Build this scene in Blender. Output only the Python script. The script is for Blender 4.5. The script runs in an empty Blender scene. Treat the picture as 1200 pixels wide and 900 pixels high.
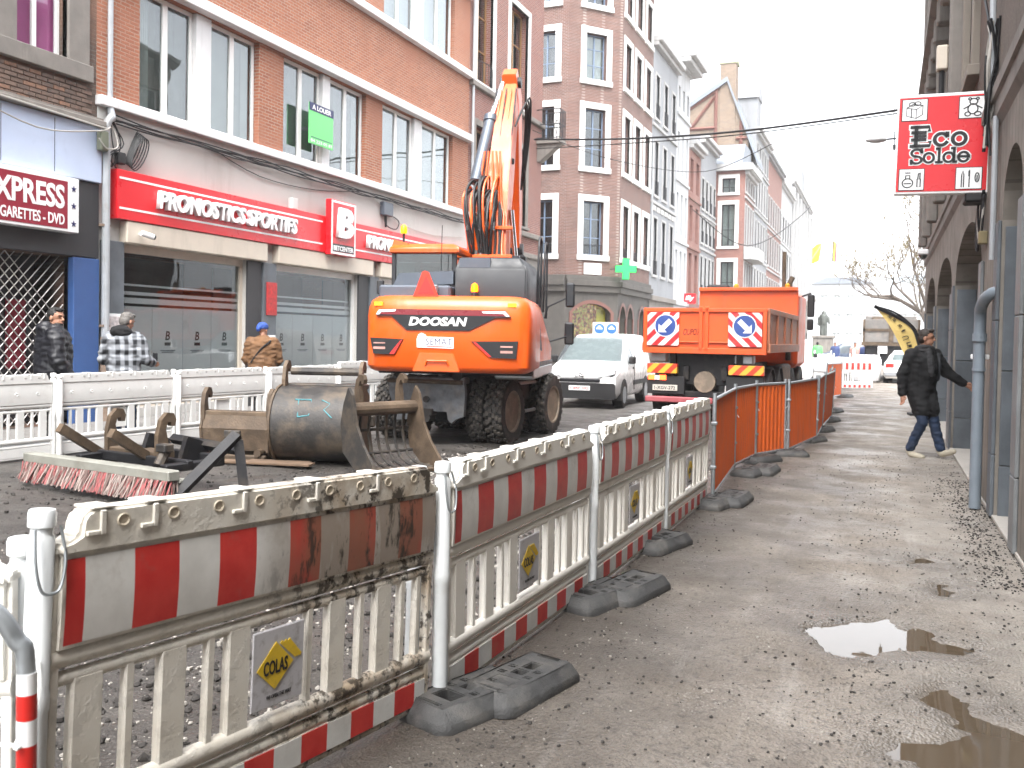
import bpy, bmesh, math, random
from math import sin, cos, pi, radians, sqrt, atan2
from mathutils import Vector, Matrix, noise
random.seed(7)
sc = bpy.context.scene
col = sc.collection
# ---------------------------------------------------------------- camera
YAW, PITCH, ROLL, EYE = radians(22.005), .025, .0175, 1.65
fwd = Vector((-sin(YAW)*cos(PITCH), cos(YAW)*cos(PITCH), -sin(PITCH)))
r0 = Vector((cos(YAW), sin(YAW), 0)); u0 = r0.cross(fwd)
rt = r0*cos(ROLL)+u0*sin(ROLL); up = u0*cos(ROLL)-r0*sin(ROLL)
cd = bpy.data.cameras.new('camera'); cam = bpy.data.objects.new('camera', cd); col.objects.link(cam)
m = Matrix.Identity(4)
for i in range(3):
    m[i][0], m[i][1], m[i][2] = rt[i], up[i], -fwd[i]
m[2][3] = EYE
cam.matrix_world = m
cd.sensor_width = 36; cd.lens = 32.4; cd.shift_y = -.0222; cd.clip_end = 3000; cd.clip_start = .05
cd.dof.use_dof = True; cd.dof.focus_distance = 6.0; cd.dof.aperture_fstop = 5.6
sc.camera = cam
# ---------------------------------------------------------------- sky, sun, exposure
SUN_EL, SUN_AZ = radians(58), radians(166)      # azimuth measured from +Y towards +X
w = bpy.data.worlds.new('World'); sc.world = w; w.use_nodes = True
nt = w.node_tree; nt.nodes.clear()
sky = nt.nodes.new('ShaderNodeTexSky'); sky.sky_type = 'NISHITA'; sky.sun_disc = False
sky.sun_elevation = SUN_EL; sky.sun_rotation = SUN_AZ; sky.dust_density = 3; sky.air_density = 1.0; sky.ozone_density = 1
hs = nt.nodes.new('ShaderNodeHueSaturation'); hs.inputs['Saturation'].default_value = .16
bg = nt.nodes.new('ShaderNodeBackground'); bg.inputs['Strength'].default_value = .15
wo = nt.nodes.new('ShaderNodeOutputWorld')
nt.links.new(sky.outputs[0], hs.inputs['Color']); nt.links.new(hs.outputs[0], bg.inputs[0]); nt.links.new(bg.outputs[0], wo.inputs[0])
sl = bpy.data.lights.new('sun', 'SUN'); sl.energy = .9; sl.angle = radians(40); sl.color = (1, .97, .93)
so = bpy.data.objects.new('sun', sl); col.objects.link(so)
sd = Vector((sin(SUN_AZ)*cos(SUN_EL), cos(SUN_AZ)*cos(SUN_EL), sin(SUN_EL)))
so.rotation_euler = sd.to_track_quat('Z', 'Y').to_euler(); so.location = sd*60
sc.view_settings.view_transform = 'Standard'; sc.view_settings.look = 'None'
sc.view_settings.exposure = 2.45; sc.view_settings.gamma = 1
sc.cycles.max_bounces = 5; sc.cycles.diffuse_bounces = 2; sc.cycles.glossy_bounces = 3; sc.cycles.transmission_bounces = 3; sc.cycles.transparent_max_bounces = 6
sc.cycles.use_denoising = True
sc.cycles.caustics_reflective = False; sc.cycles.caustics_refractive = False

# ---------------------------------------------------------------- helpers
class MB:
    def __init__(s, m=None): s.v = []; s.f = []; s.m = m
    def add(s, vs, fs):
        o = len(s.v)
        s.v += [s.m @ Vector(p) for p in vs] if s.m is not None else [Vector(p) for p in vs]
        s.f += [tuple(i+o for i in f) for f in fs]
        return s
    def box(s, x0, x1, y0, y1, z0, z1, b=0, t=None):
        c = ((x0+x1)/2, (y0+y1)/2, (z0+z1)/2); h = (abs(x1-x0)/2, abs(y1-y0)/2, abs(z1-z0)/2)
        if not b:
            vs = [(c[0]+sx*h[0], c[1]+sy*h[1], c[2]+sz*h[2]) for sz in (-1, 1) for sy in (-1, 1) for sx in (-1, 1)]
            fs = [(0,2,3,1), (4,5,7,6), (0,1,5,4), (2,6,7,3), (0,4,6,2), (1,3,7,5)]
        else:
            b = min(b, min(h)*.98); vs = []; ix = {}
            for sx in (-1, 1):
                for sy in (-1, 1):
                    for sz in (-1, 1):
                        S = (sx, sy, sz)
                        for a in range(3):
                            ix[S, a] = len(vs)
                            vs.append(tuple(c[k]+S[k]*(h[k] if k == a else h[k]-b) for k in range(3)))
            fs = []
            for a in range(3):
                b1, b2 = (a+1) % 3, (a+2) % 3
                for sg in (-1, 1):
                    q = []
                    for s1, s2 in ((-1,-1), (1,-1), (1,1), (-1,1)):
                        S = [0,0,0]; S[a] = sg; S[b1] = s1; S[b2] = s2; q.append(ix[tuple(S), a])
                    fs.append(tuple(q))
                for s1 in (-1, 1):
                    for s2 in (-1, 1):
                        S0 = [0,0,0]; S1 = [0,0,0]; S0[a] = -1; S1[a] = 1
                        for S in (S0, S1): S[b1] = s1; S[b2] = s2
                        S0, S1 = tuple(S0), tuple(S1)
                        fs.append((ix[S0, b1], ix[S1, b1], ix[S1, b2], ix[S0, b2]))
            for sx in (-1, 1):
                for sy in (-1, 1):
                    for sz in (-1, 1): fs.append(tuple(ix[(sx,sy,sz), a] for a in range(3)))
        if t is not None: vs = [t @ Vector(p) for p in vs]
        return s.add(vs, fs)
    def cyl(s, p0, p1, r0, r1=None, n=12, cap=True):
        r1 = r0 if r1 is None else r1
        p0, p1 = Vector(p0), Vector(p1); d = (p1-p0)
        if d.length < 1e-6: return s
        q = d.to_track_quat('Z', 'Y'); vs = []
        for p, r in ((p0, r0), (p1, r1)):
            vs += [p+q @ Vector((r*cos(2*pi*i/n), r*sin(2*pi*i/n), 0)) for i in range(n)]
        fs = [(i, (i+1) % n, n+(i+1) % n, n+i) for i in range(n)]
        if cap: fs += [tuple(range(n-1, -1, -1)), tuple(range(n, 2*n))]
        return s.add(vs, fs)
    def tube(s, pts, r, n=6, closed=False):
        pts = [Vector(p) for p in pts]; k = len(pts); vs = []
        rr = r if isinstance(r, (list, tuple)) else [r]*k
        ref = None
        for i, p in enumerate(pts):
            a = pts[i-1] if (i or closed) else p; b = pts[(i+1) % k] if (i < k-1 or closed) else p
            t = (b-a).normalized() if (b-a).length > 1e-9 else Vector((0,0,1))
            if ref is None:
                ref = Vector((0,0,1)) if abs(t.z) < .9 else Vector((1,0,0))
            x = (ref-t*ref.dot(t)); x = x.normalized() if x.length > 1e-6 else t.orthogonal().normalized()
            ref = x; y = t.cross(x)
            vs += [p+x*(rr[i]*cos(2*pi*j/n))+y*(rr[i]*sin(2*pi*j/n)) for j in range(n)]
        fs = [(i*n+j, i*n+(j+1) % n, ((i+1) % k)*n+(j+1) % n, ((i+1) % k)*n+j) for i in range(k if closed else k-1) for j in range(n)]
        if not closed: fs += [tuple(range(n-1, -1, -1)), tuple(range((k-1)*n, k*n))]
        return s.add(vs, fs)
    def prism(s, poly, a, b, ax='y', t=None):
        # poly: 2D outline; extruded along ax from a to b.  ax y: (x,z)  ax x: (y,z)  ax z: (x,y)
        mk = {'y': lambda p, q: (p[0], q, p[1]), 'x': lambda p, q: (q, p[0], p[1]), 'z': lambda p, q: (p[0], p[1], q)}[ax]
        n = len(poly); vs = [mk(p, a) for p in poly]+[mk(p, b) for p in poly]
        if t is not None: vs = [t @ Vector(p) for p in vs]
        return s.add(vs, [(i, (i+1) % n, n+(i+1) % n, n+i) for i in range(n)]+[tuple(range(n-1, -1, -1)), tuple(range(n, 2*n))])
    def lathe(s, prof, c=(0,0,0), ax=(0,0,1), n=16, closed=False):
        q = Vector(ax).to_track_quat('Z', 'Y'); c = Vector(c); k = len(prof); vs = []
        for r, z in prof: vs += [c+q @ Vector((r*cos(2*pi*j/n), r*sin(2*pi*j/n), z)) for j in range(n)]
        rng = range(k if closed else k-1)
        fs = [(i*n+j, i*n+(j+1) % n, ((i+1) % k)*n+(j+1) % n, ((i+1) % k)*n+j) for i in rng for j in range(n)]
        if not closed: fs += [tuple(range(n-1, -1, -1)), tuple(range((k-1)*n, k*n))]
        return s.add(vs, fs)
    def ell(s, c, r, n=12, k=8, t=None):
        r = (r, r, r) if not isinstance(r, (tuple, list)) else r
        vs = [(0, 0, -1)]+[(sin(pi*i/k)*cos(2*pi*j/n), sin(pi*i/k)*sin(2*pi*j/n), -cos(pi*i/k)) for i in range(1, k) for j in range(n)]+[(0, 0, 1)]
        fs = [(0, 1+(j+1) % n, 1+j) for j in range(n)]
        for i in range(k-2): fs += [(1+i*n+j, 1+i*n+(j+1) % n, 1+(i+1)*n+(j+1) % n, 1+(i+1)*n+j) for j in range(n)]
        L = len(vs)-1; fs += [(L, 1+(k-2)*n+j, 1+(k-2)*n+(j+1) % n) for j in range(n)]
        vs = [Vector((p[0]*r[0], p[1]*r[1], p[2]*r[2])) for p in vs]
        if t is not None: vs = [t @ p for p in vs]
        return s.add([p+Vector(c) for p in vs], fs)
    def loft(s, rings, cap=True, closed=True):
        n = len(rings[0]); vs = [p for r in rings for p in r]
        e = n if closed else n-1
        fs = [(i*n+j, i*n+(j+1) % n, (i+1)*n+(j+1) % n, (i+1)*n+j) for i in range(len(rings)-1) for j in range(e)]
        if cap and closed: fs += [tuple(range(n-1, -1, -1)), tuple(range((len(rings)-1)*n, len(rings)*n))]
        return s.add(vs, fs)
    def quad(s, *p): return s.add(p, [tuple(range(len(p)))])
    def mesh(s, name, smooth=None):
        me = bpy.data.meshes.new(name); me.from_pydata([tuple(p) for p in s.v], [], s.f)
        bm = bmesh.new(); bm.from_mesh(me); bmesh.ops.recalc_face_normals(bm, faces=bm.faces); bm.to_mesh(me); bm.free()
        if smooth:
            me.shade_smooth(); me.set_sharp_from_angle(angle=radians(smooth))
        return me
    def build(s, name, mat=None, parent=None, smooth=None, loc=None, rot=None, **kw):
        return link(name, s.mesh(name, smooth), mat, parent, loc, rot, **kw)

def link(name, me, mat=None, parent=None, loc=None, rot=None, label=None, cat=None, group=None, kind=None):
    o = bpy.data.objects.new(name, me); col.objects.link(o)
    if mat is not None and me is not None and not me.materials: me.materials.append(mat)
    if parent is not None: o.parent = parent
    if loc is not None: o.location = loc
    if rot is not None: o.rotation_euler = rot
    return tag(o, label, cat, group, kind)
def tag(o, label=None, cat=None, group=None, kind=None):
    for k, v in (('label', label), ('category', cat), ('group', group), ('kind', kind)):
        if v: o[k] = v
    return o
def thing(name, label, cat, loc=(0,0,0), rz=0, group=None):
    return link(name, None, None, None, loc, (0,0,rz), label, cat, group)
def copy_tree(o, loc=None, rz=None, label=None, parent=None):
    c = o.copy(); col.objects.link(c); c.parent = parent
    if loc is not None: c.location = loc
    if rz is not None: c.rotation_euler = (0,0,rz)
    if label: c['label'] = label
    for ch in list(o.children): copy_tree(ch, parent=c)
    return c
def RZ(a): return Matrix.Rotation(a, 4, 'Z')
def RX(a): return Matrix.Rotation(a, 4, 'X')
def RY(a): return Matrix.Rotation(a, 4, 'Y')
def TR(*p): return Matrix.Translation(Vector(p))
def smoothpts(pts, n=6):
    pts = [Vector(p) for p in pts]; out = []
    for i in range(len(pts)-1):
        p0, p1, p2, p3 = pts[max(i-1, 0)], pts[i], pts[i+1], pts[min(i+2, len(pts)-1)]
        for k in range(n):
            t = k/n
            out.append(.5*((2*p1)+(p2-p0)*t+(2*p0-5*p1+4*p2-p3)*t*t+(3*p1-p0-3*p2+p3)*t**3))
    return out+[pts[-1]]
def rrect(x0, x1, z0, z1, r, n=4):
    o = []
    for cx, cz, a in ((x1-r, z1-r, 0), (x0+r, z1-r, pi/2), (x0+r, z0+r, pi), (x1-r, z0+r, 3*pi/2)):
        o += [(cx+r*cos(a+pi/2*k/n), cz+r*sin(a+pi/2*k/n)) for k in range(n+1)]
    return o
def text(name, s, mat, parent, x, z, w, h, y=0., ext=.006, shear=0, bold=0, face='-y', loc3=None, rot3=None, spacing=1.):
    """lettering fitted into w x h with its lower left corner at (x, z); by default stands in the xz plane looking at -y"""
    cu = bpy.data.curves.new(name, 'FONT'); cu.body = s; cu.extrude = .5; cu.shear = shear; cu.offset = bold; cu.space_character = spacing
    cu.resolution_u = 3
    ob = bpy.data.objects.new('tmp_text', cu); col.objects.link(ob)
    me = bpy.data.meshes.new_from_object(ob.evaluated_get(bpy.context.evaluated_depsgraph_get()))
    bpy.data.objects.remove(ob)
    xs = [v.co.x for v in me.vertices]; ys = [v.co.y for v in me.vertices]
    sx = w/(max(xs)-min(xs)); sy = h/(max(ys)-min(ys)); mx, my = min(xs), min(ys)
    for v in me.vertices:
        a, b, c = (v.co.x-mx)*sx, (v.co.y-my)*sy, v.co.z*ext*2
        v.co = (x+a, y-c, z+b) if face == '-y' else (x+a, z+b, c)
    me.name = name
    return link(name, me, mat, parent, loc3, rot3)
def bake(mb, name, voxel, smooth=4, mat=None, parent=None, disp=0, dscale=8):
    """one continuous skin round overlapping shapes"""
    me = mb.mesh(name); ob = bpy.data.objects.new('tmp_blob', me); col.objects.link(ob)
    r = ob.modifiers.new('r', 'REMESH'); r.mode = 'VOXEL'; r.voxel_size = voxel
    if smooth:
        k = ob.modifiers.new('s', 'SMOOTH'); k.factor = .5; k.iterations = smooth
    me2 = bpy.data.meshes.new_from_object(ob.evaluated_get(bpy.context.evaluated_depsgraph_get()))
    bpy.data.objects.remove(ob); bpy.data.meshes.remove(me)
    if disp:
        nn = [v.normal.copy() for v in me2.vertices]
        for v, n_ in zip(me2.vertices, nn):
            q = v.co*dscale; q2 = Vector((q.x, q.y, q.z*2.2))
            v.co += n_*disp*noise.noise(q2)
    me2.shade_smooth(); me2.name = name
    return link(name, me2, mat, parent)

# ---------------------------------------------------------------- materials
def nodes(name):
    m = bpy.data.materials.new(name); m.use_nodes = True
    t = m.node_tree; b = t.nodes['Principled BSDF']
    return m, t, b
def nn(t, typ, **kw):
    n = t.nodes.new('ShaderNode'+typ)
    for k, v in kw.items():
        if k in n.inputs: n.inputs[k].default_value = v
        else: setattr(n, k, v)
    return n
def rgb(c): return (c[0], c[1], c[2], 1)
def coords(t): return t.nodes.new('ShaderNodeTexCoord').outputs['Object']
def own(t):
    # object coordinates shifted per object, so that copies do not wear the same stains
    oi = t.nodes.new('ShaderNodeObjectInfo'); cb = t.nodes.new('ShaderNodeCombineXYZ'); ad = t.nodes.new('ShaderNodeVectorMath')
    ml = math_(t, 'MULTIPLY', oi.outputs['Random'], 41.)
    t.links.new(ml, cb.inputs[0]); t.links.new(ml, cb.inputs[1]); t.links.new(coords(t), ad.inputs[0]); t.links.new(cb.outputs[0], ad.inputs[1])
    return ad.outputs[0]
def noise_fac(t, vec, scale, detail=4, lo=.35, hi=.65, rough=.6):
    n = nn(t, 'TexNoise', Scale=scale, Detail=detail, Roughness=rough); t.links.new(vec, n.inputs['Vector'])
    r = nn(t, 'MapRange'); r.inputs[1].default_value = lo; r.inputs[2].default_value = hi; t.links.new(n.outputs['Fac'], r.inputs[0])
    return r.outputs[0]
def mixc(t, fac, a, b, mode='MIX'):
    n = nn(t, 'Mix'); n.data_type = 'RGBA'; n.blend_type = mode
    if isinstance(fac, (int, float)): n.inputs[0].default_value = fac
    else: t.links.new(fac, n.inputs[0])
    for k, v in ((6, a), (7, b)):
        if isinstance(v, (tuple, list)): n.inputs[k].default_value = rgb(v)
        else: t.links.new(v, n.inputs[k])
    return n.outputs[2]
def math_(t, op, a, b=0.):
    n = nn(t, 'Math'); n.operation = op
    for k, v in ((0, a), (1, b)):
        if isinstance(v, (int, float)): n.inputs[k].default_value = v
        else: t.links.new(v, n.inputs[k])
    return n.outputs[0]
def bump(t, b, h, strength=.3, dist=.01):
    n = nn(t, 'Bump', Strength=strength, Distance=dist); t.links.new(h, n.inputs['Height']); t.links.new(n.outputs[0], b.inputs['Normal'])
def M(name, c, rough=.6, metal=0., var=.18, scale=5., dirt=None, damt=.5, dscale=3., bmp=0., bscale=80., spec=None, streak=False, coat=0.):
    m, t, b = nodes(name); v = own(t)
    f = noise_fac(t, v, scale, 5, .25, .75)
    cc = mixc(t, f, tuple(x*(1-var) for x in c), tuple(min(x*(1+var), 1) for x in c))
    if dirt:
        vv = v
        if streak:
            mp = nn(t, 'Mapping'); mp.inputs['Scale'].default_value = (1, 1, .18); t.links.new(v, mp.inputs[0]); vv = mp.outputs[0]
        d = noise_fac(t, vv, dscale, 7, .62-.25*damt, .85-.25*damt, .68)
        cc = mixc(t, math_(t, 'MULTIPLY', d, min(1, .45+damt*.5)), cc, dirt)
    t.links.new(cc, b.inputs['Base Color'])
    b.inputs['Metallic'].default_value = metal
    rr = nn(t, 'MapRange'); rr.inputs[3].default_value = max(rough-.12, .02); rr.inputs[4].default_value = min(rough+.12, 1); t.links.new(f, rr.inputs[0])
    t.links.new(rr.outputs[0], b.inputs['Roughness'])
    if spec is not None: b.inputs['Specular IOR Level'].default_value = spec
    if coat: b.inputs['Coat Weight'].default_value = coat; b.inputs['Coat Roughness'].default_value = .1
    if bmp:
        n2 = nn(t, 'TexNoise', Scale=bscale, Detail=4); t.links.new(v, n2.inputs['Vector']); bump(t, b, n2.outputs['Fac'], bmp, .01)
    return m
def brick_mat(name, c1, c2, mortar, bw=.22, bh=.065, ms=.012, stain=(.05,.045,.04), samt=.35, patch=None):
    m, t, b = nodes(name); v = coords(t)
    sp = nn(t, 'SeparateXYZ'); t.links.new(v, sp.inputs[0])
    cb = nn(t, 'CombineXYZ'); t.links.new(math_(t, 'ADD', sp.outputs[0], sp.outputs[1]), cb.inputs[0]); t.links.new(sp.outputs[2], cb.inputs[1])
    br = nn(t, 'TexBrick'); t.links.new(cb.outputs[0], br.inputs['Vector'])
    br.inputs['Scale'].default_value = 1; br.inputs['Brick Width'].default_value = bw; br.inputs['Row Height'].default_value = bh
    br.inputs['Mortar Size'].default_value = ms/2; br.inputs['Mortar Smooth'].default_value = .2; br.inputs['Bias'].default_value = 0
    br.inputs['Color1'].default_value = rgb(c1); br.inputs['Color2'].default_value = rgb(c2); br.inputs['Mortar'].default_value = rgb(mortar)
    cc = br.outputs['Color']
    cc = mixc(t, noise_fac(t, v, 1.1, 5, .3, .7), cc, mixc(t, .5, cc, tuple(x*.75 for x in c1)))
    if patch: cc = mixc(t, math_(t, 'MULTIPLY', noise_fac(t, v, .5, 4, .5, .62), .8), cc, patch)
    cc = mixc(t, math_(t, 'MULTIPLY', noise_fac(t, v, .8, 7, .5, .8, .7), samt), cc, stain)
    t.links.new(cc, b.inputs['Base Color']); b.inputs['Roughness'].default_value = .88
    inv = math_(t, 'SUBTRACT', 1., br.outputs['Fac']); n2 = nn(t, 'TexNoise', Scale=40.); t.links.new(v, n2.inputs['Vector'])
    bump(t, b, math_(t, 'ADD', inv, math_(t, 'MULTIPLY', n2.outputs['Fac'], .5)), .7, .012)
    return m
def emis(name, c, s, base=None):
    m, t, b = nodes(name); b.inputs['Base Color'].default_value = rgb(base or c)
    b.inputs['Emission Color'].default_value = rgb(c); b.inputs['Emission Strength'].default_value = s; b.inputs['Roughness'].default_value = .4
    return m
def glass_mat(name, tint=(.8,.83,.82), rough=.015, k=1.7):
    """pane: what stands behind it shows through, the street is mirrored in it by the angle of view"""
    m, t, b = nodes(name); t.nodes.remove(b)
    v = own(t); n2 = nn(t, 'TexNoise', Scale=1.1, Detail=1.); t.links.new(v, n2.inputs['Vector'])
    bp = nn(t, 'Bump', Strength=.10, Distance=.05); t.links.new(n2.outputs['Fac'], bp.inputs['Height'])
    tr = nn(t, 'BsdfTransparent'); tr.inputs[0].default_value = rgb(tint)
    gl = nn(t, 'BsdfGlossy', Roughness=rough); gl.inputs['Color'].default_value = (.95,.97,1,1); t.links.new(bp.outputs[0], gl.inputs['Normal'])
    ge = t.nodes.new('ShaderNodeNewGeometry'); fr = nn(t, 'Fresnel'); mx = nn(t, 'MixShader')     # both faces of the thin sheet mirror alike
    t.links.new(math_(t, 'SUBTRACT', 1.52, math_(t, 'MULTIPLY', ge.outputs['Backfacing'], 1.52-1/1.52)), fr.inputs['IOR'])
    t.links.new(math_(t, 'MINIMUM', math_(t, 'MULTIPLY', fr.outputs[0], k), .95), mx.inputs[0]); t.links.new(tr.outputs[0], mx.inputs[1]); t.links.new(gl.outputs[0], mx.inputs[2])
    t.links.new(mx.outputs[0], t.nodes['Material Output'].inputs[0])
    return m

MT = {}
MUD = (.11,.085,.06)
MT['white_plastic'] = M('white_plastic', (.90,.87,.80), .4, var=.04, dirt=(.40,.33,.24), damt=.22, dscale=5, bmp=.02, bscale=30)
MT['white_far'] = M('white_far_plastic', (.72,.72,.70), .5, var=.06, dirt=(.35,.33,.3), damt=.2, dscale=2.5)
MT['post_white'] = M('post_white', (.76,.79,.80), .4, var=.05, dirt=(.45,.42,.36), damt=.2, dscale=5)
MT['rubber_foot'] = M('recycled_rubber', (.045,.045,.045), .6, var=.35, scale=14, dirt=(.135,.125,.112), damt=.55, dscale=5, bmp=.5, bscale=120)
MT['galv'] = M('galvanised_steel', (.42,.45,.47), .45, .75, var=.15, scale=20, dirt=(.25,.2,.15), damt=.2)
MT['orange_fence'] = M('orange_panel', (.74,.13,.02), .55, var=.12, scale=3, dirt=(.42,.08,.02), damt=.35, dscale=4, streak=True)
MT['tie'] = M('cable_tie_white', (.8,.8,.78), .4, var=.03)
MT['ex_orange'] = M('excavator_orange', (.76,.108,.009), .38, var=.10, scale=2, dirt=(.36,.17,.08), damt=.32, dscale=3.5, coat=.15, streak=True)
MT['ex_dark'] = M('excavator_grey', (.016,.018,.022), .5, var=.2, dirt=(.07,.06,.05), damt=.3)
MT['ex_bluegrey'] = M('engine_cover_grey', (.08,.095,.12), .45, var=.12, dirt=(.2,.18,.16), damt=.2)
MT['steel_dirty'] = M('worn_steel', (.045,.042,.04), .55, .35, var=.35, scale=6, dirt=(.15,.115,.08), damt=.7, dscale=3, bmp=.3, bscale=40)
MT['steel_brown'] = M('muddy_brown_steel', (.075,.052,.034), .65, .2, var=.3, scale=5, dirt=(.17,.12,.078), damt=.7, dscale=3, bmp=.4, bscale=40)
MT['steel_black'] = M('black_steel', (.013,.013,.015), .55, .3, var=.3, dirt=(.07,.057,.045), damt=.5, bmp=.2)
MT['tyre'] = M('tyre_rubber', (.013,.0125,.012), .75, var=.25, dirt=(.11,.092,.075), damt=.5, dscale=6, bmp=.2)
MT['rim'] = M('muddy_rim', (.20,.16,.12), .7, .1, var=.25, dirt=(.34,.27,.20), damt=.6, dscale=5)
MT['chrome'] = M('piston_chrome', (.75,.76,.78), .15, 1., var=.04)
MT['cyl_grey'] = M('cylinder_grey', (.10,.12,.15), .35, .3, var=.1, coat=.2)
MT['hose'] = M('hose_black', (.006,.006,.007), .55, var=.1)
MT['white_decal'] = M('white_decal', (.80,.80,.79), .5, var=.03)
MT['black_decal'] = M('black_decal', (.006,.006,.008), .45, var=.1)
MT['maroon'] = M('maroon_strip', (.19,.012,.02), .3, var=.08)
MT['red_refl'] = M('red_reflector', (.55,.02,.015), .35, var=.06)
MT['tri_red'] = M('triangle_red', (.72,.035,.012), .4, var=.06)
MT['yellow'] = M('yellow_label', (.78,.55,.02), .5, var=.05)
MT['amber_lit'] = emis('amber_lamp_lit', (1., .13, .0), 1.3, (.8,.2,.01))
MT['tail_lit'] = emis('tail_lamp_lit', (1., .08, .015), 1.6, (.6,.05,.02))
MT['glass_car'] = glass_mat('vehicle_glass', (.35,.40,.40), .02, 1.5)
MT['glass'] = glass_mat('window_glass', (.72,.76,.76))
MT['glass_shop'] = glass_mat('shop_glass', (.78,.80,.80), .02, .8)
MT['curtain'] = M('net_curtain', (.58,.58,.55), .9, var=.1, scale=3)
MT['room'] = M('dark_room', (.014,.014,.014), .9, var=.3)
MT['frame_white'] = M('white_upvc', (.78,.78,.76), .4, var=.03, dirt=(.5,.47,.42), damt=.12)
MT['frame_brown'] = M('brown_wood', (.25,.13,.045), .55, var=.2, scale=14)
MT['frame_blue'] = M('blue_grey_frame', (.14,.19,.27), .5, var=.1)
MT['frame_dark'] = M('dark_frame', (.022,.022,.025), .5, var=.1)
MT['frame_maroon'] = M('maroon_brown_wood', (.16,.07,.055), .55, var=.12)
MT['ledge'] = M('painted_ledge', (.66,.66,.66), .6, var=.07, scale=2, dirt=(.36,.34,.32), damt=.3, streak=True)
MT['render_wall'] = M('grey_render', (.50,.485,.46), .85, var=.06, scale=1.2, dirt=(.34,.31,.28), damt=.35, dscale=1.2, bmp=.12, bscale=50, streak=True)
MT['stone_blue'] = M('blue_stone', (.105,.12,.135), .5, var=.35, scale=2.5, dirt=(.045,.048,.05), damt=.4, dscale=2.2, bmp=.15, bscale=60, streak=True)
MT['stone_beige'] = M('beige_stone', (.22,.19,.158), .8, var=.16, scale=2, dirt=(.09,.077,.065), damt=.5, dscale=2, bmp=.2, bscale=60, streak=True)
MT['stone_grey'] = M('weathered_stone', (.20,.183,.165), .85, var=.2, scale=3, dirt=(.065,.057,.05), damt=.5, dscale=2, bmp=.25, bscale=50, streak=True)
MT['stone_light'] = M('light_limestone', (.58,.575,.56), .75, var=.07, scale=2, dirt=(.32,.305,.29), damt=.3, dscale=1.8, streak=True)
MT['wall_white'] = M('white_paint_wall', (.42,.43,.445), .8, var=.06, scale=1, dirt=(.22,.217,.215), damt=.3, dscale=.8, streak=True)
MT['wall_grey'] = M('pale_grey_wall', (.24,.25,.265), .8, var=.1, scale=1, dirt=(.13,.127,.127), damt=.35, dscale=.8, streak=True)
MT['slate'] = M('slate_roof', (.17,.19,.22), .6, var=.12, scale=2)
MT['brick_orange'] = brick_mat('orange_brick', (.40,.15,.08), (.28,.09,.05), (.40,.29,.22), .21, .066, .022, samt=.22, patch=(.34,.145,.09))
MT['brick_dark'] = brick_mat('sooty_brick', (.12,.08,.06), (.08,.053,.043), (.13,.115,.10), .22, .07, .016, samt=.5, patch=(.22,.12,.08))
MT['brick_red'] = brick_mat('red_brick', (.26,.10,.075), (.18,.065,.055), (.33,.28,.25), .22, .068, .02, samt=.25)
MT['brick_pink'] = brick_mat('old_red_brick', (.175,.083,.064), (.105,.055,.046), (.31,.265,.24), .21, .07, .020, stain=(.05,.04,.037), samt=.45)
MT['brick_tan'] = brick_mat('tan_brick', (.235,.165,.11), (.15,.105,.075), (.27,.24,.21), .25, .09, .03, samt=.4)
MT['copper'] = M('pale_grey_pipe', (.36,.38,.40), .5, .1, var=.1, dirt=(.25,.2,.16), damt=.3)
MT['pipe_grey'] = M('blue_grey_pipe', (.19,.225,.26), .5, 0, var=.12, dirt=(.30,.28,.26), damt=.3)
MT['sign_red'] = M('sign_red', (.66,.012,.02), .32, var=.05, scale=1.5, dirt=(.40,.03,.03), damt=.15)
MT['sign_maroon'] = M('sign_maroon', (.26,.012,.03), .45, var=.05)
MT['sign_white'] = M('sign_white', (.84,.84,.84), .4, var=.03)
MT['navy'] = M('navy_print', (.015,.02,.09), .5, var=.05)
MT['beige_metal'] = M('beige_shutter', (.60,.53,.44), .5, var=.05, dirt=(.4,.34,.28), damt=.25, streak=True)
MT['panel_blue'] = M('pale_blue_panel', (.50,.58,.74), .45, var=.07, scale=1.5, dirt=(.36,.42,.55), damt=.3)
MT['door_blue'] = M('blue_door', (.045,.105,.28), .4, var=.08, dirt=(.03,.06,.14), damt=.2)
MT['fascia_dark'] = M('dark_fascia', (.035,.035,.038), .6, var=.2, scale=2, dirt=(.12,.115,.11), damt=.25, streak=True)
MT['cable'] = M('black_cable', (.01,.01,.011), .6, var=.1)
MT['cable_grey'] = M('grey_cable', (.36,.34,.31), .6, var=.1)
MT['frost'] = M('frosted_film', (.66,.67,.68), .35, var=.05, scale=1)
MT['lattice'] = M('steel_lattice', (.48,.46,.44), .45, .6, var=.1)
MT['green_led'] = emis('green_cross_lit', (.0, 1., .10), .22, (.03,.6,.1))
MT['green_dark'] = M('green_case', (.02,.16,.07), .4)
MT['skin'] = M('skin_tone', (.36,.18,.115), .5, var=.08, scale=12)
MT['hair_dark'] = M('dark_hair', (.008,.007,.006), .6, var=.3, scale=40, bmp=.5, bscale=120)
MT['hair_grey'] = M('greying_hair', (.13,.12,.11), .6, var=.3, scale=40, bmp=.5, bscale=120)
MT['hair_brown'] = M('brown_hair', (.025,.017,.012), .6, var=.3, scale=40, bmp=.5, bscale=120)
MT['cloth_black'] = M('black_cloth', (.0045,.0045,.0055), .85, var=.25, scale=9, bmp=.3, bscale=25)
MT['cloth_padded'] = M('black_padded_cloth', (.005,.0055,.009), .5, var=.25, scale=9, bmp=.2, bscale=30)
MT['jeans'] = M('blue_jeans', (.016,.03,.065), .85, var=.4, scale=7, bmp=.2, bscale=200)
MT['shoe'] = M('beige_shoe', (.40,.36,.28), .6, var=.15)
MT['scarf'] = M('grey_scarf', (.028,.028,.03), .9, var=.4, scale=18)
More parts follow.
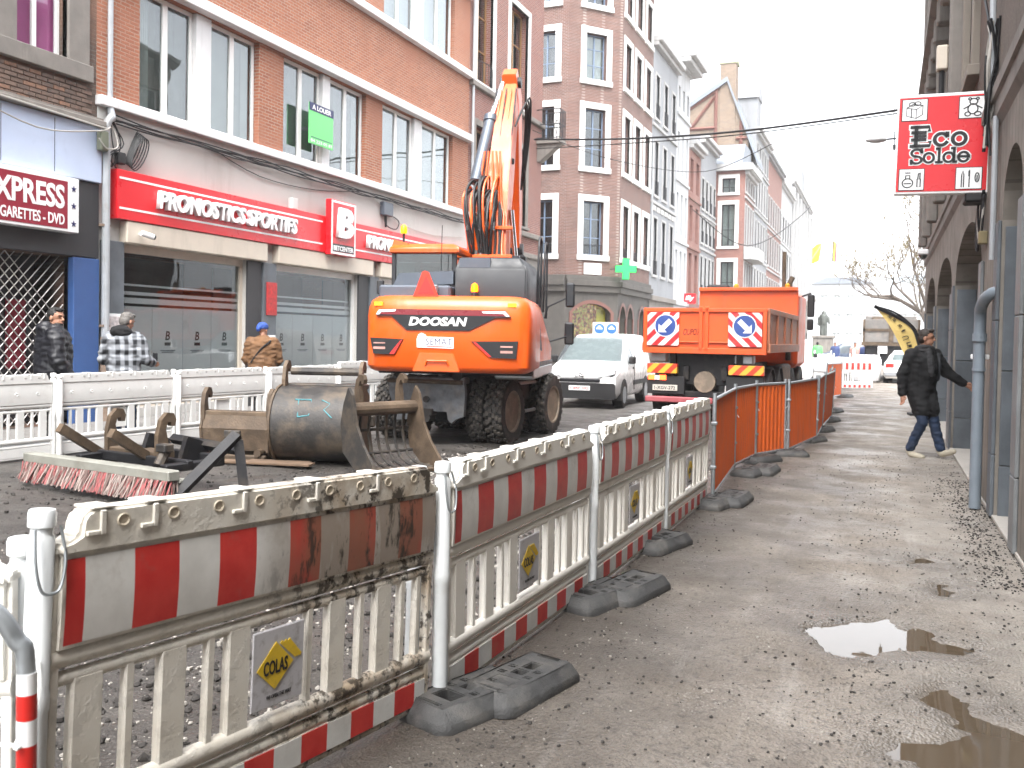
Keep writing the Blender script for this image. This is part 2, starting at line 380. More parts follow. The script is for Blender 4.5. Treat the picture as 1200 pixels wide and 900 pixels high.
MT['cloth_tan'] = M('tan_cloth', (.15,.075,.032), .8, var=.2, scale=5, bmp=.2, bscale=40)
MT['cap_blue'] = M('blue_hat', (.025,.07,.30), .8, var=.2, scale=20)
MT['hivis'] = M('green_hivis', (.10,.72,.12), .6, var=.1)
MT['cloth_navy'] = M('navy_cloth', (.03,.05,.14), .8, var=.2)
MT['cloth_pink'] = M('pinkish_cloth', (.45,.25,.22), .8, var=.2)
MT['van_white'] = M('van_white', (.80,.80,.80), .25, var=.015, coat=.4)
MT['plastic_dark'] = M('dark_plastic', (.012,.012,.013), .6, var=.15)
MT['truck_orange'] = M('truck_orange', (.72,.09,.015), .45, var=.12, scale=2, dirt=(.36,.10,.045), damt=.45, dscale=2.2, streak=True)
MT['truck_rusty'] = M('truck_side_rusty', (.46,.17,.09), .6, var=.25, scale=3, dirt=(.30,.17,.11), damt=.65, dscale=2.5)
MT['amber'] = M('amber_lens', (.6,.25,.02), .3)
MT['grey_truck'] = M('grey_tipper', (.17,.16,.15), .6, var=.2, dirt=(.26,.22,.19), damt=.5)
MT['bag_white'] = M('white_bag', (.74,.75,.77), .8, var=.08, scale=4, bmp=.3, bscale=12)
MT['flag_yellow'] = M('flag_yellow', (.78,.58,.20), .7, var=.06)
MT['bark'] = M('bare_bark', (.12,.10,.085), .9, var=.3, scale=20, bmp=.4)
MT['bronze'] = M('dark_bronze', (.10,.11,.10), .55, .3, var=.2)
MT['backing_white'] = M('white_backing', (.82,.82,.82), .8, var=.03)  # plain white backing set behind panes
MT['glass_clear'] = glass_mat('clear_window_glass', (.9,.92,.92), .02, 1.)
MT['stone_mid'] = M('grey_limestone', (.36,.36,.36), .75, var=.09, scale=2, dirt=(.17,.165,.16), damt=.35, dscale=1.8, streak=True)
MT['stone_dark'] = M('sooty_stone', (.085,.078,.07), .8, var=.22, scale=3, dirt=(.05,.045,.042), damt=.45, dscale=2, bmp=.25, bscale=50, streak=True)
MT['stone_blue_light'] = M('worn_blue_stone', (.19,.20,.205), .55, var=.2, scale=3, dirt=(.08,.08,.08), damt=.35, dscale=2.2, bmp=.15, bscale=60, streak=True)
MT['tread'] = M('dusty_tread', (.045,.04,.035), .85, var=.3, scale=30, dirt=(.20,.17,.14), damt=.5, dscale=9)
# ================================================================ ground, road, pavements, puddles
def fbm(x, y, s, o=4):
    v = 0; a = 1
    for i in range(o):
        v += a*noise.noise(Vector((x*s, y*s, 3.7*i))); s *= 2.1; a *= .5
    return v
PUD = [[(-.38,5.52),(-.16,5.82),(.08,5.93),(.26,5.78),(.32,5.62),(.46,5.59),(.43,5.46),(.24,5.32),(.02,5.18),(-.18,5.20),(-.28,5.36)],
       [(.34,4.86),(.44,4.66),(.62,4.48),(.95,4.40),(.95,3.4),(.55,3.35),(.22,3.85),(.06,4.05),(.13,4.16),(.30,4.22),(.36,4.36),(.26,4.56),(.24,4.74)],
       [(.18,7.60),(.30,7.80),(.46,7.62),(.44,7.44),(.30,7.48)],
       [(.34,6.98),(.44,7.08),(.47,6.90),(.40,6.76)]]
def pdist(x, y, P):
    ins = False; d = 9
    for i in range(len(P)):
        x1, y1 = P[i-1]; x2, y2 = P[i]
        if (y1 > y) != (y2 > y) and x < (x2-x1)*(y-y1)/(y2-y1)+x1: ins = not ins
        ex, ey = x2-x1, y2-y1; k = max(0, min(1, ((x-x1)*ex+(y-y1)*ey)/(ex*ex+ey*ey)))
        d = min(d, math.hypot(x-x1-k*ex, y-y1-k*ey))
    return -d if ins else d
def ground_z(x, y):
    if not (-30 < x < 8 and -3 < y < 60): return 0.
    rough = .010 if x > -1.95 else .026
    if x < -9.4: rough = .006
    z = rough*fbm(x, y, 1.1)+.35*rough*fbm(x+9, y, 5.)
    if x > -2.3 and x < 1.3 and y < 9:
        wx = .10*noise.noise(Vector((x*5, y*5, 1.3)))+.035*noise.noise(Vector((x*17, y*17, 5.1))); wy = .10*noise.noise(Vector((x*5, y*5, 7.7)))+.035*noise.noise(Vector((x*17, y*17, 9.4)))
        for P in PUD:
            d = pdist(x+wx, y+wy, P)
            if d < .36:
                d += .07*fbm(x, y, 4.5, 4)+.02*fbm(x, y, 23., 2)
                k = max(0, min(1, (d+.05)/.13)); z = z*k+(-.034+.010*max(0, min(1, d/.2)))*(1-k) if d < .10 else max(z, -.010)
            elif d < .6: z = max(z, -.012)
    if x > .86: z *= max(0, (1.06-x)/.2)
    return z
def steps(segs):
    o = []
    for a, b, s in segs:
        n = max(1, round((b-a)/s)); o += [a+(b-a)*i/n for i in range(n)]
    return o+[segs[-1][1]]
gx = steps([(-900,-30,145), (-30,-9.6,1.2), (-9.6,-2.2,.13), (-2.2,1.1,.035), (1.1,30,3.6), (30,900,145)])
gy = steps([(-300,-2,60), (-2,1.5,.4), (1.5,9,.035), (9,20,.10), (20,60,.8), (60,300,30), (300,1500,200)])
vs = [(x, y, ground_z(x, y)) for y in gy for x in gx]; NX = len(gx)
fs = [(j*NX+i, j*NX+i+1, (j+1)*NX+i+1, (j+1)*NX+i) for j in range(len(gy)-1) for i in range(NX-1)]
gm = bpy.data.meshes.new('ground'); gm.from_pydata(vs, [], fs); gm.shade_smooth()
wa = gm.attributes.new('wet', 'FLOAT', 'POINT')
def wetness(x, y):
    if not (-2.2 < x < 1.2 and 2.5 < y < 9.5): return 0.
    d = min(pdist(x, y, P) for P in PUD)
    return max(0., min(1., 1-(d+.10*fbm(x, y, 3.5, 3))/.34))
wa.data.foreach_set('value', [wetness(p[0], p[1]) for p in vs])
m, t, b = nodes('dug_up_road'); v = coords(t)
sp = nn(t, 'SeparateXYZ'); t.links.new(v, sp.inputs[0])
def sepx(lo, hi):                                   # 0 below lo, 1 above hi, with an uneven border
    n = nn(t, 'TexNoise', Scale=.9, Detail=5.); t.links.new(v, n.inputs['Vector'])
    xx = math_(t, 'ADD', sp.outputs[0], math_(t, 'MULTIPLY', math_(t, 'SUBTRACT', n.outputs['Fac'], .5), 1.6))
    r = nn(t, 'MapRange'); r.inputs[1].default_value = lo; r.inputs[2].default_value = hi; t.links.new(xx, r.inputs[0]); return r.outputs[0]
path = mixc(t, noise_fac(t, v, 1.6, 6, .3, .7), (.155,.127,.10), (.315,.276,.232))
path = mixc(t, math_(t, 'MULTIPLY', noise_fac(t, v, .6, 6, .46, .68, .7), .75), path, (.105,.09,.076))
path = mixc(t, math_(t, 'MULTIPLY', noise_fac(t, v, 26, 4, .52, .66), .7), path, (.055,.047,.041))
path = mixc(t, math_(t, 'MULTIPLY', math_(t, 'MULTIPLY', noise_fac(t, v, 60, 3, .54, .66), noise_fac(t, v, 2.3, 3, .45, .6)), .6), path, (.46,.43,.39))
mpt = nn(t, 'Mapping'); mpt.inputs['Scale'].default_value = (3.4, .22, 1); t.links.new(v, mpt.inputs[0])
path = mixc(t, math_(t, 'MULTIPLY', noise_fac(t, mpt.outputs[0], 1., 5, .5, .7), .55), path, (.13,.112,.096))
path = mixc(t, math_(t, 'MULTIPLY', noise_fac(t, mpt.outputs[0], 1.7, 4, .58, .72), .35), path, (.44,.41,.375))
at = t.nodes.new('ShaderNodeAttribute'); at.attribute_name = 'wet'
path = mixc(t, math_(t, 'MULTIPLY', at.outputs['Fac'], .62), path, (.10,.084,.068))
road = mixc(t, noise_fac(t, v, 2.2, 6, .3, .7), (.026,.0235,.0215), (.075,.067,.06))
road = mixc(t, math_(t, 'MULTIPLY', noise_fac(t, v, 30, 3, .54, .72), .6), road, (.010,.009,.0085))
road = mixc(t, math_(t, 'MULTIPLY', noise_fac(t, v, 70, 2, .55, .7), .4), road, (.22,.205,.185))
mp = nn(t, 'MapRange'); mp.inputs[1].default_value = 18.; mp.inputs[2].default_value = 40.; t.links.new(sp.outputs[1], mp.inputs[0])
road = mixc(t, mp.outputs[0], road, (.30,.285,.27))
path = mixc(t, math_(t, 'MULTIPLY', sepx(-.15, .75), .45), path, mixc(t, noise_fac(t, v, 3., 6, .35, .65), (.265,.235,.20), (.47,.43,.38)))  # paler right side: sheen of the wet ground put into the colour
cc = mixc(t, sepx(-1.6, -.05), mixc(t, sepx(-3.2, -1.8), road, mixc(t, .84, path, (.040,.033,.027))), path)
t.links.new(cc, b.inputs['Base Color'])
wet = noise_fac(t, v, 1.3, 5, .38, .62)
rr = nn(t, 'MapRange'); rr.inputs[3].default_value = .30; rr.inputs[4].default_value = .78; t.links.new(wet, rr.inputs[0]); t.links.new(math_(t, 'MULTIPLY', rr.outputs[0], math_(t, 'SUBTRACT', 1., math_(t, 'MULTIPLY', at.outputs['Fac'], .72))), b.inputs['Roughness'])
b.inputs['Specular IOR Level'].default_value = .5
n1 = nn(t, 'TexNoise', Scale=34., Detail=6.); n2 = nn(t, 'TexVoronoi', Scale=70.); t.links.new(v, n1.inputs['Vector']); t.links.new(v, n2.inputs['Vector'])
bump(t, b, math_(t, 'ADD', n1.outputs['Fac'], math_(t, 'MULTIPLY', n2.outputs['Distance'], .6)), .6, .02)
MT['ground'] = m
link('ground', gm, m, kind='structure')
m, t, b = nodes('muddy_water'); b.inputs['Base Color'].default_value = rgb((.10,.075,.05)); b.inputs['Roughness'].default_value = .015
b.inputs['IOR'].default_value = 1.4; b.inputs['Specular IOR Level'].default_value = 1.
v = coords(t); n2 = nn(t, 'TexNoise', Scale=6.); t.links.new(v, n2.inputs['Vector']); bump(t, b, n2.outputs['Fac'], .02, .01)
for P in PUD:
    cx = sum(p[0] for p in P)/len(P); cy = sum(p[1] for p in P)/len(P)
    mb = MB(); mb.add([(min(cx+(p[0]-cx)*1.5, .985), cy+(p[1]-cy)*1.5, -.0165) for p in P], [tuple(range(len(P)))])
    mb.build('puddle', m, kind='structure')
# left pavement: slabs behind the white barriers, and its kerb
MT['slab'] = M('pavement_slab', (.20,.19,.18), .75, var=.15, scale=4, dirt=(.11,.10,.09), damt=.4, bmp=.2)
MB().box(-12.32, -10.62, -12, 33.5, -.05, .112).build('pavement', M('pavement_bed', (.10,.095,.09), .9), kind='structure')
pave = bpy.data.objects['pavement']
slab = MB().box(.004, .396, .004, .596, .11, .14, .004).mesh('paving_slab'); slab.materials.append(MT['slab'])
for i in range(4):
    for j in range(20): link('paving_slab', slab, None, pave, (-12.26+i*.4, 8.2+j*.6, 0))
kb = MB().box(-.08, .08, .004, .996, -.05, .13, .012).mesh('kerb_stone'); kb.materials.append(MT['stone_blue'])
for j in range(20): link('kerb_stone', kb, None, pave, (-10.53, 7+j, 0))
# right threshold of pale slabs under the arcade
MB().box(1.0, 2.6, -12, 28.2, -.05, .012).build('threshold_pavement', M('threshold_bed', (.14,.13,.12), .9), kind='structure')
tp = bpy.data.objects['threshold_pavement']
MT['slab_pale'] = M('pale_threshold_stone', (.45,.42,.38), .7, var=.12, scale=3, dirt=(.24,.21,.18), damt=.4, bmp=.1)
sl_ = MB().box(-.0, .57, .004, 1.196, .012, .045, .004).mesh('threshold_slab'); sl_.materials.append(MT['slab_pale'])
for j in range(18):
    for i in range(2): link('threshold_slab', sl_, None, tp, (.985+i*.575, 5.6+j*1.2, 0))
# crumbs and stones lying about (nobody could count them)
def scatter(name, mat, n, place, smin, smax, seed):
    rnd = random.Random(seed); mb = MB(); base = []
    for k in range(6):
        e = MB().ell((0,0,0), 1, 6, 4)
        base.append(([Vector(p)*(1+rnd.uniform(-.3,.3)) for p in e.v], e.f))
    for i in range(n):
        x, y = place(rnd); s = smin+(smax-smin)*rnd.random()**3
        vs, fs = base[rnd.randrange(6)]; q = RZ(rnd.uniform(0, 6.28)); z = ground_z(x, y)
        fl = rnd.uniform(.45, .9); st = rnd.uniform(.6, 1)
        mb.add([q @ Vector((p.x*s, p.y*s*st, p.z*s*fl))+Vector((x, y, z+s*fl*.45)) for p in vs], fs)
    me = bpy.data.meshes.new(name); me.from_pydata([tuple(p) for p in mb.v], [], mb.f); me.shade_smooth(); me.set_sharp_from_angle(angle=radians(40))
    return link(name, me, mat, kind='stuff', label=None)
def on_path(r):
    y = 2.3+13*r.random()**1.7
    k = r.random()
    if k < .3: return r.gauss(.86, .16) if y > 6 else r.uniform(-1.6, .9), y
    if k < .5: return r.gauss(-1.45, .2), y
    if k < .7: return r.gauss(.0, .25), y
    return r.uniform(-1.7, .95), y
MT['crumb'] = M('dark_crumbs', (.035,.031,.028), .85, var=.4, scale=60)
MT['crumb_pale'] = M('pale_crumbs', (.32,.30,.27), .85, var=.3, scale=60)
def dry(f):
    def g(r):
        while True:
            p = f(r)
            if p[0] < .99 and all(pdist(p[0], p[1], P) > .03 for P in PUD): return p
    return g
tag(scatter('loose_grit', MT['crumb'], 5200, dry(on_path), .002, .010, 3), 'dark crumbs of asphalt strewn over the footpath', 'grit')
tag(scatter('pale_grit', MT['crumb_pale'], 2600, dry(on_path), .002, .008, 4), 'pale grit strewn over the footpath', 'grit')
tag(scatter('kerb_debris', MT['crumb'], 1500, lambda r: (min(r.gauss(.80, .12), .975), r.uniform(7, 12.5)), .003, .013, 14), 'leaf litter and crumbs along the arcade edge', 'debris')
tag(scatter('road_gravel', MT['crumb'], 9000, lambda r: (r.uniform(-9.3, -1.95) if r.random() < .45 else r.uniform(-4.2, -1.95), 1.8+11*r.random()), .005, .026, 5), 'dark gravel of the dug up roadway', 'gravel')
tag(scatter('road_chippings', MT['crumb_pale'], 6000, lambda r: (r.uniform(-6., -1.95), 1.8+10*r.random()), .005, .022, 6), 'pale chippings on the dug up roadway', 'gravel')

# ================================================================ building kit: local x runs along the facade, facade at y=0 facing -y
def wall(mb, x0, x1, z0, z1, holes=(), d=.22, y=0.):
    xs = sorted({x0, x1, *[h[0] for h in holes], *[h[1] for h in holes]}); zs = sorted({z0, z1, *[h[2] for h in holes], *[h[3] for h in holes]})
    xs = [a for a in xs if x0 <= a <= x1]; zs = [a for a in zs if z0 <= a <= z1]
    for i in range(len(xs)-1):
        for j in range(len(zs)-1):
            cx, cz = (xs[i]+xs[i+1])/2, (zs[j]+zs[j+1])/2
            if any(h[0] < cx < h[1] and h[2] < cz < h[3] for h in holes): continue
            mb.quad((xs[i], y, zs[j]), (xs[i+1], y, zs[j]), (xs[i+1], y, zs[j+1]), (xs[i], y, zs[j+1]))
    for a, b_, c, e in [h[:4] for h in holes]:
        mb.quad((a, y, c), (a, y, e), (a, y+d, e), (a, y+d, c)); mb.quad((b_, y, c), (b_, y+d, c), (b_, y+d, e), (b_, y, e))
        mb.quad((a, y, e), (b_, y, e), (b_, y+d, e), (a, y+d, e)); mb.quad((a, y, c), (a, y+d, c), (b_, y+d, c), (b_, y, c))
    return mb
def shell(mb, x0, x1, z1, D=9., z0=0., near=True):
    if near: mb.quad((x0, 0, z0), (x0, D, z0), (x0, D, z1), (x0, 0, z1))
    mb.quad((x1, 0, z0), (x1, 0, z1), (x1, D, z1), (x1, D, z0))
    mb.quad((x0, D, z0), (x1, D, z0), (x1, D, z1), (x0, D, z1)); mb.quad((x0, 0, z1), (x1, 0, z1), (x1, D, z1), (x0, D, z1))
    return mb
_wc = {}
def win(par, x0, x1, z0, z1, y, fm, nc=2, rows=(), ft=.06, back='curtain', glass='glass', fd=.06, name='window', mt=None):
    """window part (frame) > pane, plus the curtain or dark room behind it"""
    W, H = x1-x0, z1-z0; key = (round(W, 3), round(H, 3), fm, nc, tuple(rows), ft, back, glass)
    if key not in _wc:
        f = MB(); mt_ = mt or ft*1.1
        f.box(0, ft, 0, fd, 0, H, .006); f.box(W-ft, W, 0, fd, 0, H, .006); f.box(ft, W-ft, 0, fd, 0, ft, .006); f.box(ft, W-ft, 0, fd, H-ft, H, .006)
        for k in range(1, nc): f.box(W*k/nc-mt_/2, W*k/nc+mt_/2, -.004, fd-.004, ft, H-ft, .006)
        for r in rows: f.box(ft, W-ft, .004, fd-.006, H*r-ft*.3, H*r+ft*.3, .004)
        p = MB()
        for k in range(nc): p.box(W*k/nc+ft*.4, W*(k+1)/nc-ft*.4, fd*.5, fd*.5+.006, ft*.5, H-ft*.5)
        r = MB().quad((0, fd+.10, 0), (W, fd+.10, 0), (W, fd+.10, H), (0, fd+.10, H))
        _wc[key] = tuple(m_.mesh(n_) for m_, n_ in ((f, 'window'), (p, 'pane'), (r, 'curtain')))
        for me, mm in zip(_wc[key], (fm, glass, back)): me.materials.append(MT[mm])
    F, Pn, R = _wc[key]
    o = link(name, F, None, par, (x0, y, z0)); link('pane', Pn, None, o); link('curtain', R, None, o)
    return o
def surround(par, x0, x1, z0, z1, mat, t=.22, proud=.04, sill=.12, name='window_surround', y=0.):
    mb = MB(); mb.box(x0-t, x0, y-proud, y+.1, z0, z1, .008); mb.box(x1, x1+t, y-proud, y+.1, z0, z1, .008)
    mb.box(x0-t, x1+t, y-proud-.002, y+.1, z1, z1+t, .008); mb.box(x0-t-.04, x1+t+.04, y-proud-.05, y+.1, z0-sill, z0, .01)
    return mb.build(name, MT[mat], par)
def building(label, X, Y0, side=-1, name='building'):
    """side -1: left of the street (facade looks at +X, local x runs along +Y); side 1: right of the street (local x runs along -Y)"""
    return thing(name, label, 'building', (X, Y0, 0), pi/2 if side < 0 else -pi/2)

# ================================================================ left 1: dark brick house with the express shop
XF = -12.3
A = building('sooty brick house with a pale blue panel above a lattice shuttered shop', XF, -12)
oy = 12.  # local x = Y + 12
def ax(Y): return Y+12
mb = MB(); whole = [(ax(10.17), ax(11.12), 6.0, 8.3), (ax(6.3), ax(7.6), 6.0, 8.3), (ax(10.17), ax(11.12), 9.8, 11.8), (ax(6.3), ax(7.6), 9.8, 11.8)]
shopholes = [(ax(7.2), ax(11.17), .15, 2.85)]
wall(mb, 0, ax(11.72), 0, 13, whole+shopholes, .3); shell(mb, 0, ax(11.72), 13); A_wall = mb.build('wall', MT['brick_dark'], A)
# the bricks near enough to be told apart, under the window, proud of the wall by varying amounts
bk = [MB().box(0, .205, -.022, 0, 0, .058, .004).mesh('brick') for _ in range(3)]
for k, c in enumerate(((.17,.115,.09), (.13,.09,.072), (.22,.125,.085))): bk[k].materials.append(M('brick_piece', c, .9, var=.25, scale=20, dirt=(.07,.06,.055), damt=.5, dscale=6, bmp=.4))
rb = random.Random(5)
for r in range(14):
    for k in range(10):
        x = ax(9.76)+k*.22+(.11 if r % 2 else 0); z = 5.18+r*.072
        if x+.205 > ax(11.70): continue
        if z+.06 > 5.74 and x < ax(11.64): continue
        if r*10+k > 200: continue
        link('brick', bk[rb.choice((0, 0, 1, 1, 2))], None, A_wall, (x, -rb.uniform(0, .008)+.006, z))
for (a, b_, c, e) in whole:
    win(A, a, b_, c, e, .16, 'frame_white', 2, (), .07, back='curtain', glass='glass_clear')
    surround(A, a, b_, c, e, 'stone_grey', .42, .05, .27)
o = MB().quad((0,.13,0), (.95,.13,0), (.95,.13,2.3), (0,.13,2.3)).build('curtain', M('purple_curtain', (.55,.13,.34), .8, var=.12, scale=2), A, loc=(ax(10.17), .16, 6.0))
mb = MB().box(ax(3), ax(11.70), -.16, .02, 4.10, 5.02, .01)
blue = mb.build('blue_panel', MT['panel_blue'], A)
for yy in (5.4, 7.6, 9.8, 10.75): MB().box(ax(yy), ax(yy)+.008, -.165, -.15, 4.14, 4.98).build('panel_joint', MT['fascia_dark'], blue)
MB().box(ax(3), ax(11.72), -.24, .02, 5.03, 5.12, .01).box(ax(3), ax(11.72), -.17, .02, 5.12, 5.17).build('ledge', MT['stone_grey'], A)
MB().tube(smoothpts([(ax(3), -.27, 5.13), (ax(8), -.27, 5.10), (ax(11.70), -.26, 5.0)]), .018, 6).build('conduit', MT['cable_grey'], A)
MB().box(ax(3), ax(11.70), -.10, .02, 2.86, 4.09, .005).build('fascia', MT['fascia_dark'], A)
MB().box(ax(11.17), ax(11.70), -.12, .1, .12, 2.84, .01).build('blue_pillar', MT['door_blue'], A)
sg = thing('shop_sign', 'maroon shop sign reading EXPRESS with stars in a white border', 'sign', (XF, -12, 0), pi/2)
MB().box(ax(8.0), ax(11.09), -.32, -.115, 3.20, 4.06, .012).build('sign_box', MT['sign_white'], sg)
MB().box(ax(8.05), ax(10.86), -.326, -.31, 3.25, 3.99).build('sign_face', MT['sign_maroon'], sg)
text('lettering', 'EXPRESS', MT['sign_white'], sg, ax(9.40), 3.55, 1.40, .37, -.328, .003, bold=.03)
text('small_lettering', 'BOISSONS - CIGARETTES - DVD', MT['sign_white'], sg, ax(8.70), 3.30, 2.10, .17, -.328, .003, bold=.02)
for z in (3.34, 3.62, 3.89):
    st = [(cos(pi/2+i*pi/5)*(.055 if i % 2 == 0 else .022), sin(pi/2+i*pi/5)*(.055 if i % 2 == 0 else .022)) for i in range(10)]
    MB().prism([(ax(10.98)+p[0], z+p[1]) for p in st], -.327, -.32).build('star', MT['navy'], sg)
# shop behind its lattice shutter
mb = MB().box(ax(7.2), ax(11.17), .75, .8, .15, 2.85); inn = mb.build('shop_interior', M('shop_dark', (.05,.045,.05), .8, var=.4), A)
rs = random.Random(3)
for i, c in enumerate(((.45,.03,.03), (.10,.25,.5), (.65,.6,.5), (.06,.3,.32), (.5,.3,.05), (.6,.55,.62), (.3,.03,.05))):
    a = ax(8.1)+i*.42; MB().box(a, a+rs.uniform(.25, .4), .68, .74, rs.uniform(.5, 1.2), rs.uniform(1.4, 2.5)).build('poster', M('poster_print', c, .6, var=.3, scale=9), A)
mb = MB(); n = 15
for i in range(-20, 34):
    x = ax(7.2)+i*.165
    for sgn in (1, -1):
        a, b_ = (x, .15), (x+sgn*2.7*.95, 2.85)
        lo, hi = ax(7.2), ax(11.17); pts = []
        t0 = 0; t1 = 1
        d = b_[0]-a[0]
        ts = sorted([(lo-a[0])/d, (hi-a[0])/d]); t0, t1 = max(0, ts[0]), min(1, ts[1])
        if t1 <= t0: continue
        p = lambda q: (a[0]+d*q, .10+.008*sgn, .15+2.7*q)
        mb.tube([p(t0), p(t1)], .009, 4)
mb.build('lattice_shutter', MT['lattice'], A)
dp = thing('drainpipe', 'grey drainpipe running down between the sooty and the orange brick house', 'drainpipe', (XF, 0, 0), pi/2)
MB().tube(smoothpts([(11.95, -.07, 13), (11.95, -.07, 6.0), (11.95, -.07, 5.42)], 3), .045, 8).build('upper_pipe', MT['copper'], dp)
MB().tube(smoothpts([(11.95, -.07, 5.42), (11.95, -.12, 5.25), (11.84, -.2, 5.22), (11.78, -.17, 5.05), (11.78, -.17, 4.6)], 4), .062, 10).tube([(11.78, -.17, 4.6), (11.78, -.17, 1.5)], .065, 10).build('lower_pipe', MT['copper'], dp)
MT['rusty'] = M('rusty_iron', (.22,.16,.12), .7, var=.3, dirt=(.12,.07,.04), damt=.5); MB().cyl((11.78, -.17, .1), (11.78, -.17, 1.55), .078, n=10).build('cast_iron_foot', MT['rusty'], dp)
for z in (1.72, 3.4): MB().box(11.70, 11.86, -.2, 0, z, z+.04).build('pipe_clip', MT['rusty'], dp)

# ================================================================ left 2: orange brick block over the betting shop
B = building('orange brick block with white window bands above the betting shop', XF, 11.72)
def bx_(Y): return Y-11.72
WB = bx_(26.45)
wins1 = [(12.70,14.14), (14.57,16.0), (16.88,18.40), (18.72,20.29), (21.14,22.92), (23.38,25.31)]
mb = MB(); hol = [(bx_(12.68), bx_(16.02), 5.60, 7.75), (bx_(16.86), bx_(20.31), 5.60, 7.75), (bx_(21.12), bx_(25.33), 5.60, 7.75)]
hol += [(a, b_, 9.93, 12.2) for a, b_, _, _ in hol]
wall(mb, 0, WB, 5.45, 13.4, hol, .24); shell(mb, 0, WB, 13.4); mb.build('wall', MT['brick_orange'], B)
mb = MB()
sh = [(bx_(12.28), bx_(15.62), .3, 3.42), (bx_(16.56), bx_(19.95), .3, 3.42), (bx_(20.9), bx_(24.9), .3, 3.42)]
wall(mb, 0, WB, 0, 5.45, sh, .35, -.02); mb.build('rendered_ground_storey', MT['render_wall'], B)
for k, (z0, z1, pr) in enumerate(((5.42, 5.585, .14), (7.76, 7.97, .20), (9.74, 9.93, .18), (12.2, 12.4, .2))):
    MB().box(-.02, WB-.02, -pr, .06, z0, z1, .012).build('ledge', MT['ledge'], B)
MT['curtain_dark'] = M('grey_curtain', (.30,.29,.27), .9, var=.25, scale=2.5, streak=True, dirt=(.06,.058,.055), damt=.5)
MT['drape'] = M('pale_drape', (.60,.60,.57), .9, var=.08)
def wfirst(i, o, W):
    sd_ = (0, 1, 0, 1, 1, 0)[i]; w_ = (.32, .22, .4, .25, .5, .3)[i]; x0 = .09 if sd_ == 0 else W-.09-w_; n = 14
    if i != 2: MB().loft([[(x0+w_*k/n, .105+.018*(k % 2), z) for k in range(n+1)] for z in (.09, 2.05)], False, False).build('drape', MT['drape'], o)
    return o
for fl, (z0, z1) in enumerate(((5.60, 7.74), (9.94, 12.18))):
    for i, (a, b_) in enumerate(wins1):
        wfirst(i, win(B, bx_(a), bx_(b_), z0, z1, .12, 'frame_white', 2, (), .075, back=('curtain_dark', 'curtain', 'curtain_dark', 'curtain_dark', 'curtain', 'curtain')[i], mt=.13), b_-a) if fl == 0 else win(B, bx_(a), bx_(b_), z0, z1, .12, 'frame_white', 2, (), .075, back='backing_white', mt=.13)
    for a, b_ in ((14.14, 14.57), (18.40, 18.72), (22.92, 23.38)):
        MB().box(bx_(a)+.004, bx_(b_)-.004, .02, .24, z0, z1, .01).build('mullion_post', MT['ledge'], B)
al = thing('letting_board', 'green A LOUER letting board fixed outside the first floor window', 'sign', (XF, 11.72, 0), pi/2)
MB().box(bx_(17.62), bx_(18.58), -.16, -.13, 5.98, 6.90, .004).build('board', M('letting_green', (.16,.62,.20), .5, var=.05), al)
MB().box(bx_(17.62), bx_(18.58), -.164, -.15, 6.72, 6.901).build('header', MT['navy'], al)
text('lettering', 'A LOUER', MT['sign_white'], al, bx_(17.72), 6.755, .76, .11, -.166, .002, bold=.02)
text('lettering', '04 223 05 81', MT['sign_white'], al, bx_(17.68), 6.02, .84, .07, -.162, .002)
MB().box(bx_(17.68), bx_(18.52), -.164, -.15, 6.125, 6.14).build('print_line', MT['navy'], al)
MB().box(bx_(18.0), bx_(18.2), -.13, .13, 6.4, 6.44).build('bracket', MT['galv'], al)
# shop front
rs_ = thing('betting_shop_sign', 'long red fascia sign with white lettering PRONOSTICS SPORTIFS', 'sign', (XF, 11.72, 0), pi/2)
MB().box(bx_(11.98), bx_(26.3), -.22, -.025, 3.56, 4.40, .01).build('fascia_box', MT['sign_red'], rs_)
for z in (3.73, 4.24):
    MB().box(bx_(12.02), bx_(18.1), -.226, -.21, z, z+.035).build('white_line', MT['sign_white'], rs_)
    MB().box(bx_(19.3), bx_(26.25), -.226, -.21, z, z+.035).build('white_line', MT['sign_white'], rs_)
text('lettering', 'PRONOSTICS SPORTIFS', MT['sign_white'], rs_, bx_(12.86), 3.84, 4.15, .33, -.27, .045, shear=.15, bold=.035)
text('lettering', 'PRONOSTICS SPORTIFS', MT['sign_white'], rs_, bx_(20.0), 3.84, 4.15, .33, -.27, .045, shear=.15, bold=.035)
bs = thing('projecting_logo_sign', 'red box sign with a big white letter B standing proud of the fascia', 'sign', (XF, 11.72, 0), pi/2)
MB().box(bx_(18.2), bx_(19.28), -.38, -.23, 3.52, 4.80, .01).build('sign_box', MT['sign_red'], bs)
mb = MB(); 
for a, b_, c, e in ((18.22,18.27,3.54,4.78), (19.21,19.26,3.54,4.78), (18.27,19.21,3.54,3.59), (18.27,19.21,4.73,4.78)): mb.box(bx_(a), bx_(b_), -.388, -.37, c, e)
mb.build('white_border', MT['sign_white'], bs)
text('letter', 'B', MT['sign_white'], bs, bx_(18.40), 3.93, .68, .70, -.42, .04, shear=.12, bold=.05)
MB().box(bx_(18.29), bx_(19.19), -.386, -.37, 3.60, 3.78).build('name_strip', MT['black_decal'], bs)
text('lettering', 'BETCENTER', MT['sign_white'], bs, bx_(18.31), 3.625, .86, .115, -.389, .003, bold=.03)
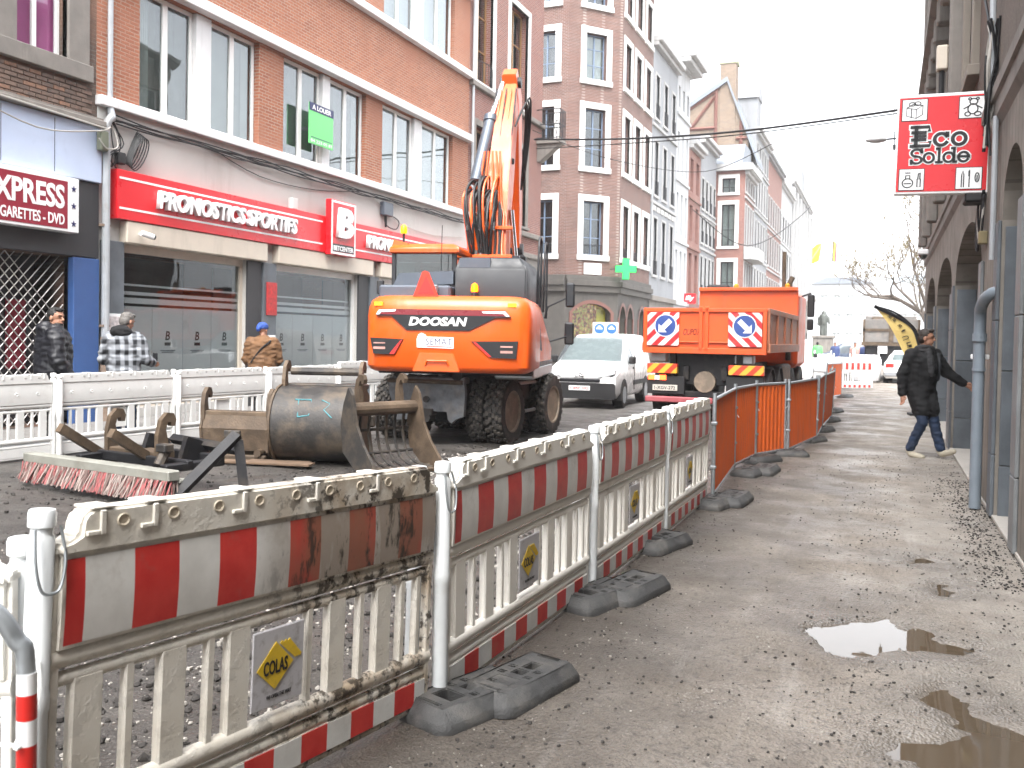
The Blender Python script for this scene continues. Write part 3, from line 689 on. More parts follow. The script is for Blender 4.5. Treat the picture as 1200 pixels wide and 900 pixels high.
for i, (a, b_, c, e) in enumerate(sh):
    MB().box(a-.06, b_+.5 if i < 2 else b_, -.20, .1, 3.17, 3.555, .02).build('shutter_box', MT['beige_metal'], B)
    fr = MB(); fr.box(a, a+.07, .06, .16, c, 3.17); fr.box(b_-.09, b_, .06, .16, c, 3.17); fr.box(a+.07, b_-.09, .06, .16, 3.03, 3.17); fr.box(a+.07, b_-.09, .06, .16, c, c+.12)
    f = fr.build('shop_window', MT['beige_metal'] if i == 0 else MT['frame_white'], B)
    nP = 4; wv = (b_-a-.16)/nP
    for k in range(nP):
        x = a+.07+k*wv
        MB().box(x+.004, x+wv-.004, .10, .108, c+.12, 3.03).build('pane', MT['glass_shop'], f)
        MB().box(x+.004, x+wv-.004, .112, .116, c+.12, 2.10).build('frosted_film', MT['frost'], f)
        if k > 0 or i: 
            text('letter', 'B', MT['black_decal'], f, x+wv*.42, 1.50, wv*.15, .17, .1105, .001, shear=.15, bold=.02)
            MB().box(x+wv*.40, x+wv*.60, .1095, .1115, 1.40, 1.46).build('print_strip', MT['black_decal'], f)
            for q, z in enumerate((1.30, 1.27)): MB().box(x+wv*(.26+.05*q), x+wv*(.74-.05*q), .1095, .1115, z, z+.014).build('print_line', MT['ex_bluegrey'], f)
    for z, h in ((2.15, .10), (2.30, .06), (2.46, .035)):
        MB().box(a+.075, b_-.095, .112, .116, z, z+h).build('film_band', MT['frost'], f)
    ins = MB(); ins.box(a, b_, 1.6, 1.65, c, 3.1); ins.box(a, b_, .4, 1.6, c-.02, c); ins.build('shop_interior', M('shop_inside', (.06,.058,.055), .8, var=.5, scale=2), B)
    for k in range(5):
        q = a+.3+k*.62
        MB().box(q, q+.42, 1.2, 1.5, 1.2, 1.9+.25*(k % 2), .02).build('betting_terminal', M('terminal', ((.3,.08,.03), (.03,.16,.5), (.25,.5,.45), (.4,.2,.05), (.03,.1,.4))[k], .4, var=.3, scale=4), B)
for a, b_ in ((11.80, 12.27), (16.10, 16.56), (20.45, 20.9)):
    MB().box(bx_(a), bx_(b_), -.10, .02, .1, 3.16 if a > 12 else 3.19, .015).build('stone_pier', MT['stone_blue'], B)
for a, b_ in ((15.63, 16.09), (19.96, 20.44)):
    MB().box(bx_(a), bx_(b_), -.06, .05, .1, 3.16, .01).build('dark_pier', MT['fascia_dark'], B)
for (a, z0, z1, c) in ((16.20, 2.05, 2.75, (.45,.03,.03)), (16.16, .9, 1.62, (.10,.03,.03)), (11.86, 1.1, 1.95, (.55,.5,.5))):
    p = MB().box(bx_(a), bx_(a)+.34, -.13, -.10, z0, z1, .004).build('notice', MT['sign_white'] if a != 16.20 else M('notice_red', c, .5), B)
    MB().box(bx_(a)+.03, bx_(a)+.31, -.134, -.12, z0+.04, z1-.05).build('print', M('notice_print', c, .6, var=.6, scale=14), p)
cc_ = thing('security_camera', 'small white security camera under the red fascia sign', 'camera', (XF, 11.72, 0), pi/2)
MB().tube([(bx_(12.5), -.20, 3.35), (bx_(12.5), -.27, 3.34)], .02, 6).build('mount', MT['sign_white'], cc_)
MB().cyl((bx_(12.44), -.30, 3.36), (bx_(12.64), -.38, 3.31), .05, n=10).build('housing', MT['sign_white'], cc_); MB().cyl((bx_(12.64), -.38, 3.31), (bx_(12.67), -.392, 3.303), .04, n=10).build('lens', MT['black_decal'], cc_)
MB().box(bx_(17.05), bx_(17.25), -.14, -.02, 4.42, 4.66, .01).build('alarm_box', MT['stone_light'], B)
# cables slung along under the window sill
cb = thing('facade_cables', 'bundle of black cables slung along the betting shop wall', 'cables', (XF, 11.72, 0), pi/2)
rc = random.Random(9)
for k in range(5):
    pts = [(bx_(12.0+i*1.0), -.05-.02*k-.05*rc.random(), 5.33-.03*k-.07*abs(sin(i*1.3+k))) for i in range(15)]
    MB().tube(smoothpts(pts, 3), .013, 5).build('cable', MT['cable'], cb)
MB().tube(smoothpts([(bx_(14.5), -.05, 5.25), (bx_(16), -.06, 4.95), (bx_(18), -.05, 4.98), (bx_(20), -.06, 5.25)], 4), .009, 5).build('cable', MT['cable'], cb)
MB().tube(smoothpts([(bx_(20.6), -.05, 5.2), (bx_(22), -.06, 4.7), (bx_(24), -.05, 4.6), (bx_(26), -.06, 4.75)], 4), .009, 5).build('cable', MT['cable_grey'], cb)
co = thing('cable_coil', 'untidy coil of black cable hung by the drainpipe above the red sign', 'cables', (XF, 11.72, 0), pi/2)
for k in range(7):
    pts = [(bx_(12.42)+.10*k/7+(.10+.02*k)*sin(2*pi*i/16)+.16*cos(2*pi*i/16+.5), -.08-.02*k, 4.85+.30*cos(2*pi*i/16)-.02*k) for i in range(16)]
    MB().tube(pts, .011, 5, True).build('cable', MT['cable'], co)
for k in range(5):
    pts = [(bx_(11.85)+rc.uniform(-.1, .1), -.15, 5.2), (bx_(12.0+rc.uniform(-.1, .25)), -.16, 4.85), (bx_(11.95+rc.uniform(-.1, .3)), -.14, 4.6), (bx_(12.0+rc.uniform(-.15, .1)), -.12, 4.42)]
    MB().tube(smoothpts(pts, 4), .01, 5).build('cable', MT['cable'], co)
MB().box(bx_(12.05), bx_(12.22), -.18, -.05, 4.50, 4.70, .02).build('junction_box', MT['plastic_dark'], co)
MB().box(bx_(11.55), bx_(11.72), -.30, -.18, 4.62, 4.95, .02).build('meter_box', M('olive_box', (.12,.13,.09), .6), co)
MB().tube(smoothpts([(bx_(9.0), -.3, 5.0), (bx_(10.3), -.32, 4.72), (bx_(11.5), -.3, 4.92), (bx_(11.85), -.22, 5.05), (bx_(11.9), -.3, 4.75), (bx_(11.65), -.33, 4.66), (bx_(11.48), -.32, 4.8)], 5), .012, 5).build('white_cable', MT['cable_grey'], co)
jb = thing('junction_box', 'grey junction box with a loop of wire above the red fascia', 'junction box', (XF, 11.72, 0), pi/2)
MB().box(bx_(21.0), bx_(21.5), -.16, -.02, 4.80, 5.15, .02).build('box', MT['ex_bluegrey'], jb)
MB().tube(smoothpts([(bx_(21.1), -.1, 4.8), (bx_(21.2), -.12, 4.55), (bx_(21.7), -.12, 4.5), (bx_(21.9), -.1, 4.72), (bx_(21.6), -.1, 4.82)], 4), .015, 5).tube([(bx_(21.2), -.1, 4.8), (bx_(21.2), -.1, 4.5)], .03, 5).build('wire_loop', MT['cable'], jb)
dp2 = copy_tree(dp, (XF, 14.68, 0), None, 'thin drainpipe at the right end of the orange brick block')
for ch in list(dp2.children):
    if not ch.name.startswith('upper'): bpy.data.objects.remove(ch)
# ================================================================ left 3: red brick house with brown wooden windows
Cc = building('tall red brick house with brown wooden casements next to the orange block', XF, 26.47)
def cx_(Y): return Y-26.47
ch = [(cx_(26.95), cx_(28.25), 5.7, 8.45), (cx_(29.75), cx_(31.45), 5.7, 8.45), (cx_(26.95), cx_(28.25), 9.85, 13.3), (cx_(29.75), cx_(31.45), 9.85, 13.3)]
mb = MB(); wall(mb, 0, 6.6, 4.6, 17, ch, .35); shell(mb, 0, 6.6, 17, 8); mb.build('wall', MT['brick_red'], Cc)
mb = MB(); wall(mb, 0, 6.6, 0, 4.6, [(1., 5.4, .3, 3.4)], .4, -.03); mb.build('stone_ground_storey', MT['stone_grey'], Cc)
win(Cc, 1., 5.4, .3, 3.4, .3, 'frame_dark', 4, (), .08, back='room', glass='glass_shop', name='shop_window')
for h in ch:
    win(Cc, *h, .25, 'frame_brown', 2, (.34, .66), .075, back='room'); surround(Cc, *h, 'stone_grey' if h[2] < 9 else 'stone_light', .20, .05, .10)
for z in (4.6, 5.35, 9.6): MB().box(0, 6.6, -.14, .02, z, z+.17, .02).build('string_course', MT['stone_grey'], Cc)
MB().box(-.0, 6.62, -.5, .1, 16.7, 17.2, .03).build('cornice', MT['stone_light'], Cc)
rail = MB()
for k in range(7): rail.tube([(cx_(27.05)+k*.18, -.05-.1*sin(k*.52), 9.9), (cx_(27.05)+k*.18, -.05-.1*sin(k*.52), 10.5)], .012, 4)
rail.tube([(cx_(26.95), -.03, 10.5), (cx_(27.6), -.16, 10.5), (cx_(28.2), -.03, 10.5)], .016, 4); rail.build('window_guard', MT['frame_dark'], Cc)
bal = MB(); bal.prism([(6.0, -.95), (6.65, -.95), (6.65, 0), (6.0, 0)], 8.95, 9.1, 'z'); bal.prism([(-.9, 8.95), (-.1, 8.3), (0, 8.3), (0, 8.95)], 6.1, 6.5, 'x')
bal.build('balcony_slab', MT['stone_grey'], Cc)
bal = MB()
for k in range(9): bal.tube([(6.62, -.93+k*.115, 9.1), (6.62, -.93+k*.115, 10.2)], .014, 4)
for k in range(6): bal.tube([(6.02+k*.12, -.93, 9.1), (6.02+k*.12, -.93, 10.2)], .014, 4)
for z in (9.15, 9.65, 10.2): bal.tube([(6.62, 0, z), (6.62, -.93, z), (6.02, -.93, z), (6.02, 0, z)], .02, 4)
for k in range(4): bal.tube(smoothpts([(6.62, -.93+k*.23, 9.7), (6.62, -.82+k*.23, 9.95), (6.62, -.72+k*.23, 9.7), (6.62, -.82+k*.23, 9.4)], 3), .012, 4)
bal.build('balcony_railing', MT['frame_dark'], Cc)

# ================================================================ left 4: corner house with a cut corner and the pharmacy
D = building('old red brick corner house with white framed windows and a pharmacy below', XF, 44.2)
HD = 21.5; levels = [(5.75, 8.35), (10.0, 12.8), (14.2, 16.4), (17.8, 19.8)]
Mch = TR(-2.26, 1.97, 0) @ RZ(radians(-41)); Msd = TR(-2.26, 9.97, 0) @ RZ(-pi/2)
def fix(o, M_): o.matrix_local = M_ @ Matrix.Translation(o.location) if o.location.length else M_; return o
def facade_D(M_, W, xs, gf):
    mb = MB(M_); hs = [(a, b_, z0, z1) for a, b_ in xs for z0, z1 in levels]
    wall(mb, 0, W, 4.75, HD, hs, .3); mb.build('wall', MT['brick_pink'], D)
    for h in hs:
        fix(win(D, *h, .22, 'frame_blue', 2, (.33, .68), .07, back='room' if random.random() < .6 else 'curtain'), M_)
        o = surround(D, *h, 'stone_light', .30, .06, .26); o.matrix_local = M_
        g = MB(M_)
        if h[2] < 7:
            for k in range(9): g.tube([(h[0]+(h[1]-h[0])*k/8, .02, h[2]+.02), (h[0]+(h[1]-h[0])*k/8, .02, h[2]+.5)], .013, 4)
            g.tube([(h[0], .02, h[2]+.5), (h[1], .02, h[2]+.5)], .018, 4); g.build('window_guard', MT['frame_dark'], D)
    mb = MB(M_); arch_wall(mb, 0, W, 0, 3.95, gf, .4); mb.build('shop_storey', MT['stone_dark'], D)
    for a, b_, s, c in gf:
        n = 10; ring = MB(M_)
        for k in range(n):
            p = lambda q, e: (a-e+(b_-a+2*e)*q, s+(c-s+e)*sin(pi*q)**.7)
            ring.add([(p(k/n, 0)[0], -.05, p(k/n, 0)[1]), (p((k+1)/n, 0)[0], -.05, p((k+1)/n, 0)[1]), (p((k+1)/n, .18)[0], -.05, p((k+1)/n, .18)[1]), (p(k/n, .18)[0], -.05, p(k/n, .18)[1])], [(0,1,2,3)])
        ring.box(a-.16, a, -.05, .05, .1, s); ring.box(b_, b_+.16, -.05, .05, .1, s)
        f = ring.build('shop_window', MT['frame_maroon'], D)
        MB(M_).box(a, b_, .30, .306, .15, c).build('pane', MT['glass_shop'], f)
        MB(M_).box(a, b_, .62, .66, .15, c).build('shop_interior', MT['shop_lit'], f)
        MB(M_).box(b_-.3-.25*(W < 4), b_-.05, .40, .43, .5, c-.25).build('poster', MT['poster_yellow'], f)
    for z0, z1, pr in ((3.95, 4.25, .16), (4.25, 4.52, .26), (4.52, 4.75, .14)):
        MB(M_).box(-.02, W+.02, -pr, .05, z0, z1, .015).build('cornice', MT['stone_dark'], D)
    MB(M_).box(-.05, W+.05, -.45, .05, HD-.35, HD, .02).build('roof_cornice', MT['stone_light'], D)
def arch_z(q, s, c): return s+(c-s)*sqrt(max(0, 1-(2*q-1)**2))
def arch_wall(mb, x0, x1, z0, z1, arches, d, n=14, y=0., jamb=True):
    x = x0
    for a, b_, s, c in sorted(arches):
        mb.quad((x, y, z0), (a, y, z0), (a, y, z1), (x, y, z1)); x = b_
        for k in range(n):
            q0, q1 = k/n, (k+1)/n; xa, xb = a+(b_-a)*q0, a+(b_-a)*q1; za, zb = arch_z(q0, s, c), arch_z(q1, s, c)
            mb.quad((xa, y, za), (xb, y, zb), (xb, y, z1), (xa, y, z1)); mb.quad((xa, y, za), (xa, y+d, za), (xb, y+d, zb), (xb, y, zb))
        if jamb:
            mb.quad((a, y, z0), (a, y, s), (a, y+d, s), (a, y+d, z0)); mb.quad((b_, y, z0), (b_, y+d, z0), (b_, y+d, s), (b_, y, s))
    mb.quad((x, y, z0), (x1, y, z0), (x1, y, z1), (x, y, z1))
m, t, b = nodes('lit_shop_inside'); v = coords(t); n_ = nn(t, 'TexNoise', Scale=8., Detail=3.); t.links.new(v, n_.inputs['Vector'])
rp = nn(t, 'ValToRGB'); t.links.new(n_.outputs['Fac'], rp.inputs[0]); el = rp.color_ramp.elements; el[0].position = .35; el[0].color = (.03,.02,.02,1); el[1].position = .72; el[1].color = (.62,.5,.32,1)
for p_, c_ in ((.46, (.25,.06,.04,1)), (.55, (.16,.28,.06,1)), (.63, (.45,.16,.08,1))): e_ = el.new(p_); e_.color = c_
t.links.new(rp.outputs[0], b.inputs['Base Color']); t.links.new(rp.outputs[0], b.inputs['Emission Color']); b.inputs['Emission Strength'].default_value = .28; MT['shop_lit'] = m
MT['poster_yellow'] = M('yellow_poster', (.80,.68,.03), .5, var=.04)
facade_D(Mch, 3.0, [(.92, 2.08)], [(.40, 2.60, 2.95, 3.40)])
facade_D(Matrix.Identity(4), 6.4, [(.55, 1.65), (2.65, 3.75), (4.75, 5.85)], [(.3, 1.5, 2.75, 3.35), (1.75, 2.95, 2.75, 3.35), (4.2, 5.4, 2.75, 3.35)])
facade_D(Msd, 8.0, [(1.2, 2.3), (4.0, 5.1), (6.3, 7.3)], [(1, 2.4, 2.7, 3.3), (4, 6, 2.7, 3.3)])
MB().prism([(0, .02), (6.4, .02), (6.4, 10), (-2.2, 10), (-2.2, 2.0)], HD-.06, HD-.01, 'z').build('roof', MT['slate'], D)
mb = MB(); mb.quad((6.4, 0, 0), (6.4, 0, HD), (6.4, 10, HD), (6.4, 10, 0)); mb.build('party_wall', MT['brick_pink'], D)
MB(Mch).box(1.0, 2.0, -.06, 0, 4.80, 5.36, .01).build('stone_tablet', MT['stone_light'], D)
text('poster_lettering', 'SOLDES', MT['black_decal'], D, 0, 0, 1., .16, 0, .002, loc3=Mch @ Vector((2.02, .392, 1.4)), rot3=(0, radians(-90), radians(-41)))
pc = thing('pharmacy_cross', 'lit green pharmacy cross on the brick corner house', 'sign', (-11.75, 43.6, 5.1), radians(20))
cr = [(-.16,-.5), (.16,-.5), (.16,-.16), (.5,-.16), (.5,.16), (.16,.16), (.16,.5), (-.16,.5), (-.16,.16), (-.5,.16), (-.5,-.16), (-.16,-.16)]
MB().prism([(p[0]*1.04, p[1]*1.04) for p in cr], -.08, .08).build('case', MT['green_dark'], pc)
MB().prism([(p[0]*.97, p[1]*.97) for p in cr], -.10, -.082).prism([(p[0]*.97, p[1]*.97) for p in cr], .082, .10).build('light_panel', MT['green_led'], pc)
MB().tube([(-.45, 0, 0), (-.75, .1, 0)], .03, 6).build('bracket', MT['frame_dark'], pc)
dp3 = copy_tree(dp2, (XF, 38.75, 0), None, 'dark downpipe on the far edge of the corner house')

# ================================================================ the rest of the left row
def house(label, Y0, Y1, H, wm, fm, ncol, floors, sm, X=XF, gf='stone_grey', gh=4.2, garch=0, cor='stone_light', ww=.55, D_=9, guard=False, back='room', rows=(.35, .68), near=True):
    sm = 'stone_mid' if sm == 'stone_light' else sm; cor = 'stone_mid' if cor == 'stone_light' else cor
    b = building(label, X, Y0); W = Y1-Y0; pitch = W/ncol; hs = []
    for z0, z1 in floors:
        for k in range(ncol): hs.append((pitch*(k+.5)-pitch*ww/2, pitch*(k+.5)+pitch*ww/2, z0, z1))
    mb = MB(); wall(mb, 0, W, gh, H, hs, .3); shell(mb, 0, W, H, D_, near=near); mb.build('wall', MT[wm], b)
    for h in hs:
        win(b, *h, .22, fm, 2, rows, .07, back=back)
        if sm: surround(b, *h, sm, .14, .05, .16)
        if guard:
            g = MB()
            for k in range(6): g.tube([(h[0]+(h[1]-h[0])*k/5, -.06, h[2]), (h[0]+(h[1]-h[0])*k/5, -.06, h[2]+.8)], .015, 4)
            g.tube([(h[0], -.06, h[2]+.8), (h[1], -.06, h[2]+.8)], .02, 4); g.build('window_guard', MT['frame_dark'], b)
    gs = [(pitch*(k+.5)-pitch*.33, pitch*(k+.5)+pitch*.33, 2.4, 3.3) for k in range(ncol)]
    mb = MB()
    if garch: arch_wall(mb, 0, W, 0, gh, gs, .4, y=-.03)
    else: wall(mb, 0, W, 0, gh, [(a, c, .3, 3.2) for a, c, _, _ in gs], .4, -.03)
    mb.build('shop_storey', MT[gf], b)
    for a, c, _, _ in gs: MB().box(a, c, .3, .306, .1, 3.3).build('shop_pane', MT['glass_shop'], b)
    MB().box(0, W, .9, .95, 0, 3.6).build('shop_interior', MT['room'], b)
    MB().box(-.02, W+.02, -.5, .1, H-.32, H, .03).box(-.01, W+.01, -.28, .1, H-.55, H-.32, .02).build('cornice', MT[cor], b)
    MB().box(0, W, -.22, .02, gh-.28, gh, .02).build('string_course', MT[gf], b)
    for z0, _ in floors[1:]: MB().box(0, W, -.12, .02, z0-.55, z0-.38, .02).build('string_course', MT[sm or wm], b)
    return b
E_ = house('pale stone house with three tall windows and carved panels beyond the corner house', 50.65, 57.0, 18.6, 'wall_grey', 'frame_dark', 3, [(5.4, 8.6), (9.9, 12.9), (14.2, 16.6)], 'stone_light', garch=1, guard=True, ww=.42)
for k in range(6): MB().box(.35+k*1.0, 1.05+k*1.0, -.07, 0, 9.0, 9.28, .02).box(.5+k*1.0, .9+k*1.0, -.1, 0, 9.05, 9.22, .03).build('carved_panel', MT['stone_light'], E_)
MB().box(.1, 1.0, .5, 1.6, 18.6, 20.0, .02).build('chimney', MT['stone_light'], E_)
F_ = house('white painted house with a deep overhanging cornice', 57.05, 61.0, 19.4, 'wall_white', 'frame_dark', 3, [(5.2, 7.4), (8.4, 11.0), (12.2, 14.8), (16.3, 17.6)], None, ww=.45, gf='wall_white')
MB().box(-.1, 4.05, -1.1, .1, 19.2, 19.55, .04).box(-.1, 4.05, -.8, .1, 18.9, 19.2, .04).build('cornice', MT['stone_mid'], F_)
G_ = house('narrow orange brick house with tall maroon windows', 61.05, 65.2, 15.0, 'brick_red', 'frame_maroon', 2, [(4.9, 7.6), (8.4, 10.8), (11.7, 13.9)], None, ww=.5, gf='frame_maroon')
H_ = house('grey stone house with balconies and plants on its ledge', 65.25, 71.5, 16.2, 'wall_grey', 'frame_dark', 4, [(4.9, 7.7), (8.7, 10.4), (11.1, 13.2)], 'stone_light', guard=True, ww=.5)
# bay house that stands forward of the row
J_ = house('brick and white stone house with a projecting bay window', 72.0, 77.5, 15.0, 'brick_red', 'frame_dark', 4, [(5.2, 7.8), (9.0, 12.2), (13.2, 14.3)], 'stone_light', X=-10.2, ww=.5, near=False)
mb = MB(); wall(mb, 0, 9, 0, 15, [(7.3, 8.3, 9., 12.2), (7.3, 8.3, 5.2, 7.8), (7.3, 8.3, 13.1, 14.2), (4, 5.4, 9., 12.2)], .3); o = mb.build('end_wall', MT['brick_red'], J_); o.matrix_local = TR(-.03, 9, 0) @ RZ(-pi/2)
for h in ((5.2, 6.6, 9., 12.2),): pass
for h in ((7.3, 8.3, 9., 12.2), (7.3, 8.3, 5.2, 7.8), (7.3, 8.3, 13.1, 14.2), (4, 5.4, 9., 12.2)):
    fix(win(J_, *h, .22, 'frame_dark', 2, (.4,), .08, back='curtain'), TR(-.03, 9, 0) @ RZ(-pi/2)); o = surround(J_, *h, 'stone_light', .3, .05, .2); o.matrix_local = TR(-.03, 9, 0) @ RZ(-pi/2)
MB().prism([(0, -.02), (5.4, -.02), (5.4, -.6), (4.4, -1.0), (1.0, -1.0), (0, -.6)][::-1], 8.0, 8.9, 'z').build('bay_base', MT['stone_mid'], J_)
MB().prism([(-.4, -.6), (5.6, -.6), (5.6, 9.4), (-.4, 9.4)], 14.75, 15.25, 'z').build('cornice', MT['stone_mid'], J_)
MB().prism([(-.3, 15.2), (5.5, 15.2), (4.0, 17.0), (1.2, 17.0)], .2, 9, 'y').build('roof', MT['slate'], J_)
# tan brick gable with its chimney rising behind the narrow house
K_ = thing('gable_house', 'tan brick gable with timber braces and a tall chimney behind the row', 'building', (-13.4, 77.6, 0), 0)
MB().prism([(-6.5, 0), (2.6, 0), (2.6, 18.3), (.8, 23.2), (-2.0, 21.2), (-6.5, 17.5)], 0, 3, 'y').build('wall', MT['brick_tan'], K_)
MB().box(.2, 1.5, -.08, 1.2, 17, 24.6, .03).build('chimney', MT['brick_tan'], K_); MB().box(.1, 1.6, -.15, 1.3, 24.6, 25.0, .03).build('chimney_cap', M('mossy_cap', (.34,.36,.24), .9), K_)
for a, b_ in (((-2.6, 20.9), (.1, 22.6)), ((-.1, 17), (-.1, 22.4)), ((-2.4, 19.4), (0, 19.4)), ((-2.2, 19.4), (-.2, 22)), ((1.6, 18.4), (2.5, 18.4)), ((2.0, 16.5), (2.0, 19.8))):
    MB().tube([(a[0], -.06, a[1]), (b_[0], -.06, b_[1])], .14, 4).build('timber_brace', MT['frame_maroon'], K_)
MB().prism([(.8, 23.5), (3.4, 16.6), (3.4, 16.2), (.8, 23.1)], -.3, 3.3, 'y').prism([(.8, 23.5), (-2.7, 21.3), (-6.6, 17.8), (-6.6, 17.4), (-2.7, 20.9), (.8, 23.1)], -.3, 3.3, 'y').build('roof', MT['slate'], K_)
L_ = house('pale grey townhouse with a stepped dormer', 80.8, 90.0, 20.0, 'wall_grey', 'frame_dark', 5, [(5, 8), (9.3, 12.2), (13.3, 16), (17, 18.8)], 'stone_light', X=-10.6, ww=.45)
MB().box(2, 4.5, .2, 2.5, 20, 23, .04).prism([(1.8, 23), (4.7, 23), (3.25, 25)], .1, 2.6, 'y').build('dormer', MT['wall_grey'], L_)
N_ = house('pale house with brick panels between tall windows', 90.1, 105.0, 20.0, 'brick_red', 'frame_dark', 7, [(5, 8), (9.3, 12.2), (13.3, 16)], 'stone_light', X=-10.9, ww=.5, cor='wall_grey')
O_ = house('white plastered house beside the columned building', 105.1, 119.0, 19.5, 'wall_white', 'frame_dark', 5, [(5, 8), (9.3, 12.2), (13.3, 16)], 'stone_light', X=-11.1, ww=.5)
P_ = house('grand stone building with pilasters, pediment and urns', 119.2, 150.0, 22.0, 'wall_grey', 'frame_dark', 6, [(8.5, 15.5), (17.5, 19.5)], 'stone_light', X=-11.2, ww=.4, gh=7.0, garch=1, near=False)
for k in range(7): MB().box(.1+k*5, .9+k*5, -.4, 0, 7, 21, .05).build('pilaster', MT['stone_mid'], P_)
mb = MB(); wall(mb, 0, 9, 0, 22, [(3, 6, 9, 15)], .4); o = mb.build('end_wall', MT['wall_grey'], P_); o.matrix_local = TR(-.02, 9, 0) @ RZ(-pi/2)
MB().prism([(16, 22), (30.8, 22), (23.5, 27.5)], -.2, 1, 'y').build('pediment', MT['stone_mid'], P_)
MB().box(0, 1.2, -.3, 1, 22, 23.4, .04).ell((.6, .3, 24.4), (.7, .7, 1.1)).build('urn', MT['stone_light'], P_)
MB().box(10, 15, -.3, 3, 22, 25, .04).build('attic', MT['wall_grey'], P_)
MB().tube(smoothpts([(0, 0, 5.0), (0, -1.2, 5.2), (0, -2.4, 6.8), (0, -3.2, 7.0)], 5), .25, 6).build('iron_console', MT['stone_grey'], P_)
for (Y, X_, z, c, lab) in ((150, -9.9, 16.0, (.80,.62,.02), 'yellow flag on a pole high on the pale facades'), (152, -8.4, 16.6, (.55,.04,.06), 'dark tricolour flag hanging high over the street')):
    fl = thing('flag', lab, 'flag', (X_, Y, z), 0)
    MB().tube([(-1.5, 0, -2.2), (.6, 0, 1.2)], .05, 5).build('pole', MT['stone_light'], fl)
    if c[1] > .2: MB().prism([(-1.2,-2.2), (-1.6,-.2), (-.2,1.0), (.5,1.1), (.3,-.4), (.1,-1.6)], -.03, .03).build('cloth', M('flag_yellow_cloth', c, .7), fl)
    else:
        for k, cc2 in enumerate(((.02,.02,.02), (.75,.55,.03), (.5,.03,.08))): MB().prism([(.45+k*.22, 1.2-.2*k), (.67+k*.22, 1.0-.2*k), (.6+k*.2, -2.4), (.4+k*.2, -2.0)], -.03, .03).build('cloth', M('flag_cloth', cc2, .7), fl)
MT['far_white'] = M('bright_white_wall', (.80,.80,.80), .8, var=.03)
# buildings that close the street
Q_ = thing('office_block', 'long white block closing the far end of the street', 'building', (-13, 175, 0), 0)
mb = MB(); hs = [(2+k*2.2, 3.3+k*2.2, z, z+1.5) for k in range(12) for z in (2.2, 5.6, 8.9)]; wall(mb, 0, 30, 0, 12.4, hs, .3); shell(mb, 0, 30, 12.4, 12); mb.build('wall', MT['wall_white'], Q_)
for h in hs: win(Q_, *h, .2, 'frame_white', 2, (), .1, back='backing_white', glass='glass_clear')  # white behind the panes paints in the overexposed pale of far windows
MB().prism([(.4, 12.4), (11, 12.4), (8, 13.5), (3, 13.6)], -.3, 8, 'y').build('roof', MT['slate'], Q_)
MB().box(10.5, 13, 2, 4, 12.4, 14.5, .05).build('stair_head', MT['wall_white'], Q_)
hill = MB(); hill.add([(x, 420+40*sin(x*.01), 0 if k == 0 else 22+9*sin(x*.013+1)+4*sin(x*.05)) for k in (0, 1) for x in range(-420, 421, 30)], [(i, i+1, i+30, i+29) for i in range(28)])
hill.add([(x, 700, 0) for x in range(-420, 421, 30)], []); 
for i in range(28): hill.f.append((29+i, 29+i+1, 58+i+1, 58+i))
hill.build('hill', M('far_hill', (.30,.36,.40), .9, var=.2, scale=.03), smooth=60, kind='structure')
for i, (x, y, w_, h_) in enumerate(((22, 150, 22, 15), (50, 160, 25, 12))):
    b = thing('office_block', ('tall pale block behind the bare tree', 'lower pale block right of the square')[i], 'building', (x, y, 0), 0)
    hs = [(1.5+k*2.6, 3+k*2.6, z, z+1.6) for k in range(int(w_/2.7)) for z in (2.2, 5.6, 8.8)]
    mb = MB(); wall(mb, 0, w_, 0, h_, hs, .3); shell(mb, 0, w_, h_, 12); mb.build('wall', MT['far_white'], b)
    for h in hs: win(b, *h, .2, 'frame_white', 2, (), .1, back='backing_white', glass='glass_clear')  # same white backing, overexposure put into the window colour

# ================================================================ right: stone arcade with brick floors above
R = building('stone arcade building with arched openings and old brick floors above', 1.0, 28.2, 1)
def rx(Y): return 28.2-Y
arches = [(rx(26.9), rx(22.2), 2.5, 3.28), (rx(21.6), rx(16.75), 2.5, 3.28), (rx(16.05), rx(11.75), 2.6, 3.28), (rx(9.85), rx(8.45), 2.85, 3.42), (rx(6.6), rx(2.4), 2.6, 3.3), (rx(1.6), rx(-3), 2.6, 3.3)]
m, t, b = nodes('ribbed_beige_stone'); v = coords(t); sp = nn(t, 'SeparateXYZ'); t.links.new(v, sp.inputs[0])
fr_ = math_(t, 'FRACT', math_(t, 'MULTIPLY', sp.outputs[0], 4.6)); gr = math_(t, 'LESS_THAN', fr_, .12)
c0 = mixc(t, noise_fac(t, v, 1.7, 6, .3, .7), (.155,.138,.118), (.28,.253,.22))
c0 = mixc(t, math_(t, 'MULTIPLY', noise_fac(t, v, .9, 6, .5, .75), .6), c0, (.075,.065,.057)); c0 = mixc(t, math_(t, 'MULTIPLY', gr, .5), c0, (.07,.06,.05))
t.links.new(c0, b.inputs['Base Color']); b.inputs['Roughness'].default_value = .85
bump(t, b, math_(t, 'SUBTRACT', 1., gr), .5, .02); MT['ribbed'] = m
mb = MB(); arch_wall(mb, 0, rx(-12), 0, 3.92, arches, .95, 18); mb.build('arcade_wall', MT['ribbed'], R)
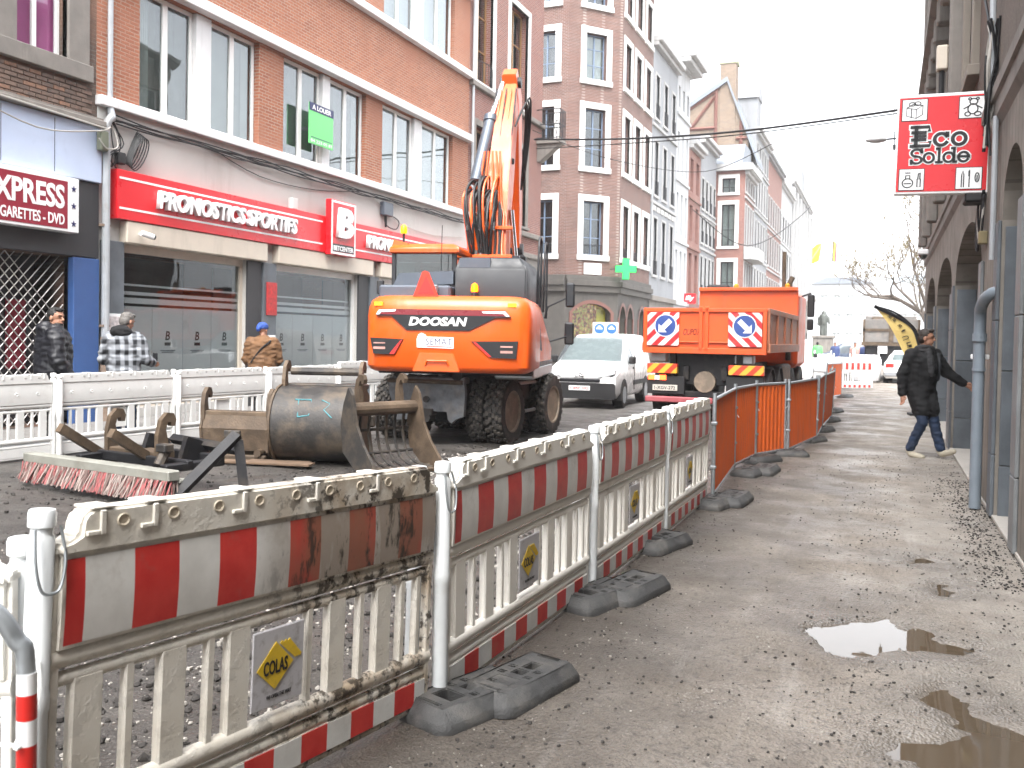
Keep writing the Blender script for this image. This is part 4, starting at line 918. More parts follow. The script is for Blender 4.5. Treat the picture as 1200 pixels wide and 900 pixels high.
for k, (a, b_, s, c) in enumerate(arches[:5]):
    # facing panels of blue stone on the jambs, each slab its own piece
    for (x, sg_) in ((a, 1), (b_, -1)):
        for (z0, z1) in ((.02, .52), (.52, 1.42), (1.42, s-.06)):
            for (y0, y1) in ((.03, .30), (.31, .93)):
                MB().box(x, x+sg_*.035, y0, y1, z0+.004, z1-.004, .006).build('facing_slab', MT['stone_blue'], R)
    for x, w_ in ((a, -.30), (b_, .30)):
        for (z0, z1) in ((.02, .62), (.62, 1.9), (1.9, s)):
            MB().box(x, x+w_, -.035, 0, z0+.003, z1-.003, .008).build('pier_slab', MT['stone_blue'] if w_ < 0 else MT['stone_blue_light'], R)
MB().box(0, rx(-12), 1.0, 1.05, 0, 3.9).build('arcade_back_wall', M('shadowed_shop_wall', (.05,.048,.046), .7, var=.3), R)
for k, (a, b_, s, c) in enumerate(arches): MB().box(a+.3, b_-.3, .90, .99, .3, 2.3, .01).build('shop_pane', MT['glass_shop'], R)
cor = MB(); cor.prism([(0, 3.82), (-.05, 3.9), (-.05, 4.06), (-.08, 4.08), (-.08, 4.20), (0, 4.34)], 0, rx(-12), 'x'); cor.build('cornice', MT['stone_grey'], R)
# upper floors: stone windows (far), brick strip, rough plaster (near)
us = [(rx(27.6), rx(26.2), 5.0, 7.0), (rx(24.6), rx(23.2), 5.0, 7.0), (rx(21.6), rx(20.2), 5.0, 7.0), (rx(18.6), rx(17.2), 5.0, 7.0)]
us2 = [(a, b_, 8.3, 10.8) for a, b_, _, _ in us]; us3 = [(a, b_, 11.8, 14.0) for a, b_, _, _ in us]
mb = MB(); wall(mb, 0, rx(15.6), 4.34, 12.2, us+us2, .25); shell(mb, 0, rx(-12), 12.2, 10); mb.build('upper_stone_wall', MT['stone_beige'], R)
bh = [(rx(14.6), rx(13.2), 5.2, 7.3), (rx(14.6), rx(13.2), 8.5, 10.8)]
mb = MB(); wall(mb, rx(15.6), rx(11.2), 4.34, 12.2, bh, .2, .01); mb.build('upper_brick_wall', MT['brick_dark'], R)
nh = [(rx(9.4), rx(7.6), 5.4, 7.6), (rx(5.4), rx(3.6), 5.4, 7.6), (rx(9.4), rx(7.6), 9, 11.2), (rx(5.4), rx(3.6), 9, 11.2), (rx(1), rx(-1), 5.4, 7.6), (rx(1), rx(-1), 9, 11.2)]
MT['pebbledash'] = M('brown_pebbledash', (.15,.125,.105), .95, var=.4, scale=30, dirt=(.07,.06,.05), damt=.5, dscale=3, bmp=.9, bscale=45)
mb = MB(); wall(mb, rx(11.2), rx(-12), 4.34, 12.2, nh, .2, -.02); mb.build('upper_plaster_wall', MT['pebbledash'], R)
for h in us+us2+bh+nh: win(R, *h, .16, 'frame_white', 2, (.6,), .07); surround(R, *h, 'stone_beige', .2, .08, .14)
for Y in (15.5, 19.5, 22.5, 25.5, 28.05):
    MB().box(rx(Y)-.0, rx(Y)+.32, -.22, 0, 4.36, 12.0, .03).build('pilaster', MT['stone_grey'], R)
for z, p in ((7.35, .42), (11.9, .5)):
    MB().prism([(0, z), (-p*.7, z+.1), (-p, z+.16), (-p, z+.30), (0, z+.36)], -.2, rx(15.6), 'x').build('cornice', MT['stone_grey'], R)
    for k in range(12): MB().box(.5+k*1.05, .75+k*1.05, -p*.8, 0, z-.35, z+.08, .04).build('bracket', MT['stone_grey'], R)
for k in range(17):
    z = 4.5+k*.44; MB().box(rx(15.55)-.03, rx(15.0), -.05, .02, z, z+.40, .012).build('quoin_stone', MT['stone_beige'] if k % 3 == 1 else MT['brick_red'], R)
MB().box(rx(-12)-.1, rx(-12), 0, 10, 0, 12.2).build('end_wall', MT['brick_dark'], R)
pp = thing('drainpipe', 'fat blue grey drainpipe with an elbow on the arcade pier', 'drainpipe', (1.0, 28.2, 0), -pi/2)
MB().tube(smoothpts([(rx(10.34), -.12, .02), (rx(10.34), -.12, 1.0), (rx(10.34), -.12, 1.88), (rx(10.20), -.12, 2.06), (rx(10.02), -.06, 2.16), (rx(9.92), .10, 2.2)], 5), .056, 12).build('pipe', MT['pipe_grey'], pp, smooth=40)
MB().cyl((rx(10.34), -.12, 1.70), (rx(10.34), -.12, 1.78), .067, n=14).cyl((rx(10.34), -.12, 1.40), (rx(10.34), -.12, 1.43), .063, n=14).build('collar', MT['pipe_grey'], pp)
MB().box(rx(10.44), rx(10.41), -.19, -.02, 1.52, 1.57, .008).build('clamp', MT['sign_white'], pp)
p2 = thing('drainpipe', 'thin pale pipe on the upper arcade wall near the sign', 'drainpipe', (1.0, 28.2, 0), -pi/2)
MB().tube([(rx(10.35), -.08, 4.34), (rx(10.9), -.08, 9)], .03, 8).tube([(rx(10.15), -.05, 2.5), (rx(10.15), -.05, 3.9)], .028, 8).build('pipe', MT['copper'], p2)
bt = thing('vent_box', 'beige box on the upper brick wall over the sign', 'box', (1.0, 28.2, 0), -pi/2)
MB().box(rx(15.7), rx(15.5), -.38, -.22, 5.85, 6.22, .02).build('case', MT['beige_metal'], bt); MB().tube([(rx(15.6), -.3, 5.86), (rx(15.6), -.3, 5.3)], .04, 8).build('duct', MT['plastic_dark'], bt)
wr = thing('facade_cables', 'tangle of cables on the arcade wall right of the red sign', 'cables', (1.0, 28.2, 0), -pi/2)
rc = random.Random(21)
for k in range(14):
    Y = 10.42+rc.uniform(-.12, .15); pts = [(rx(Y+rc.uniform(-.12, .12)), -.03-rc.random()*.1, z) for z in (4.9, 4.5, 4.1, 3.8+rc.uniform(-.3, .1))]
    MB().tube(smoothpts(pts, 5), rc.uniform(.008, .018), 5).build('cable', MT['cable'] if k % 3 else MT['cable_grey'], wr)
for k in range(5):
    pts = [(rx(11.5), -.05, 3.6), (rx(11.7+.05*k), -.06, 3.2-.05*k), (rx(11.4+.05*k), -.06, 2.85-.03*k), (rx(11.2), -.06, 2.9+.1*k), (rx(11.2), -.04, 3.3)]
    MB().tube(smoothpts(pts, 5), .012, 5).build('cable', MT['cable_grey'] if k == 1 else MT['cable'], wr)
MB().box(rx(11.28), rx(11.16), -.09, 0, 2.76, 2.9, .01).build('junction_box', M('ochre_box', (.2,.16,.08), .6), wr)
MB().box(rx(11.75), rx(11.4), -.22, -.02, 3.25, 3.36, .02, t=None).build('camera_arm', MT['plastic_dark'], wr)
for k in range(3):
    MB().tube(smoothpts([(rx(13.2), -.06, 6.2+k*.1), (rx(12.0), -.06, 5.8), (rx(10.5), -.05, 4.6)], 5), .014, 5).build('cable', MT['cable'], wr)
dc = thing('dome_camera', 'white dome camera under the far end of the arcade cornice', 'camera', (1.0-.2, 24.5, 3.85))
MB().box(-.12, .12, -.12, .12, 0, .12, .02).build('housing', MT['sign_white'], dc); MB().ell((0, 0, -.02), .1).build('dome', MT['glass_car'], dc)
# ================================================================ plastic site barriers
def bevel(me, off=.006, seg=2, ang=25, smooth=True):
    bm = bmesh.new(); bm.from_mesh(me)
    ed = [e for e in bm.edges if len(e.link_faces) == 2 and e.calc_face_angle(0) > radians(ang)]
    bmesh.ops.bevel(bm, geom=ed, offset=off, segments=seg, affect='EDGES', clamp_overlap=True); bm.to_mesh(me); bm.free()
    if smooth: me.shade_smooth(); me.set_sharp_from_angle(angle=radians(50))
    return me
def stripe_mat(name, period, phase, mud=0., pale=0.):
    m, t, b = nodes(name); v = coords(t); sp = nn(t, 'SeparateXYZ'); t.links.new(v, sp.inputs[0])
    f = math_(t, 'FRACT', math_(t, 'ADD', math_(t, 'DIVIDE', sp.outputs[0], period), phase)); isr = math_(t, 'LESS_THAN', f, .5)
    red = mixc(t, noise_fac(t, v, 9, 4), (.52,.024,.022), (.62,.05,.04)); wh = mixc(t, noise_fac(t, v, 7, 4), (.62,.61,.58), (.74,.73,.70))
    c = mixc(t, isr, wh, red)
    if pale: c = mixc(t, pale, c, (.62,.58,.54))
    c = mixc(t, math_(t, 'MULTIPLY', noise_fac(t, v, 6, 6, .56, .8, .7), .5), c, (.26,.2,.15))
    if mud:
        g = nn(t, 'MapRange'); g.inputs[1].default_value = .78; g.inputs[2].default_value = 1.12; t.links.new(sp.outputs[0], g.inputs[0])
        mp = nn(t, 'Mapping'); mp.inputs['Scale'].default_value = (1, 1, .35); t.links.new(v, mp.inputs[0])
        n1 = noise_fac(t, mp.outputs[0], 5, 7, .22, .5, .65); n2 = noise_fac(t, mp.outputs[0], 13, 6, .55, .63, .7)
        k = math_(t, 'MULTIPLY', n1, g.outputs[0]); c = mixc(t, math_(t, 'MULTIPLY', k, .74), c, (.19,.125,.075)); c = mixc(t, math_(t, 'MULTIPLY', math_(t, 'MULTIPLY', n2, g.outputs[0]), .95), c, (.03,.023,.016))
    t.links.new(c, b.inputs['Base Color']); b.inputs['Roughness'].default_value = .33 if not mud else .45
    return m
m, t, b = nodes('muddy_white_plastic'); v = coords(t); sp = nn(t, 'SeparateXYZ'); t.links.new(v, sp.inputs[0])
g = nn(t, 'MapRange'); g.inputs[1].default_value = .75; g.inputs[2].default_value = 1.2; g.inputs[3].default_value = .14; t.links.new(sp.outputs[0], g.inputs[0])
n1 = noise_fac(t, v, 6, 7, .38, .62, .7); n2 = noise_fac(t, v, 16, 6, .50, .58, .7)
c = mixc(t, noise_fac(t, v, 4, 4), (.70,.66,.58), (.80,.77,.70)); c = mixc(t, math_(t, 'MULTIPLY', math_(t, 'MULTIPLY', n1, g.outputs[0]), .8), c, (.36,.26,.16))
c = mixc(t, math_(t, 'MULTIPLY', math_(t, 'MULTIPLY', n2, g.outputs[0]), .95), c, (.055,.042,.03)); t.links.new(c, b.inputs['Base Color']); b.inputs['Roughness'].default_value = .5
bump(t, b, n2, .3, .006); MT['white_muddy'] = m
MT['stripe_top'] = stripe_mat('red_white_sheet', .345, .16); MT['stripe_mud'] = stripe_mat('muddy_red_white_sheet', .345, .16, 1.)
MT['stripe_low'] = stripe_mat('low_red_white_sheet', .30, .3)
MT['placard'] = M('grey_placard', (.50,.49,.51), .45, var=.06, dirt=(.14,.115,.09), damt=.42, dscale=26)
MT['colas_yellow'] = M('placard_yellow', (.70,.47,.025), .5, var=.12, scale=8, dirt=(.25,.17,.06), damt=.35, dscale=20)
BAR = {}
def barrier_meshes():
    L = 2.0
    o = [(.03,.885), (.03,.925), (.07,.935), (.095,.95), (.10,1.0), (.115,1.025), (.14,1.035), (L-.14,1.035), (L-.115,1.025), (L-.10,1.0), (L-.095,.95), (L-.07,.935), (L-.03,.925), (L-.03,.885)]
    top = bevel(MB().prism(o, -.042, .042).mesh('top_rail'), .011, 3)
    dim = MB()
    dim.lathe([(.001, .0425), (.015, .0425), (.0185, .0455), (.022, .0455), (.025, .042)], (0, 0, .985), (0, -1, 0), 16); dmb = MB().cyl((0, .0425, .985), (0, .0455, .985), .02, .016, 12)
    rib = MB()
    for x in (0,):
        rib.box(x+.045, x+.065, -.050, -.040, .945, 1.03, .003); rib.box(x, x+.046, -.050, -.040, .945, .962, .003); rib.box(x+.045, x+.065, .04, .05, .96, 1.03, .003)
        rib.box(x+.02, x+.10, -.044, .044, 1.034, 1.042, .003)
    zs = [.60+.285*i/8 for i in range(9)]
    rings = [[(x, -.032-.006*sin(pi*(z-.6)/.285), z) for z in zs]+[(x, .032+.006*sin(pi*(z-.6)/.285), z) for z in reversed(zs)] for x in (.045, 1.955)]
    board = MB().loft(rings).mesh('board', 40)
    sheet = MB().loft([[(x, -.0355-.006*sin(pi*(z-.6)/.285), z) for z in [.612+.262*i/8 for i in range(9)]] for x in (.055, 1.945)], False, False).mesh('stripe_sheet', 40)
    bd = MB()
    bd.lathe([(.001, .0385), (.014, .038), (.020, .0435), (.026, .038), (.027, .03)], (0, 0, .745), (0, 1, 0), 14)
    rails = MB()
    for z, r in ((.578, .027), (.527, .018), (.215, .027), (.165, .018), (.035, .014)): rails.cyl((.03, 0, z), (1.97, 0, z), r, n=12)
    rails.box(.03, .06, -.02, .02, .03, .93, .004); rails.box(1.94, 1.97, -.02, .02, .03, .93, .004)
    wide = MB().box(-.055, .055, -.018, .018, .215, .53, .008).mesh('slat', 30); nar = MB().box(-.018, .018, -.016, .016, .215, .53, .006).mesh('slat', 30)
    low = MB().box(.05, 1.95, -.016, .016, .045, .155, .006).mesh('low_board'); lows = MB().box(.06, 1.94, -.020, -.0165, .052, .147).mesh('stripe_sheet')
    post = MB().lathe([(.034, .03), (.036, .05), (.036, .55), (.039, .56), (.039, .60), (.036, .61), (.036, 1.02), (.030, 1.03), (.030, 1.045), (.038, 1.05), (.038, 1.085), (.034, 1.095), (.001, 1.10)], n=16).mesh('post', 35)
    hook = MB().tube(smoothpts([(-.045, -.035, .99), (-.046, -.045, .88), (-.03, -.05, .80), (0, -.052, .785), (.03, -.05, .80), (.046, -.045, .88), (.045, -.02, .99)], 5), .005, 6).mesh('wire_hook', 60)
    pl = MB().box(-.135, .135, -.030, -.022, .27, .50, .004).mesh('placard')
    def remap(me):
        kz = [(-1, -1), (0, 0), (.155, .165), (.215, .25), (.53, .625), (.60, .71), (.885, .965), (1.035, 1.085), (2, 2.05)]
        for v_ in me.vertices:
            for (a, a2), (c, c2) in zip(kz, kz[1:]):
                if a <= v_.co.z <= c: v_.co.z = a2+(c2-a2)*(v_.co.z-a)/(c-a); break
        return me
    D_ = dict(top=top, dim=dim.mesh('moulded_dimple'), dmb=dmb.mesh('moulded_dimple'), rib=rib.mesh('moulded_rib'), board=board, sheet=sheet, bd=bd.mesh('board_dimple', 40), rails=rails.mesh('rails', 40), wide=wide, nar=nar, low=low, lows=lows, hook=hook, pl=pl)
    for k_ in D_: remap(D_[k_])
    D_['post'] = post; return D_
BM_ = barrier_meshes()
def inst(name, key, mat, par, loc=None):
    k2 = (key, mat)
    if k2 not in BAR:
        me = BM_[key].copy(); me.materials.append(MT[mat]); BAR[k2] = me
    return link(name, BAR[k2], None, par, loc)
MT['dimple_brown'] = M('tan_dimple', (.52,.45,.35), .6, var=.2, scale=30)  # browner and darker than the plastic round it
MT['dimple_far'] = M('grey_dimple', (.47,.46,.44), .6, var=.1)  # greyer and darker than the far plastic
def barrier(label, p, q, muddy=False, striped=True, group=None, placard=True, plastic=None, z=0, zq=0):
    p, q = Vector(p), Vector(q); d = q-p; L = d.length
    r = thing('site_barrier', label, 'barrier', (p.x, p.y, z), atan2(d.y, d.x), group)
    r.scale = (L/2, 1, 1); r.rotation_euler[1] = -math.asin((zq-z)/L)
    pm = plastic or ('white_muddy' if muddy else 'white_plastic')
    inst('top_rail', 'top', pm, r); tr_ = r.children[0]
    for k in range(9): inst('moulded_dimple', 'dim' if striped else 'dmb', 'dimple_brown' if striped else 'dimple_far', tr_, (.24+k*.19, 0, 0))
    for k in range(5): inst('moulded_rib', 'rib', pm, tr_, (.30+k*.38 if k < 4 else .11, 0, 0))
    bd = inst('board', 'board', pm, r)
    if striped: inst('stripe_sheet', 'sheet', 'stripe_mud' if muddy else 'stripe_top', bd)
    if not striped:
        for k in range(6): inst('board_dimple', 'bd', pm, bd, (.25+k*.3, 0, 0))
    inst('rails', 'rails', pm, r); lb = inst('low_board', 'low', pm, r)
    if striped: inst('stripe_sheet', 'lows', 'stripe_low', lb)
    for x, k in ((.16,'wide'), (.31,'nar'), (.48,'wide'), (.64,'nar'), (.77,'wide'), (1.14,'nar'), (1.30,'wide'), (1.46,'nar'), (1.61,'wide'), (1.75,'nar'), (1.87,'nar')): inst('slat', k, pm, r, (x, 0, 0))
    inst('post', 'post', 'post_white' if not plastic else pm, r); inst('post', 'post', 'post_white' if not plastic else pm, r, (1.955, .062, -.02))
    if striped: inst('wire_hook', 'hook', 'galv', r)
    if placard:
        o = inst('placard', 'pl', 'placard' if striped else pm, r, (.955, 0, 0))
        if striped:
            dm = MB(); dm.prism([(-.115, .455), (-.02, .375), (.075, .455), (-.02, .540)], -.0335, -.0315)
            for k in range(3): dm.prism([(.0+.02*k, .530), (.012+.02*k, .538), (.095+.012*k, .472), (.085+.012*k, .462)], -.0335, -.0315)
            if 'dia' not in BAR:
                BAR['dia'] = dm.mesh('diamond'); BAR['dia'].materials.append(MT['colas_yellow'])
                a = text('lettering', 'COLAS', MT['black_decal'], o, -.082, .430, .125, .050, -.0345, .0008, bold=.02); b2 = text('lettering', 'WE OPEN THE WAY', MT['plastic_dark'], o, -.06, .345, .13, .014, -.0315, .0006)
                BAR['t1'], BAR['t2'] = a.data, b2.data; link('diamond', BAR['dia'], None, o)
            else:
                link('diamond', BAR['dia'], None, o); link('lettering', BAR['t1'], None, o); link('lettering', BAR['t2'], None, o)
    return r
NG = 'red and white site barriers along the footpath'
barrier('nearest red and white site barrier, its right half caked in mud', (-2.09, 1.77), (-1.84, 3.62), True, z=.075, zq=0, group=NG)
barrier('clean red and white site barrier just beyond the mud caked one', (-1.81, 3.68), (-1.74, 5.66), group=NG)
barrier('red and white site barrier in the middle of the row, third from the viewer', (-1.73, 5.72), (-1.69, 7.62), group=NG)
barrier('last red and white site barrier before the orange fence', (-1.69, 7.66), (-1.66, 9.46), group=NG)
barrier('plain back of a white barrier turned away at the lower left corner', (-3.88, 1.03), (-2.14, 1.81), striped=False, placard=False, group=NG)
LG = 'white barriers along the left pavement'
lp = [(-10.15, 4.85), (-10.08, 6.85), (-9.97, 8.83), (-9.84, 10.86), (-9.70, 12.88), (-9.62, 14.9), (-9.5, 16.9), (-9.4, 18.9)]
ll = ['', 'white barrier in front of the lattice shutter at the left frame edge', 'white barrier in front of the man in the checked shirt', 'white barrier in front of the man in the tan jacket', 'white barrier right of the man in the tan jacket, behind the round bucket', 'white barrier partly hidden by the left side of the excavator', 'white barrier mostly hidden behind the excavator undercarriage']
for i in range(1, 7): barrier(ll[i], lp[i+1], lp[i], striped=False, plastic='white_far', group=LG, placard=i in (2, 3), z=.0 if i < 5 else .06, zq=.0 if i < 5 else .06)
barrier('small red and white barrier closing the fenced path in the distance', (-1.50, 36.0), (-.38, 36.6), group=NG, placard=False, plastic='white_far')

# feet of recycled rubber
def foot_mesh():
    s = .036; mb = MB(); h = {}; nx, ny = 18, 8
    for i in range(nx):
        for j in range(ny):
            x, y = (i+.5)*s-nx*s/2, (j+.5)*s-ny*s/2; z = .118
            if 3 <= i <= 5 and 2 <= j <= 5: z = .035
            if 11 <= i <= 13 and 3 <= j <= 4: z = .03
            if i in (8, 9) and j in (3, 4): z = .02
            if i in (0, 17) and 2 <= j <= 5: z = .09
            if i in (7, 10) and j in (1, 6): z = .095
            h[i, j] = z
    hx, hy = nx*s/2, ny*s/2
    for (i, j), z in h.items():
        x0, y0 = i*s-hx, j*s-hy; x1, y1 = x0+s, y0+s
        mb.quad((x0, y0, z), (x1, y0, z), (x1, y1, z), (x0, y1, z))
        for di, dj, a, b_ in ((1, 0, (x1, y0), (x1, y1)), (-1, 0, (x0, y1), (x0, y0)), (0, 1, (x1, y1), (x0, y1)), (0, -1, (x0, y0), (x1, y0))):
            z2 = h.get((i+di, j+dj), .118)
            if z2 < z or ((i+di, j+dj) not in h and z < .118): mb.quad((*a, z2), (*b_, z2), (*b_, z), (*a, z))
    me = mb.mesh('barrier_foot'); bm = bmesh.new(); bm.from_mesh(me); bmesh.ops.remove_doubles(bm, verts=bm.verts, dist=.0005); bmesh.ops.dissolve_limit(bm, angle_limit=.02, verts=bm.verts, edges=bm.edges); bm.to_mesh(me); bm.free()
    sd_ = MB(); oc = lambda ex, ey, c, z: [(ex-c, ey, z), (-ex+c, ey, z), (-ex, ey-c, z), (-ex, -ey+c, z), (-ex+c, -ey, z), (ex-c, -ey, z), (ex, -ey+c, z), (ex, ey-c, z)]
    rg = [oc(hx+.07, hy+.06, .06, 0), oc(hx+.07, hy+.06, .06, .045), oc(hx+.055, hy+.045, .05, .06), oc(hx, hy, .0005, .118)]
    sd_.loft(rg, False); me2 = sd_.mesh('x'); bm = bmesh.new(); bm.from_mesh(me); bm.from_mesh(me2); bmesh.ops.remove_doubles(bm, verts=bm.verts, dist=.0008); bmesh.ops.recalc_face_normals(bm, faces=bm.faces); bm.to_mesh(me); bm.free()
    bevel(me, .006, 2, 22); me.materials.append(MT['rubber_foot']); return me
FM = foot_mesh()
for v_ in FM.vertices: v_.co = (v_.co.x*.80, v_.co.y*.80, v_.co.z*.78)
FG = 'rubber feet under the barriers and fence'
feet = [((-1.68, 3.72), 70, 'grey rubber foot under the joint beside the mud caked barrier'), ((-1.63, 5.55), 72, 'grey rubber foot under the joint of the second and third striped barriers'),
        ((-1.63, 7.25), 75, 'grey rubber foot under the joint of the third and fourth striped barriers'), ((-1.55, 9.35), 80, 'grey rubber foot where the white barriers meet the orange fence'),
        ((-1.52, 11.75), 80, 'grey rubber foot under the first orange fence joint'), ((-1.55, 13.1), 60, 'grey rubber foot under the second orange fence joint'), ((-1.3, 14.0), 15, 'grey rubber foot below the doubled fence posts'),
        ((-1.10, 16.2), 70, 'grey rubber foot at the end of the wide orange panel'), ((-1.05, 18.2), 75, 'grey rubber foot beyond the wide orange panel'), ((-1.05, 20.6), 75, 'grey rubber foot by the slanting fence posts'), ((-1.1, 23.5), 75, 'grey rubber foot in the far part of the fence'), ((-1.1, 30.3), 70, 'grey rubber foot near the small far barrier')]
for i, ((x, y), a, lab) in enumerate(feet):
    link('barrier_foot', FM, None, None, (x, y, .0), (0, 0, radians(a)), lab, 'barrier foot', FG)
    if i in (0, 1, 3, 4): link('barrier_foot', FM, None, None, (x+.14, y+.26, .002), (0, 0, radians(a+6)), ('second grey rubber foot butted behind the one under the mud caked joint', 'second rubber foot behind the middle joint', '', 'second rubber foot near the fence start', 'second rubber foot under the first orange joint')[i], 'barrier foot', FG)
# hoop of galvanised tube at the lower left corner
hp = thing('hoop_barrier', 'galvanised tube hoop with red and white tape at the lower left edge', 'barrier', (-1.84, 1.56, 0))
MB().tube(smoothpts([(0, 0, 0), (0, 0, .8), (-.02, -.015, .93), (-.10, -.06, 1.02), (-.35, -.16, 1.04), (-.9, -.40, 1.04), (-1.0, -.45, .95), (-1.02, -.46, 0)], 6), .021, 12).build('tube', MT['galv'], hp, smooth=60)
for z0, z1, mm in ((.62, .68, 'red_refl'), (.68, .74, 'sign_white'), (.74, .80, 'red_refl'), (.80, .85, 'sign_white')): MB().cyl((0, 0, z0), (0, 0, z1), .0225, n=14).build('tape', MT[mm], hp, smooth=60)
MB().tube(smoothpts([(-.3, -.1, .67), (-.02, -.028, .685), (.0, -.03, .69), (-.1, .12, .74), (-.36, .33, .80)], 5), .005, 6).build('cable_tie', MT['tie'], hp)

# ================================================================ orange fence
def fence_panel(label, p, q, z0=.08, z1=1.06, lean=0):
    p, q = Vector(p), Vector(q); d = q-p; L = d.length; r = thing('fence_panel', label, 'fence panel', (p.x, p.y, 0), atan2(d.y, d.x), 'orange fence panels beside the footpath')
    r.rotation_euler[0] = lean
    n = int(L/.03); ring = lambda z: [(.02+(L-.04)*i/n, .007*(1 if (i//2) % 2 else -1), z) for i in range(n+1)]
    mb = MB(); mb.loft([ring(z0+.02), ring(z1-.02)], False, False); mb.build('orange_sheet', MT['orange_fence'], r)
    fr = MB()
    for x in (0, L): fr.cyl((x, 0, .02), (x, 0, z1+.06), .021, n=10)
    fr.cyl((0, 0, z0), (L, 0, z0), .016, n=8); fr.cyl((0, 0, z1), (L, 0, z1), .019, n=8)
    fr.build('frame', MT['galv'], r, smooth=40)
    for z in (.35, .8): MB().box(-.03, .03, -.03, .03, z, z+.03, .004).build('clamp', MT['galv'], r)
    MB().tube([(L+.015, -.03, .72), (L-.1, -.06, .70)], .004, 5).build('cable_tie', MT['tie'], r)
    return r
fp = [(-1.60, 9.52), (-1.75, 11.95), (-1.65, 13.25), (-1.34, 14.08), (-1.04, 16.3), (-1.08, 18.5), (-1.05, 21.2), (-1.15, 24.0), (-1.22, 30.2)]
fl_ = ['first orange fence panel next to the last striped barrier', 'second orange fence panel, narrow, with a white tie', 'third orange fence panel turned to face the viewer', 'wide orange fence panel right of the doubled posts', 'orange fence panel seen edge on beyond the wide panel', 'orange fence panel edge on behind the slanting posts', 'orange fence panel further along the path', 'farthest orange fence panel before the small barrier']
for i in range(8):
    p, q = Vector(fp[i]), Vector(fp[i+1])
    if i == 7: p = Vector((-1.55, 28.4))
    if i == 3: p = p+Vector((.05, .03))
    fence_panel(fl_[i], p, q, lean=(.0, 0, .0, .0, .03, .05, -.03, 0)[i])

# ================================================================ excavator
EX = thing('excavator', 'orange wheeled excavator seen from behind with raised boom and amber beacons', 'excavator', (-6.46, 14.24, 0), 0)
U = RZ(radians(14))
def eb(name, mb, mat, smooth=None, par=None, bev=0):
    me = mb.mesh(name, smooth)
    if bev: bevel(me, bev, 2, 25)
    return link(name, me, MT[mat], par or EX)
# counterweight
half = [(-1.23, -.9), (-1.24, -1.5), (-1.235, -1.98), (-1.215, -2.10), (-1.16, -2.18), (-1.06, -2.225), (-.6, -2.245), (-.2, -2.25)]
plan = half+[(-x, y) for x, y in reversed(half)]
def ins(k): return [(x*(1-k/1.3), y+(k if y < -1.6 else 0)) for x, y in plan]
rings = [[(x, y, z) for x, y in ins(k)] for z, k in ((1.13, .10), (1.16, .04), (1.22, .0), (1.95, .0), (2.08, .015), (2.18, .05), (2.24, .13), (2.26, .25))]
cw = eb('counterweight', MB(U).loft(rings), 'ex_orange', 38)
def rear(pts, y0=-2.262, y1=-2.24):     # outline in elevation coordinates measured on the rear face
    return MB(U).prism(pts, y0, y1)
def uv(u, v): return ((u-480)/357., 2.26-(v-450)/342.)
eb('name_panel', rear([uv(*p) for p in ((104,556), (128,522), (790,524), (822,558), (740,560), (602,626), (272,626), (188,556))], -2.268), 'black_decal', par=cw)
eb('light_strip', rear([uv(*p) for p in ((125,532), (135,525), (785,527), (808,552), (120,550))], -2.272, -2.262), 'maroon', par=cw)
for a in (((108,550), (122,527), (215,524), (210,535), (135,538), (125,550)), ((668,530), (790,528), (814,553), (795,553), (780,540), (675,538))):
    eb('marker_light', rear([uv(*p) for p in a], -2.276, -2.268), 'sign_white', par=cw)
for s_ in (((76,667), (253,673), (208,750), (95,748)), ((614,678), (858,674), (850,760), (715,757))):
    lc = eb('lamp_cluster', rear([uv(*p) for p in s_], -2.266, -2.2), 'black_decal', par=cw)
for s_ in (((238,680), (250,676), (207,748), (180,748)), ((625,682), (640,682), (722,752), (708,754))): eb('reflector', rear([uv(*p) for p in s_], -2.272, -2.25), 'red_refl', par=cw)
for s_ in ((95,690,158,696), (95,712,158,724), (768,698,832,706), (768,722,832,734)): eb('lamp', rear([uv(s_[0], s_[1]), uv(s_[2], s_[1]), uv(s_[2], s_[3]), uv(s_[0], s_[3])], -2.272, -2.25), 'cloth_pink', par=cw)
for u_ in (92, 800): eb('warning_label', rear([uv(u_, 487), uv(u_+45, 487), uv(u_+45, 506), uv(u_, 506)], -2.222, -2.1), 'yellow', par=cw)
eb('tow_recess', MB(U).prism([uv(*p) for p in ((305,832), (343,738), (522,740), (557,832))], -2.275, -2.22), 'ex_orange', par=cw, bev=.01)
eb('tow_eye', MB(U).tube([(uv(375,800)[0], -2.28, uv(375,800)[1]), (uv(385,778)[0], -2.30, uv(385,778)[1]), (uv(490,778)[0], -2.30, uv(490,778)[1]), (uv(498,800)[0], -2.28, uv(498,800)[1])], .016, 6), 'ex_orange', par=cw)
a = text('lettering', 'DOOSAN', MT['white_decal'], cw, uv(283,604)[0], uv(283,604)[1], 310/357, 44/342, -2.271, .002, shear=.2, bold=.045); a.matrix_local = U
st = eb('sticker', rear([uv(335,648), uv(350,640), uv(372,648), uv(378,658), uv(522,660), uv(522,716), uv(328,712), uv(326,670)], -2.266), 'white_decal', par=cw)
a = text('lettering', 'SEMAT', MT['navy'], cw, uv(376,700)[0], uv(376,700)[1], 138/357, 34/342, -2.268, .002, bold=-.004, spacing=1.1); a.matrix_local = U
eb('sticker_line', rear([uv(378,704), uv(515,706), uv(515,710), uv(378,708)], -2.269), 'red_refl', par=cw)
